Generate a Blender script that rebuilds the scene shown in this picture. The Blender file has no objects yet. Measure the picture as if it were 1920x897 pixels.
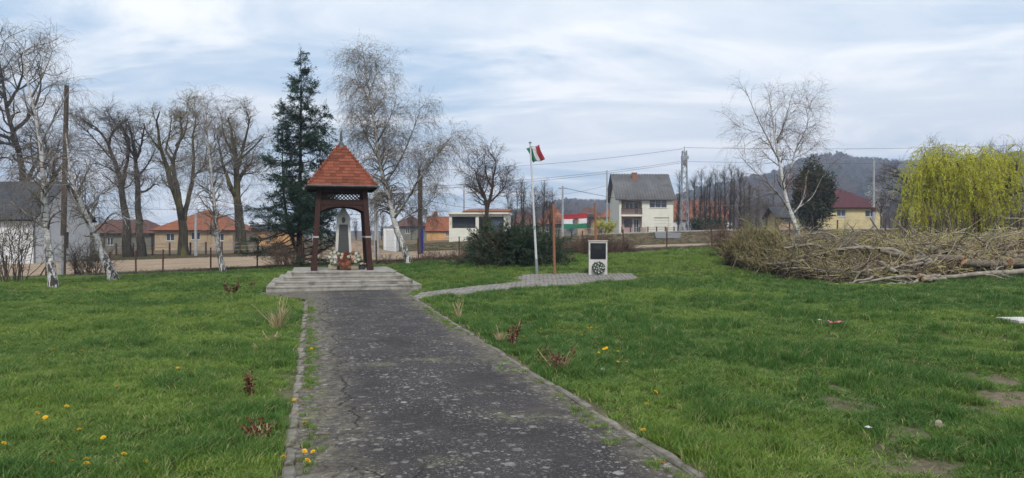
import bpy, bmesh, math, random
import numpy as np
from mathutils import Vector, Matrix

SC = bpy.context.scene
COL = SC.collection
R = math.radians

# ---------------------------------------------------------------- camera, sky, sun, exposure
F = 1370.0                      # focal length in photo pixels (1920 wide)
HZ = 440.0                      # horizon row
EYE = 1.6
cam_d = bpy.data.cameras.new('camera')
cam = bpy.data.objects.new('camera', cam_d)
COL.objects.link(cam)
cam.location = (0, 0, EYE)
cam.rotation_euler = (R(90) - math.atan((448.5 - HZ) / F), 0, 0)
cam_d.sensor_width = 36
cam_d.lens = 36 * F / 1920
cam_d.clip_start = 0.05
cam_d.clip_end = 8000
SC.camera = cam

SUN_EL, SUN_AZ = 50, 172        # degrees; azimuth clockwise from +Y (behind the camera)
world = bpy.data.worlds.new('World')
SC.world = world
world.use_nodes = True
nt = world.node_tree
nt.nodes.clear()
def wn(t, **kw):
    n = nt.nodes.new(t)
    for k, v in kw.items():
        setattr(n, k, v)
    return n
w_out = wn('ShaderNodeOutputWorld')
w_bg = wn('ShaderNodeBackground')
w_bg.inputs['Strength'].default_value = 0.1
sky = wn('ShaderNodeTexSky', sky_type='NISHITA', sun_disc=False)
sky.sun_elevation = R(SUN_EL)
sky.sun_rotation = R(SUN_AZ)
sky.air_density = 1.0
sky.dust_density = 2.0
tc = wn('ShaderNodeTexCoord')
sep = wn('ShaderNodeSeparateXYZ')
nt.links.new(tc.outputs['Generated'], sep.inputs[0])
mz = wn('ShaderNodeMath', operation='ABSOLUTE'); nt.links.new(sep.outputs['Z'], mz.inputs[0])
az = wn('ShaderNodeMath', operation='ADD'); nt.links.new(mz.outputs[0], az.inputs[0]); az.inputs[1].default_value = 0.16
dx = wn('ShaderNodeMath', operation='DIVIDE'); nt.links.new(sep.outputs['X'], dx.inputs[0]); nt.links.new(az.outputs[0], dx.inputs[1])
dy = wn('ShaderNodeMath', operation='DIVIDE'); nt.links.new(sep.outputs['Y'], dy.inputs[0]); nt.links.new(az.outputs[0], dy.inputs[1])
cmb = wn('ShaderNodeCombineXYZ'); nt.links.new(dx.outputs[0], cmb.inputs[0]); nt.links.new(dy.outputs[0], cmb.inputs[1])
def cloud(scale, stretch, rot, detail, rough, dist, lo, hi, off):
    mp = wn('ShaderNodeMapping'); nt.links.new(cmb.outputs[0], mp.inputs[0])
    mp.inputs['Rotation'].default_value = (0, 0, R(rot)); mp.inputs['Scale'].default_value = stretch
    mp.inputs['Location'].default_value = off
    no = wn('ShaderNodeTexNoise'); nt.links.new(mp.outputs[0], no.inputs['Vector'])
    no.inputs['Scale'].default_value = scale; no.inputs['Detail'].default_value = detail
    no.inputs['Roughness'].default_value = rough; no.inputs['Distortion'].default_value = dist
    mr = wn('ShaderNodeMapRange', interpolation_type='SMOOTHSTEP'); nt.links.new(no.outputs[0], mr.inputs[0])
    mr.inputs[1].default_value = lo; mr.inputs[2].default_value = hi
    return mr.outputs[0]
c_big = cloud(0.5, (1.0, 1.4, 1), 14, 7, 0.58, 0.6, 0.4, 0.62, (3.1, 1.7, 0))
c_str = cloud(0.95, (0.8, 1.7, 1), 12, 8, 0.6, 0.9, 0.42, 0.66, (7.3, 4.2, 0))
def mixc(fac, a, b):
    m = wn('ShaderNodeMix', data_type='RGBA')
    if isinstance(fac, float): m.inputs[0].default_value = fac
    else: nt.links.new(fac, m.inputs[0])
    for s, v in ((6, a), (7, b)):
        if isinstance(v, tuple): m.inputs[s].default_value = (*v, 1)
        else: nt.links.new(v, m.inputs[s])
    return m.outputs[2]
grey_blue = mixc(0.85, sky.outputs[0], (2.55, 3.35, 4.25))      # thin cloud veil over the blue
mid = mixc(c_big, grey_blue, (4.25, 4.6, 5.0))
top = mixc(c_str, mid, (5.9, 5.9, 5.92))
bl = mixc(0.9, mid, top)
nt.links.new(bl, w_bg.inputs['Color'])
nt.links.new(w_bg.outputs[0], w_out.inputs['Surface'])

sun_d = bpy.data.lights.new('sun', 'SUN')
sun_d.energy = 1.5
sun_d.angle = R(10)
sun_d.color = (1.0, 0.95, 0.88)
sun = bpy.data.objects.new('sun', sun_d)
COL.objects.link(sun)
sd = Vector((math.sin(R(SUN_AZ)) * math.cos(R(SUN_EL)), math.cos(R(SUN_AZ)) * math.cos(R(SUN_EL)), math.sin(R(SUN_EL))))
sun.rotation_euler = (-sd).to_track_quat('-Z', 'Y').to_euler()
sun.location = (0, 0, 60)

SC.view_settings.view_transform = 'Standard'
SC.view_settings.look = 'None'
SC.view_settings.exposure = 1.15
SC.view_settings.gamma = 1.0
SC.render.engine = 'CYCLES'
SC.cycles.use_denoising = True
SC.cycles.max_bounces = 5
SC.cycles.diffuse_bounces = 3
SC.cycles.transparent_max_bounces = 8
SC.cycles.volume_bounces = 0

# ---------------------------------------------------------------- helpers: objects
def tag(o, label=None, cat=None, group=None, kind=None):
    if label: o['label'] = label
    if cat: o['category'] = cat
    if group: o['group'] = group
    if kind: o['kind'] = kind
    return o
def thing(name, label, cat, loc=(0, 0, 0), rz=0.0, group=None):
    o = bpy.data.objects.new(name, None)
    o.empty_display_size = 0.2
    COL.objects.link(o)
    o.location = loc
    o.rotation_euler = (0, 0, rz)
    return tag(o, label, cat, group)
def mesh_np(name, V, Q=None, T=None, smooth=False):
    """vertices (N,3) with quads (M,4) and / or triangles (M,3)"""
    me = bpy.data.meshes.new(name)
    V = np.asarray(V, dtype=np.float32)
    nq = 0 if Q is None else len(Q); ntr = 0 if T is None else len(T)
    me.vertices.add(len(V)); me.vertices.foreach_set('co', V.ravel())
    me.loops.add(nq * 4 + ntr * 3)
    idx = []
    if nq: idx.append(np.asarray(Q, dtype=np.int32).ravel())
    if ntr: idx.append(np.asarray(T, dtype=np.int32).ravel())
    me.loops.foreach_set('vertex_index', np.concatenate(idx))
    me.polygons.add(nq + ntr)
    st = np.concatenate([np.arange(nq) * 4, nq * 4 + np.arange(ntr) * 3]).astype(np.int32)
    me.polygons.foreach_set('loop_start', st)
    if smooth: me.polygons.foreach_set('use_smooth', np.ones(nq + ntr, dtype=bool))
    me.update(calc_edges=True)
    return me
def obj(name, me, mat=None, parent=None, loc=None, rot=None, scale=None):
    o = bpy.data.objects.new(name, me)
    if mat is not None and len(me.materials) == 0:
        for m in (mat if isinstance(mat, (list, tuple)) else [mat]): me.materials.append(m)
    COL.objects.link(o)
    if parent: o.parent = parent
    if loc is not None: o.location = loc
    if rot is not None: o.rotation_euler = rot
    if scale is not None: o.scale = scale
    return o
def copy_tree(o, parent=None):
    c = o.copy(); COL.objects.link(c); c.parent = parent
    for ch in list(o.children): copy_tree(ch, c)
    return c
def bevel(o, w=0.01, seg=2):
    m = o.modifiers.new('bevel', 'BEVEL'); m.width = w; m.segments = seg; m.limit_method = 'ANGLE'; m.angle_limit = R(40)
    return o

class MB:
    """collects boxes, prisms, tubes; build() links them as one mesh object"""
    def __init__(self): self.v = []; self.f = []; self.mi = []; self.m = 0
    def add(self, vs, fs):
        n = len(self.v)
        self.v += [tuple(v) for v in vs]; self.f += [tuple(i + n for i in f) for f in fs]
        self.mi += [self.m] * len(fs)
        return self
    def hexa(self, a, b):           # two quads of 4 points each: bottom and top
        return self.add(list(a) + list(b), [(3, 2, 1, 0), (4, 5, 6, 7), (0, 1, 5, 4), (1, 2, 6, 5), (2, 3, 7, 6), (3, 0, 4, 7)])
    def box(self, x0, x1, y0, y1, z0, z1):
        return self.hexa([(x0, y0, z0), (x1, y0, z0), (x1, y1, z0), (x0, y1, z0)], [(x0, y0, z1), (x1, y0, z1), (x1, y1, z1), (x0, y1, z1)])
    def beam(self, p, q, w, d=None, up=(0, 0, 1)):
        p = Vector(p); q = Vector(q); d = d or w
        t = (q - p).normalized(); u = Vector(up)
        if abs(t.dot(u)) > 0.95: u = Vector((0, 1, 0))
        s = t.cross(u).normalized(); n = s.cross(t).normalized()
        c = [(-1, -1), (1, -1), (1, 1), (-1, 1)]
        return self.hexa([p + s * (a * w / 2) + n * (b * d / 2) for a, b in c], [q + s * (a * w / 2) + n * (b * d / 2) for a, b in c])
    def tube(self, pts, rad, sides=8, cap=True):
        pts = [Vector(p) for p in pts]
        if not isinstance(rad, (list, tuple)): rad = [rad] * len(pts)
        vs = []; fs = []
        ref = Vector((0.31, 0.17, 0.93))
        for i, p in enumerate(pts):
            t = (pts[min(i + 1, len(pts) - 1)] - pts[max(i - 1, 0)]).normalized()
            if abs(t.dot(ref)) > 0.97: r2 = Vector((1, 0, 0))
            else: r2 = ref
            a = t.cross(r2).normalized(); b = t.cross(a)
            for k in range(sides):
                an = 2 * math.pi * k / sides
                vs.append(p + (a * math.cos(an) + b * math.sin(an)) * rad[i])
        for i in range(len(pts) - 1):
            for k in range(sides):
                k2 = (k + 1) % sides
                fs.append((i * sides + k, i * sides + k2, (i + 1) * sides + k2, (i + 1) * sides + k))
        if cap:
            fs.append(tuple(range(sides))[::-1]); fs.append(tuple((len(pts) - 1) * sides + k for k in range(sides)))
        return self.add(vs, fs)
    def prism(self, poly, y0, y1, axis='y'):
        """polygon of (a,b) extruded; axis y: points (a, y, b); axis z: (a, b, z); axis x: (x, a, b)"""
        n = len(poly)
        g = {'y': lambda a, b, h: (a, h, b), 'z': lambda a, b, h: (a, b, h), 'x': lambda a, b, h: (h, a, b)}[axis]
        return self.add([g(a, b, y0) for a, b in poly] + [g(a, b, y1) for a, b in poly],
                        [tuple(range(n))[::-1], tuple(range(n, 2 * n))] + [(i, (i + 1) % n, n + (i + 1) % n, n + i) for i in range(n)])
    def lathe(self, prof, sides=16, c=(0, 0, 0)):
        vs = []; fs = []
        for r, z in prof:
            for k in range(sides):
                an = 2 * math.pi * k / sides
                vs.append((c[0] + r * math.cos(an), c[1] + r * math.sin(an), c[2] + z))
        for i in range(len(prof) - 1):
            for k in range(sides):
                k2 = (k + 1) % sides
                fs.append((i * sides + k, i * sides + k2, (i + 1) * sides + k2, (i + 1) * sides + k))
        return self.add(vs, fs)
    def mesh(self, name):
        me = bpy.data.meshes.new(name)
        me.from_pydata(self.v, [], self.f)
        bm = bmesh.new(); bm.from_mesh(me)
        bmesh.ops.recalc_face_normals(bm, faces=bm.faces)
        bm.to_mesh(me); bm.free()
        me.polygons.foreach_set('material_index', self.mi)
        me.update()
        return me
    def build(self, name, mat, parent=None, loc=None, rot=None):
        return obj(name, self.mesh(name), mat, parent, loc, rot)

# ---------------------------------------------------------------- helpers: where things stand
def ss(a, b, x):
    t = np.clip((np.asarray(x, float) - a) / (b - a), 0, 1)
    return t * t * (3 - 2 * t)
U_ = [-40, -25, -14, -8, -2, 5, 10, 25, 45]
Z_ = [-0.3, -0.45, -0.4, 0.25, 0.95, 1.65, 2.0, 2.2, 2.4]
def T(X, Y):
    """height of the land"""
    X = np.asarray(X, float); Y = np.asarray(Y, float)
    u = np.clip(X * 35 / np.maximum(Y, 35), -30, 32)
    z1 = (0.47 + 0.045 * u) * ss(22, 36, Y)
    z2 = np.interp(u, U_, Z_)
    b = ss(61, 75, Y)
    return z1 * (1 - b) + z2 * b
def Tz(x, y): return float(T(x, y))
def W(px, py, Y):
    return Vector(((px - 960) / F * Y, Y, EYE + (HZ - py) / F * Y))
def G(px, Y, dz=0.0):
    x = (px - 960) / F * Y
    return Vector((x, Y, Tz(x, Y) + dz))
def gp(px, py):
    """ground point seen at a photo pixel"""
    Y = 3.0
    while Y < 60:
        x = (px - 960) / F * Y
        if EYE + (HZ - py) / F * Y <= Tz(x, Y): break
        Y += 0.02
    return Vector((x, Y, Tz(x, Y)))

# ---------------------------------------------------------------- helpers: materials
def new_mat(name):
    m = bpy.data.materials.new(name); m.use_nodes = True
    t = m.node_tree; t.nodes.clear()
    o = t.nodes.new('ShaderNodeOutputMaterial'); b = t.nodes.new('ShaderNodeBsdfPrincipled')
    t.links.new(b.outputs[0], o.inputs[0])
    b.inputs['Specular IOR Level'].default_value = 0.3
    return m, t, b, o
class N:
    """small node-graph helper"""
    def __init__(self, t): self.t = t
    def set(self, sock, v):
        if v is None: return
        if hasattr(v, 'links') or isinstance(v, bpy.types.NodeSocket): self.t.links.new(v, sock)
        elif isinstance(v, tuple) and len(v) == 3 and sock.type == 'RGBA': sock.default_value = (*v, 1)
        else: sock.default_value = v
    def coord(self, kind='Object', scale=(1, 1, 1), rot=(0, 0, 0), loc=(0, 0, 0)):
        c = self.t.nodes.new('ShaderNodeTexCoord'); m = self.t.nodes.new('ShaderNodeMapping')
        self.t.links.new(c.outputs[kind], m.inputs[0])
        m.inputs['Scale'].default_value = scale; m.inputs['Rotation'].default_value = rot; m.inputs['Location'].default_value = loc
        return m.outputs[0]
    def noise(self, vec, scale, detail=4, rough=0.55, dist=0.0, out=0):
        n = self.t.nodes.new('ShaderNodeTexNoise'); self.t.links.new(vec, n.inputs['Vector'])
        n.inputs['Scale'].default_value = scale; n.inputs['Detail'].default_value = detail
        n.inputs['Roughness'].default_value = rough; n.inputs['Distortion'].default_value = dist
        return n.outputs[out]
    def voro(self, vec, scale, feature='F1', out=0, rnd=1.0):
        n = self.t.nodes.new('ShaderNodeTexVoronoi'); n.feature = feature
        self.t.links.new(vec, n.inputs['Vector']); n.inputs['Scale'].default_value = scale
        n.inputs['Randomness'].default_value = rnd
        return n.outputs[out]
    def ramp(self, fac, lo, hi, a=0.0, b=1.0, smooth=True):
        n = self.t.nodes.new('ShaderNodeMapRange'); n.interpolation_type = 'SMOOTHSTEP' if smooth else 'LINEAR'
        self.t.links.new(fac, n.inputs[0])
        for i, v in ((1, lo), (2, hi), (3, a), (4, b)): n.inputs[i].default_value = v
        return n.outputs[0]
    def mix(self, fac, a, b, mode='MIX'):
        n = self.t.nodes.new('ShaderNodeMix'); n.data_type = 'RGBA'; n.blend_type = mode
        self.set(n.inputs[0], fac); self.set(n.inputs[6], a); self.set(n.inputs[7], b)
        return n.outputs[2]
    def math(self, op, a, b=None):
        n = self.t.nodes.new('ShaderNodeMath'); n.operation = op
        self.set(n.inputs[0], a)
        if b is not None: self.set(n.inputs[1], b)
        return n.outputs[0]
    def bump(self, h, strength=0.3, dist=0.02, normal=None):
        n = self.t.nodes.new('ShaderNodeBump'); self.t.links.new(h, n.inputs['Height'])
        n.inputs['Strength'].default_value = strength; n.inputs['Distance'].default_value = dist
        if normal is not None: self.t.links.new(normal, n.inputs['Normal'])
        return n.outputs[0]
    def rnd(self):
        return self.t.nodes.new('ShaderNodeObjectInfo').outputs['Random']
    def attr(self, name, kind='INSTANCER'):
        n = self.t.nodes.new('ShaderNodeAttribute'); n.attribute_type = kind; n.attribute_name = name
        return n.outputs['Fac']
def rough_mat(name, c1, c2, scale=6, *a_, attr=None, **k_):
    m = rough_mat_(name, c1, c2, scale, *a_, **k_)
    if attr:                        # shade each twig or blade by its own random number
        t = m.node_tree; n = N(t); b = [x for x in t.nodes if x.type == 'BSDF_PRINCIPLED'][0]; src = b.inputs['Base Color'].links[0].from_socket
        t.links.new(n.mix(1.0, src, n.ramp(n.attr('bl', 'GEOMETRY'), 0, 1, attr[0], attr[1], False), 'MULTIPLY'), b.inputs['Base Color'])
    return m
def rand_attr(me, groups, seed=0):
    rg = np.random.default_rng(seed); a = me.attributes.new('bl', 'FLOAT', 'POINT')
    a.data.foreach_set('value', np.concatenate([np.repeat(rg.uniform(0, 1, n), k) for n, k in groups]).astype(np.float32))
    return me
def rough_mat_(name, c1, c2, scale=6, rough=0.85, bump=0.3, bd=0.01, stretch=(1, 1, 1), dirt=None, dscale=1.5, dlo=0.5, dhi=0.7, rnd=0.0, metal=0.0, spec=0.3, kind='Object'):
    m, t, b, o = new_mat(name); n = N(t)
    v = n.coord(kind, stretch)
    f = n.ramp(n.noise(v, scale, 6, 0.62), 0.32, 0.68)
    c = n.mix(f, c1, c2)
    if dirt:
        c = n.mix(n.ramp(n.noise(v, dscale, 6, 0.65, 0.4), dlo, dhi), c, dirt)
    if rnd:
        r = n.rnd(); k = n.ramp(r, 0, 1, 1 - rnd, 1 + rnd, False)
        c = n.mix(1.0, c, k, 'MULTIPLY')
    t.links.new(c, b.inputs['Base Color'])
    b.inputs['Roughness'].default_value = rough; b.inputs['Metallic'].default_value = metal
    b.inputs['Specular IOR Level'].default_value = spec
    if bump: t.links.new(n.bump(n.noise(v, scale * 3, 6, 0.65), bump, bd), b.inputs['Normal'])
    return m
def leaf_mat(name, c1, c2, trans=0.3, scale=3.0, rough=0.6, attr=None, c3=None):
    m, t, b, o = new_mat(name); n = N(t)
    f = n.ramp(n.noise(n.coord('Object'), scale, 3), 0.3, 0.7)
    c = n.mix(f, c1, c2)
    if attr: c = n.mix(n.attr(attr), c, c3)
    t.links.new(c, b.inputs['Base Color']); b.inputs['Roughness'].default_value = rough
    b.inputs['Specular IOR Level'].default_value = 0.2
    tr = t.nodes.new('ShaderNodeBsdfTranslucent'); t.links.new(c, tr.inputs[0])
    mx = t.nodes.new('ShaderNodeMixShader'); mx.inputs[0].default_value = trans
    t.links.new(b.outputs[0], mx.inputs[1]); t.links.new(tr.outputs[0], mx.inputs[2]); t.links.new(mx.outputs[0], o.inputs[0])
    return m

# ---------------------------------------------------------------- helpers: branches and leaves in numpy
def nrm(a): return a / np.maximum(np.linalg.norm(a, axis=-1, keepdims=True), 1e-9)
def resample(pts, K):
    pts = np.asarray(pts, float)
    if len(pts) > 2:                                    # Catmull-Rom
        p = np.vstack([2 * pts[0] - pts[1], pts, 2 * pts[-1] - pts[-2]])
        out = []
        for i in range(1, len(p) - 2):
            for t in np.linspace(0, 1, 6, endpoint=False):
                a, b, c, d = p[i - 1], p[i], p[i + 1], p[i + 2]
                out.append(0.5 * (2 * b + (c - a) * t + (2 * a - 5 * b + 4 * c - d) * t * t + (3 * b - a - 3 * c + d) * t ** 3))
        out.append(p[-2]); pts = np.array(out)
    L = np.concatenate([[0], np.cumsum(np.linalg.norm(np.diff(pts, axis=0), axis=1))])
    s = np.linspace(0, L[-1], K)
    return np.stack([np.interp(s, L, pts[:, k]) for k in range(3)], axis=1)
def tubes(P, Rr, S):
    """P (N,K,3), Rr (N,K) -> vertices, quads"""
    Nn, K = P.shape[:2]
    t = np.gradient(P, axis=1) if K > 2 else np.repeat(P[:, 1:] - P[:, :1], 2, axis=1)
    t = nrm(t)
    ref = np.where(np.abs(t[:, :1, 2:3]) > 0.8, np.array([1.0, 0.2, 0.0]), np.array([0.1, 0.2, 1.0]))
    a = nrm(np.cross(t, np.broadcast_to(ref, t.shape))); b = np.cross(t, a)
    an = np.arange(S) * 2 * np.pi / S
    V = P[:, :, None] + (a[:, :, None] * np.cos(an)[None, None, :, None] + b[:, :, None] * np.sin(an)[None, None, :, None]) * Rr[:, :, None, None]
    i = (np.arange(Nn)[:, None, None] * K + np.arange(K - 1)[None, :, None]) * S + np.arange(S)[None, None, :]
    j = (np.arange(Nn)[:, None, None] * K + np.arange(K - 1)[None, :, None]) * S + (np.arange(S) + 1)[None, None, :] % S
    Q = np.stack([i, j, j + S, i + S], axis=-1).reshape(-1, 4)
    return V.reshape(-1, 3), Q
def grow(rg, P, Rr, n, t=(0.3, 1.0), ln=(0.5, 1.0), ang=(30, 60), K=5, jit=0.2, trop=0.1, rr=0.5, rmin=0.006, tip=0.35, lenf=None, flat=0.0, side=None, wt=None, rmax=None, tiers=0):
    """n children on the branches P: returns P2 (n,K,3), R2 (n,K)"""
    Nn, Kp = P.shape[:2]
    L = np.linalg.norm(np.diff(P, axis=1), axis=2).sum(1)
    w = L if wt is None else L * wt
    idx = rg.choice(Nn, n, p=w / w.sum())
    tt = rg.uniform(t[0], t[1], n)
    if tiers: tt = np.clip((np.floor(tt * tiers) + 0.5 + rg.normal(size=n) * 0.13) / tiers, 0.01, 0.995)
    f = tt * (Kp - 1); k = np.minimum(f.astype(int), Kp - 2); fr = (f - k)[:, None]
    p0 = P[idx, k] * (1 - fr) + P[idx, k + 1] * fr
    tg = nrm(P[idx, k + 1] - P[idx, k])
    r0 = Rr[idx, k] * (1 - fr[:, 0]) + Rr[idx, k + 1] * fr[:, 0]
    rv = rg.normal(size=(n, 3))
    if flat: rv[:, 2] *= (1 - flat)
    if side is not None: rv = rv + np.asarray(side)
    pp = nrm(rv - tg * (rv * tg).sum(1, keepdims=True))
    a = np.radians(rg.uniform(ang[0], ang[1], n))[:, None]
    d = nrm(tg * np.cos(a) + pp * np.sin(a))
    le = rg.uniform(ln[0], ln[1], n)
    if lenf is not None: le = le * lenf(tt)
    out = np.zeros((n, K, 3)); out[:, 0] = p0
    st = (le / (K - 1))[:, None]
    for i in range(1, K):
        d = d + rg.normal(size=(n, 3)) * jit
        d[:, 2] += trop * i / K
        d = nrm(d)
        out[:, i] = out[:, i - 1] + d * st
    rb = np.maximum(r0 * rr, rmin)
    if rmax: rb = np.minimum(rb, rmax)
    R2 = rb[:, None] * np.linspace(1, tip, K)[None]
    return out, np.maximum(R2, rmin * 0.6)
def leaves(rg, P, n, size=(0.03, 0.06), aspect=0.5, t=(0.2, 1.0), spread=0.05, along=0.0, droop=0.0):
    """n diamond leaves along the branches P -> vertices, quads"""
    Nn, K = P.shape[:2]
    idx = rg.integers(0, Nn, n); tt = rg.uniform(t[0], t[1], n)
    f = tt * (K - 1); k = np.minimum(f.astype(int), K - 2); fr = (f - k)[:, None]
    p = P[idx, k] * (1 - fr) + P[idx, k + 1] * fr + rg.normal(size=(n, 3)) * spread
    tg = nrm(P[idx, k + 1] - P[idx, k])
    d = nrm(rg.normal(size=(n, 3)) * (1 - along) + tg * along * 2 + np.array([0, 0, -droop]))
    s = nrm(np.cross(d, rg.normal(size=(n, 3))))
    sz = rg.uniform(size[0], size[1], n)[:, None]
    V = np.stack([p, p + d * sz * 0.5 + s * sz * aspect * 0.5, p + d * sz, p + d * sz * 0.5 - s * sz * aspect * 0.5], axis=1).reshape(-1, 3)
    Q = np.arange(n * 4).reshape(-1, 4)
    return V, Q
def join(*vq):
    Vs = []; Qs = []; o = 0
    for V, Q in vq:
        Vs.append(V); Qs.append(Q + o); o += len(V)
    return np.concatenate(Vs), np.concatenate(Qs)
def scatter(name, pts, scale, rot, idx, tint, protos, mat_slots=None, tilt=None):
    """one object whose points carry instances of the proto meshes"""
    me = bpy.data.meshes.new(name)
    me.vertices.add(len(pts)); me.vertices.foreach_set('co', np.asarray(pts, np.float32).ravel())
    def at(nm, ty, arr, fld='value'):
        a = me.attributes.new(nm, ty, 'POINT'); a.data.foreach_set(fld, arr)
    at('sc', 'FLOAT_VECTOR', np.asarray(scale, np.float32).ravel(), 'vector')
    at('ro', 'FLOAT_VECTOR', np.asarray(rot, np.float32).ravel(), 'vector')
    at('ix', 'INT', np.asarray(idx, np.int32)); at('tint', 'FLOAT', np.asarray(tint, np.float32))
    me.update()
    o = bpy.data.objects.new(name, me); COL.objects.link(o)
    g = bpy.data.node_groups.new(name + '_nodes', 'GeometryNodeTree')
    g.interface.new_socket('Geometry', in_out='INPUT', socket_type='NodeSocketGeometry')
    g.interface.new_socket('Geometry', in_out='OUTPUT', socket_type='NodeSocketGeometry')
    ni = g.nodes.new('NodeGroupInput'); no = g.nodes.new('NodeGroupOutput')
    mp = g.nodes.new('GeometryNodeMeshToPoints'); g.links.new(ni.outputs[0], mp.inputs['Mesh'])
    ip = g.nodes.new('GeometryNodeInstanceOnPoints'); g.links.new(mp.outputs[0], ip.inputs['Points'])
    jn = g.nodes.new('GeometryNodeJoinGeometry')
    for p in protos:
        oi = g.nodes.new('GeometryNodeObjectInfo'); oi.inputs['Object'].default_value = p; oi.inputs['As Instance'].default_value = True
        g.links.new(oi.outputs['Geometry'], jn.inputs[0])
    g.links.new(jn.outputs[0], ip.inputs['Instance'])
    ip.inputs['Pick Instance'].default_value = True
    def named(nm, ty):
        a = g.nodes.new('GeometryNodeInputNamedAttribute'); a.data_type = ty; a.inputs['Name'].default_value = nm
        return [s for s in a.outputs if s.enabled and s.name == 'Attribute'][0]
    g.links.new(named('ix', 'INT'), ip.inputs['Instance Index'])
    er = g.nodes.new('FunctionNodeEulerToRotation'); g.links.new(named('ro', 'FLOAT_VECTOR'), er.inputs[0])
    g.links.new(er.outputs[0], ip.inputs['Rotation'])
    g.links.new(named('sc', 'FLOAT_VECTOR'), ip.inputs['Scale'])
    g.links.new(ip.outputs[0], no.inputs[0])
    md = o.modifiers.new('scatter', 'NODES'); md.node_group = g
    return o
def vnoise(x, y, seed=0, oct=4, base=1.0):
    """cheap smooth 2-D value noise, 0..1"""
    x = np.asarray(x, float) * base; y = np.asarray(y, float) * base
    tot = 0; amp = 1; s = 0
    for o in range(oct):
        xi = np.floor(x).astype(np.int64); yi = np.floor(y).astype(np.int64); fx = x - xi; fy = y - yi
        fx = fx * fx * (3 - 2 * fx); fy = fy * fy * (3 - 2 * fy)
        def h(a, b):
            n = (a * 374761393 + b * 668265263 + (seed + o * 17) * 974711) & 0x7fffffff
            n = ((n ^ (n >> 13)) * 1274126177) & 0x7fffffff
            return ((n ^ (n >> 16)) & 0xffff) / 65535.0
        v = (h(xi, yi) * (1 - fx) + h(xi + 1, yi) * fx) * (1 - fy) + (h(xi, yi + 1) * (1 - fx) + h(xi + 1, yi + 1) * fx) * fy
        tot = tot + v * amp; s += amp; amp *= 0.5; x = x * 2.03 + 11.3; y = y * 2.03 + 5.7
    return tot / s

# ================================================================ THE SETTING
PO = np.array([-1.419, 4.8]); PD = np.array([-0.263, 0.9648]); PR = np.array([0.9648, 0.263])
PW = 2.49
PANG = math.atan2(0.263, 0.9648)
def pf(t, s, z=0.0):
    p = PO + PD * s + PR * t
    return Vector((p[0], p[1], z))
def ts(X, Y):
    X = np.asarray(X) - PO[0]; Y = np.asarray(Y) - PO[1]
    return X * PR[0] + Y * PR[1], X * PD[0] + Y * PD[1]
def inpoly(X, Y, poly):
    X = np.asarray(X, float); Y = np.asarray(Y, float); c = np.zeros(X.shape, bool)
    n = len(poly)
    for i in range(n):
        x1, y1 = poly[i][:2]; x2, y2 = poly[(i + 1) % n][:2]
        k = ((y1 > Y) != (y2 > Y)) & (X < (x2 - x1) * (Y - y1) / (y2 - y1 + 1e-12) + x1)
        c ^= k
    return c
PATH_POLY_TS = [(0, -9), (PW, -9), (PW, 13.9), (3.0, 15.7), (3.3, 16.2), (-1.3, 16.2), (-1.25, 15.5), (0, 13.3)]
PATH_POLY = [tuple(pf(t, s))[:2] for t, s in PATH_POLY_TS]
PAVE_PX = [(775, 564), (850, 556.5), (930, 547), (1060, 537), (1192, 524.5), (1190, 514.5), (1090, 514), (985, 516.5), (966, 523), (984, 529), (900, 538), (785, 552)]
PAVE = [tuple(gp(*p))[:2] for p in PAVE_PX]
BARE = []     # worn soil in the lawn: x, y, radius along x, radius along y, strength
for px, py, rx, ry, st in [(a, b, c * 1.2, d * 1.2, min(0.95, e * 1.15)) for a, b, c, d, e in [(1878, 716, 0.42, 0.5, 1.0), (1905, 745, 0.35, 0.4, 0.8), (1822, 768, 0.22, 0.3, 0.9), (1705, 822, 0.22, 0.2, 0.7), (1672, 838, 0.12, 0.16, 0.7),
                           (1545, 722, 0.12, 0.5, 0.6), (1590, 768, 0.22, 0.3, 0.6), (1738, 600, 0.35, 0.5, 0.6), (1717, 632, 0.2, 0.3, 0.5), (1845, 548, 1.2, 0.7, 0.4), (1720, 880, 0.3, 0.2, 0.7),
                           (1640, 872, 0.2, 0.15, 0.5), (1860, 600, 0.4, 0.6, 0.3), (1150, 785, 0.12, 0.2, 0.5), (1165, 770, 0.2, 0.2, 0.3), (100, 545, 2.2, 0.8, 0.45), (190, 532, 2.0, 0.7, 0.4),
                           (1905, 640, 0.5, 0.8, 0.35), (1760, 690, 0.4, 0.5, 0.2), (1830, 850, 0.3, 0.25, 0.35), (1900, 850, 0.3, 0.25, 0.3)]]:
    p = gp(px, py); BARE.append((p.x, p.y, rx, ry, st))
def bare(X, Y):
    b = np.zeros(np.shape(X))
    nz = vnoise(X, Y, 5, 3, 2.2)
    for x, y, rx, ry, st in BARE:
        d = np.sqrt(((X - x) / rx) ** 2 + ((Y - y) / ry) ** 2) + (nz - 0.5) * 1.5
        b = np.maximum(b, st * ss(1.25, 0.5, d))
    t, s = ts(X, Y)
    e = np.minimum(np.abs(t + 0.1), np.abs(t - PW - 0.1)) + (nz - 0.5) * 0.35
    b = np.maximum(b, np.where(s < 14, 0.7 * ss(0.16, 0.0, e), 0))
    return b
def LZ(X, Y):
    t, s = ts(X, Y)
    near = np.minimum(np.abs(t), np.abs(t - PW))
    k = np.where((t > -0.2) & (t < PW + 0.2) & (s < 16.5), 0.0, np.clip(near / 0.6, 0, 1))
    h = (vnoise(X, Y, 1, 3, 1.6) - 0.45) * 0.11 * k * (0.5 + 0.7 * ss(-2, 4, X))
    ins = inpoly(X, Y, PATH_POLY)
    return T(X, Y) + h - np.where(ins, 0.05, 0.0)

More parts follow.
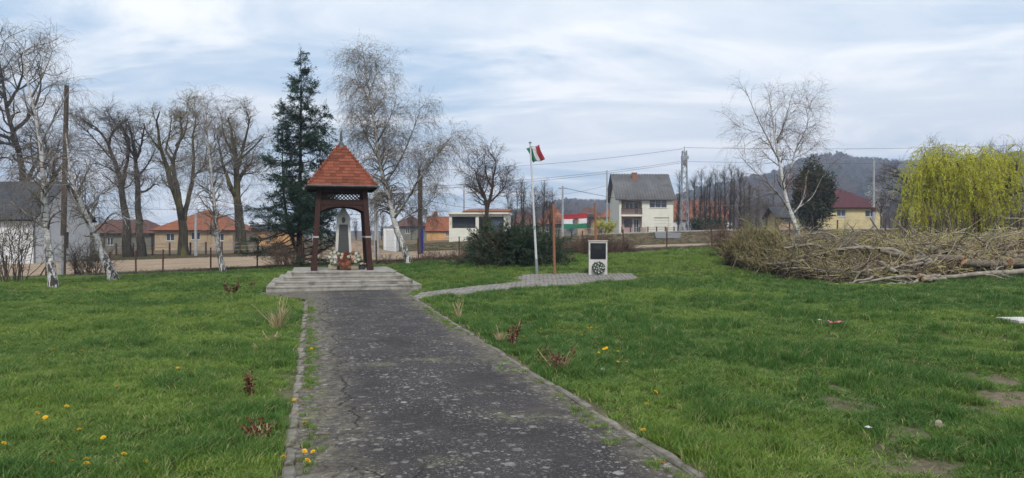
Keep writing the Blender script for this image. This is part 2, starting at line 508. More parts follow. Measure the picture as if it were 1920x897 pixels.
# ---- materials of the ground
def m_lawn():
    m, t, b, o = new_mat('lawn_soil'); n = N(t)
    v = n.coord('Object')
    c = n.mix(n.ramp(n.noise(v, 2.2, 6, 0.6), 0.3, 0.7), (0.035, 0.055, 0.014), (0.06, 0.08, 0.022))
    c = n.mix(n.ramp(n.noise(v, 26, 4, 0.6), 0.5, 0.72), c, (0.085, 0.07, 0.035))
    soil = n.mix(n.ramp(n.noise(v, 14, 6, 0.65), 0.35, 0.65), (0.1, 0.078, 0.054), (0.18, 0.148, 0.11))
    c = n.mix(n.attr('bare', 'GEOMETRY'), c, soil)
    t.links.new(c, b.inputs['Base Color']); b.inputs['Roughness'].default_value = 0.95
    b.inputs['Specular IOR Level'].default_value = 0.1
    t.links.new(n.bump(n.noise(v, 40, 6, 0.7), 0.6, 0.02), b.inputs['Normal'])
    return m
def m_verge():
    m, t, b, o = new_mat('verge_grass'); n = N(t)
    v = n.coord('Object')
    c = n.mix(n.ramp(n.noise(v, 0.35, 6, 0.6), 0.35, 0.65), (0.135, 0.098, 0.062), (0.075, 0.072, 0.03))
    c = n.mix(n.ramp(n.noise(v, 3.5, 6, 0.65), 0.35, 0.7), c, (0.165, 0.12, 0.08))
    t.links.new(c, b.inputs['Base Color']); b.inputs['Roughness'].default_value = 0.95
    b.inputs['Specular IOR Level'].default_value = 0.1
    t.links.new(n.bump(n.noise(v, 9, 6, 0.7), 0.7, 0.08), b.inputs['Normal'])
    return m
def m_road():
    m, t, b, o = new_mat('dirt_road'); n = N(t)
    v = n.coord('Object', (0.5, 1.6, 1))
    c = n.mix(n.ramp(n.noise(v, 0.5, 6, 0.6, 0.5), 0.3, 0.7), (0.24, 0.178, 0.122), (0.315, 0.24, 0.168))
    c = n.mix(n.ramp(n.noise(v, 2.5, 6, 0.65), 0.5, 0.75), c, (0.2, 0.155, 0.115))
    t.links.new(c, b.inputs['Base Color']); b.inputs['Roughness'].default_value = 0.95
    b.inputs['Specular IOR Level'].default_value = 0.1
    t.links.new(n.bump(n.noise(n.coord('Object'), 6, 6, 0.7), 0.5, 0.03), b.inputs['Normal'])
    return m
def m_asphalt():
    m, t, b, o = new_mat('old_asphalt'); n = N(t)
    v = n.coord('Object')                       # x across the path, y along it
    x = t.nodes.new('ShaderNodeSeparateXYZ'); t.links.new(v, x.inputs[0])
    wob = n.noise(v, 3.0, 4, 0.6)
    c = n.mix(n.ramp(n.noise(v, 1.1, 6, 0.6), 0.3, 0.7), (0.022, 0.019, 0.02), (0.043, 0.037, 0.038))
    c = n.mix(n.ramp(n.noise(v, 75, 4, 0.75), 0.5, 0.7), c, (0.12, 0.112, 0.105))           # stone grit
    c = n.mix(n.ramp(n.noise(v, 48, 5, 0.8), 0.53, 0.66), c, (0.011, 0.01, 0.01))
    c = n.mix(n.ramp(n.noise(v, 0.55, 5, 0.7, 0.6), 0.55, 0.72), c, (0.08, 0.064, 0.054))      # brownish worn areas
    # pale grime along the two edges
    left = n.math('ADD', x.outputs['X'], n.math('MULTIPLY', n.math('SUBTRACT', wob, 0.5), -1.1))
    eL = n.ramp(left, 0.12, 0.72, 1.0, 0.0)
    right = n.math('ADD', n.math('SUBTRACT', PW, x.outputs['X']), n.math('MULTIPLY', n.math('SUBTRACT', wob, 0.5), -0.9))
    eR = n.ramp(right, 0.0, 0.4, 1.0, 0.0)
    grime = n.mix(n.ramp(n.noise(v, 9, 6, 0.65), 0.35, 0.65), (0.085, 0.075, 0.055), (0.175, 0.155, 0.115))
    e = n.math('MULTIPLY', n.math('MAXIMUM', eL, eR), n.ramp(n.noise(v, 14, 6, 0.7), 0.3, 0.6))
    c = n.mix(n.math('MULTIPLY', e, 0.95), c, grime)
    # moss patches
    moss = n.ramp(n.noise(n.coord('Object', (0.9, 1.3, 1), loc=(4.7, 2.2, 0)), 0.75, 6, 0.62), 0.55, 0.7)
    moss = n.math('MULTIPLY', moss, n.ramp(n.noise(v, 12, 5, 0.7), 0.38, 0.62))
    c = n.mix(n.math('MULTIPLY', moss, 0.75), c, (0.19, 0.185, 0.095))
    # lichen: round pale spots of several sizes, gathered in patches
    vd = n.mix(0.06, v, n.noise(v, 24, 3, 0.6, 0, 1), 'ADD')
    patch = n.ramp(n.noise(v, 1.3, 6, 0.65), 0.33, 0.58)
    cov = None
    for sc, lo, hi, pr in ((6.2, 0.2, 0.29, 0.42), (11.5, 0.22, 0.36, 0.5), (22, 0.2, 0.42, 0.5), (44, 0.15, 0.5, 0.5)):
        dist = n.voro(vd, sc, 'F1', 0); col = n.voro(vd, sc, 'F1', 1)
        sp = t.nodes.new('ShaderNodeSeparateColor'); t.links.new(col, sp.inputs[0])
        on = n.ramp(sp.outputs[0], 1 - pr, 1 - pr + 0.02)
        size = n.ramp(sp.outputs[1], 0, 1, 0.45, 1.15, False)
        k = n.math('MULTIPLY', on, n.ramp(n.math('DIVIDE', dist, size), lo, hi, 1, 0))
        k = n.math('MULTIPLY', k, patch)
        cov = k if cov is None else n.math('MAXIMUM', cov, k)
    cov = n.math('MULTIPLY', cov, n.ramp(n.noise(v, 45, 4, 0.7), 0.3, 0.55, 0.25, 1.0))
    lich = n.mix(n.ramp(n.noise(v, 4, 3), 0.4, 0.6), (0.2, 0.195, 0.178), (0.32, 0.31, 0.285))
    c = n.mix(n.math('MULTIPLY', cov, 0.85), c, lich)
    # cracks
    vc = n.mix(0.25, v, n.noise(v, 2.5, 5, 0.7, 0, 1), 'ADD')
    ed = n.voro(vc, 0.62, 'DISTANCE_TO_EDGE', 0)
    cr = n.ramp(ed, 0.004, 0.011, 1, 0)
    cr2 = n.math('MULTIPLY', n.ramp(n.voro(vc, 3.1, 'DISTANCE_TO_EDGE', 0), 0.01, 0.04, 1, 0), n.ramp(left, 0.2, 0.9, 1, 0))
    cr = n.math('MAXIMUM', n.math('MULTIPLY', n.math('MULTIPLY', cr, n.ramp(left, 0.3, 1.3, 1.0, 0.12)), n.ramp(n.noise(v, 0.9, 3), 0.46, 0.6)), n.math('MULTIPLY', n.math('MULTIPLY', cr2, 0.55), n.ramp(n.noise(v, 1.6, 3), 0.45, 0.6)))
    yy = n.coord('Object', (0.0, 1.0, 1.0))
    cx_ = n.math('ADD', 0.42, n.math('MULTIPLY', n.math('SUBTRACT', n.noise(yy, 1.1, 7, 0.68), 0.5), 0.95))
    dc = n.math('ABSOLUTE', n.math('SUBTRACT', x.outputs['X'], cx_))
    lc = n.math('MULTIPLY', n.ramp(dc, 0.004, 0.014, 1, 0), n.ramp(n.noise(yy, 0.6, 2), 0.4, 0.5))
    cr = n.math('MAXIMUM', cr, lc)
    c = n.mix(cr, c, (0.008, 0.007, 0.007))
    t.links.new(c, b.inputs['Base Color']); b.inputs['Roughness'].default_value = 0.9
    b.inputs['Specular IOR Level'].default_value = 0.25
    h = n.math('SUBTRACT', n.math('ADD', n.noise(v, 120, 4, 0.7), n.math('MULTIPLY', n.noise(v, 8, 5, 0.6), 1.5)), n.math('MULTIPLY', cr, 2.5))
    t.links.new(n.bump(h, 0.55, 0.012), b.inputs['Normal'])
    return m
M = {}
M['lawn'] = m_lawn(); M['verge'] = m_verge(); M['road'] = m_road(); M['asphalt'] = m_asphalt()
M['kerb'] = rough_mat('kerb_concrete', (0.12, 0.108, 0.088), (0.215, 0.197, 0.165), 9, 0.95, 0.8, 0.012, dirt=(0.075, 0.068, 0.036), dscale=4, dlo=0.5, dhi=0.66, rnd=0.18)
M['concrete'] = rough_mat('weathered_concrete', (0.215, 0.2, 0.175), (0.315, 0.3, 0.265), 5, 0.93, 0.5, 0.008, dirt=(0.095, 0.09, 0.075), dscale=2.2, dlo=0.48, dhi=0.72)
M['paver'] = rough_mat('grey_paver', (0.19, 0.175, 0.16), (0.26, 0.245, 0.222), 2.5, 0.95, 0.4, 0.004, dirt=(0.14, 0.13, 0.11), dscale=9)
M['sand'] = rough_mat('sand_bed', (0.16, 0.14, 0.11), (0.2, 0.18, 0.14), 9)
M['hillsoil'] = rough_mat('wooded_hill_floor', (0.055, 0.045, 0.036), (0.075, 0.062, 0.048), 0.05, 0.95, 0)
M['edge'] = rough_mat('pale_edge_concrete', (0.3, 0.28, 0.26), (0.38, 0.36, 0.34), 1.2, 0.9, 0.2)
M['dark_wall'] = rough_mat('mossy_footing', (0.045, 0.04, 0.03), (0.09, 0.08, 0.065), 3, 0.95, 0.6, 0.02, dirt=(0.22, 0.21, 0.19), dscale=0.35, dlo=0.56, dhi=0.7)

# ---- ground: one sheet to the horizon
rad = np.concatenate([np.arange(0, 160, 1.0), 160 * 1.09 ** np.arange(0, 27)])
rad = rad[rad < 1500]
NA = 240
an = np.arange(NA) * 2 * np.pi / NA
RR, AA = np.meshgrid(rad, an, indexing='ij')
GX = RR * np.sin(AA); GY = RR * np.cos(AA)
GZ = T(GX, GY) - 0.06
gi = (np.arange(len(rad) - 1)[:, None] * NA + np.arange(NA)[None]); gj = (np.arange(len(rad) - 1)[:, None] * NA + (np.arange(NA)[None] + 1) % NA)
o = obj('ground', mesh_np('ground', np.stack([GX, GY, GZ], -1).reshape(-1, 3), np.stack([gi, gj, gj + NA, gi + NA], -1).reshape(-1, 4), smooth=True), M['verge'])
tag(o, kind='structure')

def grid_sheet(name, xs, ys, zf, mat, attr=None):
    X, Y = np.meshgrid(xs, ys, indexing='ij')
    i = np.arange(len(xs) - 1)[:, None] * len(ys) + np.arange(len(ys) - 1)[None]
    Q = np.stack([i, i + len(ys), i + len(ys) + 1, i + 1], -1).reshape(-1, 4)
    me = mesh_np(name, np.stack([X, Y, zf(X, Y)], -1).reshape(-1, 3), Q, smooth=True)
    if attr:
        a = me.attributes.new(attr[0], 'FLOAT', 'POINT'); a.data.foreach_set('value', attr[1](X, Y).astype(np.float32).ravel())
    return obj(name, me, mat)
FENCE_Y = 35.2
o = grid_sheet('lawn', np.concatenate([np.arange(-34, -8, 0.4), np.arange(-8, 9, 0.16), np.arange(9, 38, 0.35)]),
               np.concatenate([np.arange(-6, 2, 1.0), np.arange(2, 12, 0.16), np.arange(12, 36.3, 0.35)]), LZ, M['lawn'], ('bare', bare))
tag(o, kind='structure')
# dirt road beyond the fence
ux = np.linspace(-75, 75, 151); vy = np.linspace(0, 1, 26)
XX, VV = np.meshgrid(ux, vy, indexing='ij')
yn = np.interp(XX, [-75, -22, -8, 6, 14, 75], [38, 37.6, 39, 45, 49, 52]) + 0.5 * np.sin(XX * 0.7) + 0.35 * np.sin(XX * 1.9)
yf = np.interp(XX, [-75, -20, 0, 75], [56, 57, 60.5, 61]) + 0.5 * np.sin(XX * 0.5 + 1)
YY = yn * (1 - VV) + yf * VV
i = np.arange(150)[:, None] * 26 + np.arange(25)[None]
o = obj('road', mesh_np('road', np.stack([XX, YY, T(XX, YY) - 0.02], -1).reshape(-1, 3), np.stack([i, i + 26, i + 27, i + 1], -1).reshape(-1, 4), smooth=True), M['road'])
tag(o, kind='structure')

# ---- asphalt path with kerb stones
path = obj('path', bpy.data.meshes.new('path_empty'), None, loc=(PO[0], PO[1], 0), rot=(0, 0, PANG))
bm = bmesh.new()
# a strip with a gentle crown, then the apron in front of the steps
rows = np.arange(-9, 16.3, 0.3)
prev = None
for s in rows:
    tl = -0.035 if s < 13.3 else -0.035 - 1.25 * float(ss(13.3, 15.6, s))
    tr = PW + 0.03 if s < 13.9 else PW + 0.03 + 0.75 * float(ss(13.9, 16, s))
    row = []
    for q in range(13):
        t = tl + (tr - tl) * q / 12
        z = 0.012 + 0.02 * math.sin(math.pi * q / 12) + 0.012 * (float(vnoise(t, s, 9, 3, 1.1)) - 0.5)
        row.append(bm.verts.new((t, s, z)))
    if prev:
        for q in range(12): bm.faces.new((prev[q], prev[q + 1], row[q + 1], row[q]))
    prev = row
for f in bm.faces: f.smooth = True
me = bpy.data.meshes.new('path'); bm.to_mesh(me); bm.free(); me.materials.append(M['asphalt']); path.data = me
tag(path, kind='structure')
rg = np.random.default_rng(3)
def kerb_mesh(L, seed):
    r = np.random.default_rng(seed); mb = MB()
    n = 5; w = 0.085
    vs = []
    for k in range(n):
        y = -L / 2 + L * k / (n - 1)
        j = r.normal(size=6) * 0.006
        sh = 0.006 if k in (0, n - 1) else 0
        vs += [(-w / 2 + j[0] + sh, y, -0.1), (-w / 2 + j[1] + sh, y, 0.012 + j[2]), (-w / 2 + 0.014 + j[1], y, 0.026 + j[3] - sh), (w / 2 - 0.014 + j[4], y, 0.026 + j[5] - sh), (w / 2 + j[4] - sh, y, 0.012 + j[2]), (w / 2 + j[0] - sh, y, -0.1)]
    fs = []
    for k in range(n - 1):
        for q in range(5): fs.append((k * 6 + q, k * 6 + q + 1, k * 6 + q + 7, k * 6 + q + 6))
    fs.append(tuple(range(6))[::-1]); fs.append(tuple((n - 1) * 6 + q for q in range(6)))
    mb.add(vs, fs)
    me = mb.mesh('kerb_stone'); me.materials.append(M['kerb'])
    return me
kms = [kerb_mesh(0.48, 1), kerb_mesh(0.48, 2), kerb_mesh(0.48, 4)]
kml = [kerb_mesh(0.97, 5), kerb_mesh(0.97, 6), kerb_mesh(0.97, 8)]
s = -2.8
while s < 13.0:
    obj('kerb_stone', kms[rg.integers(3)], None, path, (-0.045 + rg.normal() * 0.008, s + 0.25, -0.002 + rg.normal() * 0.006), (rg.normal() * 0.012, rg.normal() * 0.05, rg.normal() * 0.02)); s += 0.5
s = -2.8
while s < 13.6:
    obj('kerb_stone', kml[rg.integers(3)], None, path, (PW + 0.045 + rg.normal() * 0.01, s + 0.5, -0.003 + rg.normal() * 0.008), (rg.normal() * 0.008, rg.normal() * 0.05, rg.normal() * 0.012)); s += 1.0

# ---- block paving to the second memorial
base = obj('paved_path', bpy.data.meshes.new('paved_path'), M['sand'])
bm = bmesh.new(); vs = [bm.verts.new((x, y, Tz(x, y) + 0.012)) for x, y in PAVE]
f = bm.faces.new(vs); bmesh.ops.triangulate(bm, faces=[f])
bm.to_mesh(base.data); bm.free()
tag(base, kind='structure')
ang = math.atan2(PAVE[4][1] - PAVE[2][1], PAVE[4][0] - PAVE[2][0]); ca, sa = math.cos(ang), math.sin(ang)
mb = MB(); rg = np.random.default_rng(5)
c0 = np.array(PAVE[2])
for a in range(-30, 70):
    for b in range(-60, 60):
        lx = (a + (0.5 if b % 2 else 0)) * 0.206; ly = b * 0.105
        x = c0[0] + lx * ca - ly * sa; y = c0[1] + lx * sa + ly * ca
        if not inpoly(np.array([x]), np.array([y]), PAVE)[0]: continue
        z = Tz(x, y) + 0.02 + rg.normal() * 0.003
        e = 0.098; d = 0.0485
        P4 = []; P8 = []
        for qx, qy in ((-e, -d), (e, -d), (e, d), (-e, d)):
            P4.append((x + qx * ca - qy * sa, y + qx * sa + qy * ca, z - 0.04))
            P8.append((x + qx * 0.95 * ca - qy * 0.92 * sa, y + qx * 0.95 * sa + qy * 0.92 * ca, z + rg.normal() * 0.0015 + 0.02))
        mb.hexa(P4, P8)
o = mb.build('pavers', M['paver'], base); o['kind'] = 'stuff'

# ---- hills and the wood on them
HPX = [-500, -100, 300, 700, 850, 950, 1026, 1062, 1090, 1140, 1240, 1340, 1400, 1440, 1480, 1522, 1573, 1611, 1670, 1721, 1800, 1900, 2050, 2400]
HPY = [433, 433, 432, 430, 425, 409, 393, 386, 388, 391, 381, 362, 347, 339, 325, 308, 303, 308, 311, 314, 312, 300, 297, 330]
hx = np.arange(-500, 2401, 12.0); hy = np.concatenate([np.linspace(330, 960, 22), np.linspace(1000, 1350, 7)])
PXg, HYg = np.meshgrid(hx, hy, indexing='ij')
def hill_z(px, Y):
    zr = EYE + (HZ - np.interp(px, HPX, HPY)) / F * 960
    k = np.where(Y <= 960, ss(330, 960, Y) * 0.6 + 0.4 * np.clip((Y - 330) / 630, 0, 1), 1 - 0.5 * ss(960, 1350, Y))
    nzz = (vnoise(px / 60, Y / 90, 3, 4) - 0.5) * 14 * ss(330, 600, Y)
    return 1.0 + (zr - 1.0) * k + nzz * np.clip(zr / 60, 0.05, 1)
HZg = hill_z(PXg, HYg) - 2
i = np.arange(len(hx) - 1)[:, None] * len(hy) + np.arange(len(hy) - 1)[None]
o = obj('hills', mesh_np('hills', np.stack([(PXg - 960) / F * HYg, HYg, HZg], -1).reshape(-1, 3), np.stack([i, i + len(hy), i + len(hy) + 1, i + 1], -1).reshape(-1, 4), smooth=True), M['hillsoil'])
tag(o, kind='structure')

# ---- grass: clumps of real blades, spread over the lawn as one object
def clump(seed, nb, h, rad, w, lean=0.6):
    r = np.random.default_rng(seed)
    a = r.uniform(0, 2 * np.pi, nb); q = rad * np.sqrt(r.uniform(0, 1, nb))
    bx, by = q * np.cos(a), q * np.sin(a)
    hh = h * r.uniform(0.55, 1.15, nb); la = r.uniform(0, 2 * np.pi, nb); ll = lean * r.uniform(0.15, 1, nb) * hh
    ww = w * r.uniform(0.7, 1.3, nb); fa = r.uniform(0, np.pi, nb)
    V = np.zeros((nb, 5, 3))
    for k, (zf, lf, wf) in enumerate(((0, 0, 1), (0.6, 0.35, 0.8))):
        for sgn, q2 in ((-1, 0), (1, 1)):
            V[:, k * 2 + q2, 0] = bx + np.cos(la) * ll * lf + sgn * np.cos(fa) * ww * wf / 2
            V[:, k * 2 + q2, 1] = by + np.sin(la) * ll * lf + sgn * np.sin(fa) * ww * wf / 2
            V[:, k * 2 + q2, 2] = hh * zf - (0.02 if k == 0 else 0)
    V[:, 4, 0] = bx + np.cos(la) * ll; V[:, 4, 1] = by + np.sin(la) * ll; V[:, 4, 2] = hh * 0.97
    b5 = np.arange(nb)[:, None] * 5
    Q = b5 + np.array([[0, 1, 3, 2]]); Tt = b5 + np.array([[2, 3, 4]])
    return rand_attr(mesh_np('grass_clump', V.reshape(-1, 3), Q, Tt), [(nb, 5)], seed)
def m_grass(name, a, b, c, dry):
    m, t, bs, o = new_mat(name); n = N(t)
    col = n.mix(n.attr('tint'), a, b)
    r = n.rnd()
    col = n.mix(n.ramp(r, 0.0, 1.0, 0.0, 0.55, False), col, c)
    bl = n.attr('bl', 'GEOMETRY')
    col = n.mix(n.ramp(bl, 0.94, 0.98), col, dry)
    col = n.mix(1.0, col, n.ramp(bl, 0, 1, 0.62, 1.4, False), 'MULTIPLY')
    t.links.new(col, bs.inputs['Base Color']); bs.inputs['Roughness'].default_value = 0.55; bs.inputs['Specular IOR Level'].default_value = 0.25
    tr = t.nodes.new('ShaderNodeBsdfTranslucent'); t.links.new(col, tr.inputs[0])
    mx = t.nodes.new('ShaderNodeMixShader'); mx.inputs[0].default_value = 0.35
    t.links.new(bs.outputs[0], mx.inputs[1]); t.links.new(tr.outputs[0], mx.inputs[2]); t.links.new(mx.outputs[0], o.inputs[0])
    return m
M['grass'] = m_grass('lawn_grass', (0.062, 0.142, 0.022), (0.185, 0.272, 0.042), (0.08, 0.165, 0.044), (0.27, 0.25, 0.11))
M['drygrass'] = m_grass('dry_grass', (0.145, 0.11, 0.065), (0.065, 0.09, 0.028), (0.165, 0.13, 0.085), (0.19, 0.16, 0.105))
def protos(mat, specs):
    out = []
    for k, sp in enumerate(specs):
        me = clump(*sp); me.materials.append(mat)
        out.append(bpy.data.objects.new('grass_clump_source', me))
    return out
GP = protos(M['grass'], [(1, 24, 0.055, 0.08, 0.0062, 0.9), (2, 24, 0.062, 0.08, 0.006, 0.8), (3, 22, 0.05, 0.085, 0.0066, 1.0), (4, 36, 0.085, 0.075, 0.0064, 1.25), (5, 34, 0.10, 0.07, 0.006, 1.4)])
rg = np.random.default_rng(11)
pts = []; near_w = []
for (y0, y1, dens, sc) in ((2.2, 7, 330, 0.95), (7, 11, 230, 1.05), (11, 17, 120, 1.25), (17, 25, 66, 1.5), (25, 36.2, 46, 1.7)):
    xw = lambda y: 0.80 * y + 1.6
    area = (y1 - y0) * 2 * xw(y1)
    n = int(area * dens)
    Y = rg.uniform(y0, y1, n); X = rg.uniform(-xw(y1), xw(y1), n)
    k = (np.abs(X) < xw(Y)) & (X < 36) & (X > -33)
    pts.append(np.stack([X[k], Y[k], np.full(k.sum(), sc)], 1))
pts = np.concatenate(pts)
X, Y = pts[:, 0], pts[:, 1]
t, s = ts(X, Y)
ins = inpoly(X, Y, PATH_POLY) | ((t > -0.13) & (t < PW + 0.12) & (s < 13.9)) | inpoly(X, Y, PAVE) | ((t > -1.2) & (t < 3.2) & (s > 15.9) & (s < 20.2))
br = bare(X, Y)
fyl = np.interp((X / Y) * F + 960, [-100, 85, 480, 1170, 2000], [32.8, 33.2, 35.0, 36.0, 36.4])
keep = ~ins & (rg.uniform(0, 1, len(X)) > br * 1.05) & ((Y < fyl - 0.5 + rg.normal(size=len(X)) * 0.08) | (Y > fyl + 0.5))
pts = pts[keep]; X, Y = pts[:, 0], pts[:, 1]; br = br[keep]
tuft = vnoise(X, Y, 21, 3, 1.7); fine = vnoise(X, Y, 33, 3, 4.0)
rightside = ss(-1, 5, X - (-0.27 * (Y - 4.8)))
hgt = 0.55 + 1.0 * ss(0.45, 0.75, tuft) * (0.6 + 0.6 * rightside) + 0.35 * (fine - 0.5)
hgt *= (1 - 0.45 * br) * np.where(Y > 20, 0.9, 1)
big = vnoise(X, Y, 41, 3, 0.22); mid_ = vnoise(X, Y, 43, 3, 0.9)
tint = np.clip(0.5 + 2.2 * (big - 0.5) + 1.7 * (mid_ - 0.5) - 0.75 * ss(0.48, 0.75, tuft) * (0.7 + 0.5 * rightside) + 0.25 * br + 0.45 * ss(1.0, 5.0, X - 0.35 * Y) * ss(16, 6, Y) + 0.3 * ss(15, 26, Y), 0, 1)
ix = rg.integers(0, 3, len(X)); tl = ss(0.55, 0.8, tuft) * (0.25 + 0.6 * rightside); u_ = rg.uniform(0, 1, len(X))
ix = np.where(u_ < tl, rg.integers(3, 5, len(X)), ix)
sc = np.stack([pts[:, 2], pts[:, 2], hgt * np.sqrt(pts[:, 2])], 1)
rot = np.stack([rg.normal(size=len(X)) * 0.12, rg.normal(size=len(X)) * 0.12, rg.uniform(0, 6.28, len(X))], 1)
o = scatter('lawn_grass', np.stack([X, Y, LZ(X, Y)], 1), sc, rot, ix, tint, GP)
tag(o, 'short green grass covering the lawn on both sides of the path', 'grass', kind='stuff')
# weeds and moss tufts in the joints of the path edge
n = 420; sL = rg.uniform(-1.5, 13, n); w_ = vnoise(sL, sL * 0 + 2, 61, 3, 1.6)
k = (w_ > 0.5) | (rg.uniform(0, 1, n) < 0.12); sL = sL[k]
tL = 0.02 + np.abs(rg.normal(size=len(sL))) * 0.07
n2 = 260; sR = rg.uniform(-1.5, 13.5, n2); k2 = vnoise(sR, sR * 0 + 7, 67, 3, 1.4) > 0.5; sR = sR[k2]; tR = PW - 0.02 - np.abs(rg.normal(size=len(sR))) * 0.1
tt = np.concatenate([tL, tR]); s2 = np.concatenate([sL, sR])
wx = PO[0] + PD[0] * s2 + PR[0] * tt; wy = PO[1] + PD[1] * s2 + PR[1] * tt
q = rg.uniform(0.35, 0.8, len(wx))
o = scatter('kerb_weeds', np.stack([wx, wy, np.full(len(wx), 0.018)], 1), np.stack([q * 0.8, q * 0.8, q * 0.6], 1), np.stack([wx * 0, wx * 0, rg.uniform(0, 6.28, len(wx))], 1), rg.integers(0, 3, len(wx)), rg.uniform(0.4, 1, len(wx)), GP)
tag(o, 'tufts of grass growing in the joints along the path kerbs', 'weeds', kind='stuff')
# rougher grass beyond the fence
DP = protos(M['drygrass'], [(11, 26, 0.16, 0.16, 0.012), (12, 26, 0.2, 0.16, 0.012, 0.9)])
n = 26000; Y = rg.uniform(36.0, 76, n); X = rg.uniform(-1, 1, n) * (0.76 * Y + 2)
ynr = np.interp(X, [-75, -22, -8, 6, 14, 75], [38, 37.6, 39, 45, 49, 52]); yfr = np.interp(X, [-75, -20, 0, 75], [56, 57, 60.5, 61])
k = ((Y < ynr + rg.normal(size=n) * 0.35) | (Y > yfr + rg.normal(size=n) * 0.4))
X, Y = X[k], Y[k]
tint = np.clip(0.5 + 1.6 * (vnoise(X, Y, 51, 3, 0.12) - 0.5) + 0.6 * ss(41, 37, Y) * ss(10, -14, X), 0, 1)
q = rg.uniform(0.6, 1.25, len(X)); 
o = scatter('verge_grass', np.stack([X, Y, T(X, Y) - 0.06], 1), np.stack([q * 1.3, q * 1.3, q * (0.55 + 0.5 * ss(40, 36, Y))], 1), np.stack([X * 0, X * 0, rg.uniform(0, 6.28, len(X))], 1), rg.integers(0, 2, len(X)), tint, DP)
tag(o, 'rough dry grass on the verges and bank beyond the fence', 'grass', kind='stuff')

# ================================================================ THE ROOFED MEMORIAL
M['wood'] = rough_mat('dark_stained_wood', (0.024, 0.009, 0.007), (0.044, 0.016, 0.012), 5, 0.7, 0.4, 0.004, stretch=(6, 6, 0.8), rnd=0.1)
M['wood_dark'] = rough_mat('dark_board', (0.018, 0.011, 0.009), (0.03, 0.018, 0.014), 6, 0.75, 0.3, 0.004)
M['tile'] = rough_mat('red_roof_tile', (0.14, 0.038, 0.02), (0.205, 0.06, 0.03), 7, 0.85, 0.4, 0.004, dirt=(0.105, 0.037, 0.025), dscale=6, dlo=0.42, dhi=0.68, rnd=0.34)
M['lead'] = rough_mat('grey_sheet_metal', (0.06, 0.06, 0.062), (0.1, 0.1, 0.1), 8, 0.55, 0.2, 0.003, metal=0.4)
M['whitestone'] = rough_mat('pale_limestone', (0.45, 0.44, 0.405), (0.55, 0.54, 0.505), 7, 0.85, 0.35, 0.004, dirt=(0.27, 0.255, 0.215), dscale=3, dlo=0.55, dhi=0.75)
M['roughstone'] = rough_mat('yellowish_rough_stone', (0.25, 0.215, 0.15), (0.36, 0.32, 0.24), 9, 0.95, 1.0, 0.02)
M['plaque'] = rough_mat('dark_granite', (0.035, 0.035, 0.04), (0.06, 0.06, 0.065), 40, 0.4, 0.1, 0.002, spec=0.5)
M['bronze'] = rough_mat('green_bronze', (0.07, 0.075, 0.05), (0.12, 0.12, 0.08), 20, 0.6, 0.4, 0.003, metal=0.3)
def flat(name, c, rough=0.7, metal=0.0, spec=0.3):
    return rough_mat(name, tuple(x * 0.92 for x in c), tuple(min(1, x * 1.06) for x in c), 12, rough, 0.12, 0.002, metal=metal, spec=spec)
M['red'] = flat('flag_red', (0.3, 0.03, 0.04)); M['white'] = flat('flag_white', (0.52, 0.52, 0.54)); M['green'] = flat('flag_green', (0.025, 0.15, 0.09))
M['flower_red'] = flat('red_flower', (0.15, 0.025, 0.02)); M['flower_cream'] = flat('cream_flower', (0.45, 0.41, 0.31)); M['flower_white'] = flat('white_flower', (0.55, 0.55, 0.53))
M['flower_orange'] = flat('orange_flower', (0.22, 0.085, 0.045)); M['leaf_dark'] = leaf_mat('dark_wreath_leaf', (0.01, 0.045, 0.022), (0.02, 0.075, 0.035), 0.15)
M['leaf_dry'] = leaf_mat('dry_leaf', (0.12, 0.045, 0.025), (0.2, 0.1, 0.05), 0.15)
M['leaf_fresh'] = leaf_mat('green_leaf', (0.06, 0.13, 0.03), (0.1, 0.18, 0.05), 0.25)

steps = thing('memorial_steps', 'worn grey concrete steps under the roofed memorial at the path end', 'steps', (PO[0], PO[1], 0), PANG)
lv = [(0.17, 16.0, -1.13, 3.13, 20.35), (0.29, 16.25, -0.91, 2.91, 20.13), (0.41, 16.5, -0.69, 2.69, 19.91), (0.53, 16.75, -0.47, 2.47, 19.69)]
zb = -0.06
for k, (z, s0, t0, t1, s1) in enumerate(lv):
    n = 3 if k < 3 else 2
    st = MB()
    # every level is a slab whose nosing shows a slight overhang
    st.box(t0, t1, s0, s1, zb, z)
    o = st.build('step', M['concrete'], steps)
    bevel(o, 0.014, 3)
    zb = z
    if k < 3:                                  # edging blocks along the tread, with open joints
        L = (t1 - t0) / 4
        for q in range(4):
            e = MB(); e.box(t0 + q * L + 0.004, t0 + (q + 1) * L - 0.004, s0 - 0.014, s0 + 0.2, z - 0.052, z + 0.006)
            bevel(e.build('edging_block', M['concrete'], o), 0.012, 2)
o = MB().box(-0.485, 2.485, 16.735, 19.7, 0.475, 0.535).build('platform_slab', M['concrete'], steps); bevel(o, 0.014, 3)
DECK = 0.535

TC = (0.95, 18.0)              # centre of the shelter in path coordinates
tw = thing('memorial_shelter', 'dark wooden shelter with red tiled pyramid roof and spire over the obelisk', 'shelter', pf(TC[0], TC[1], DECK), PANG)
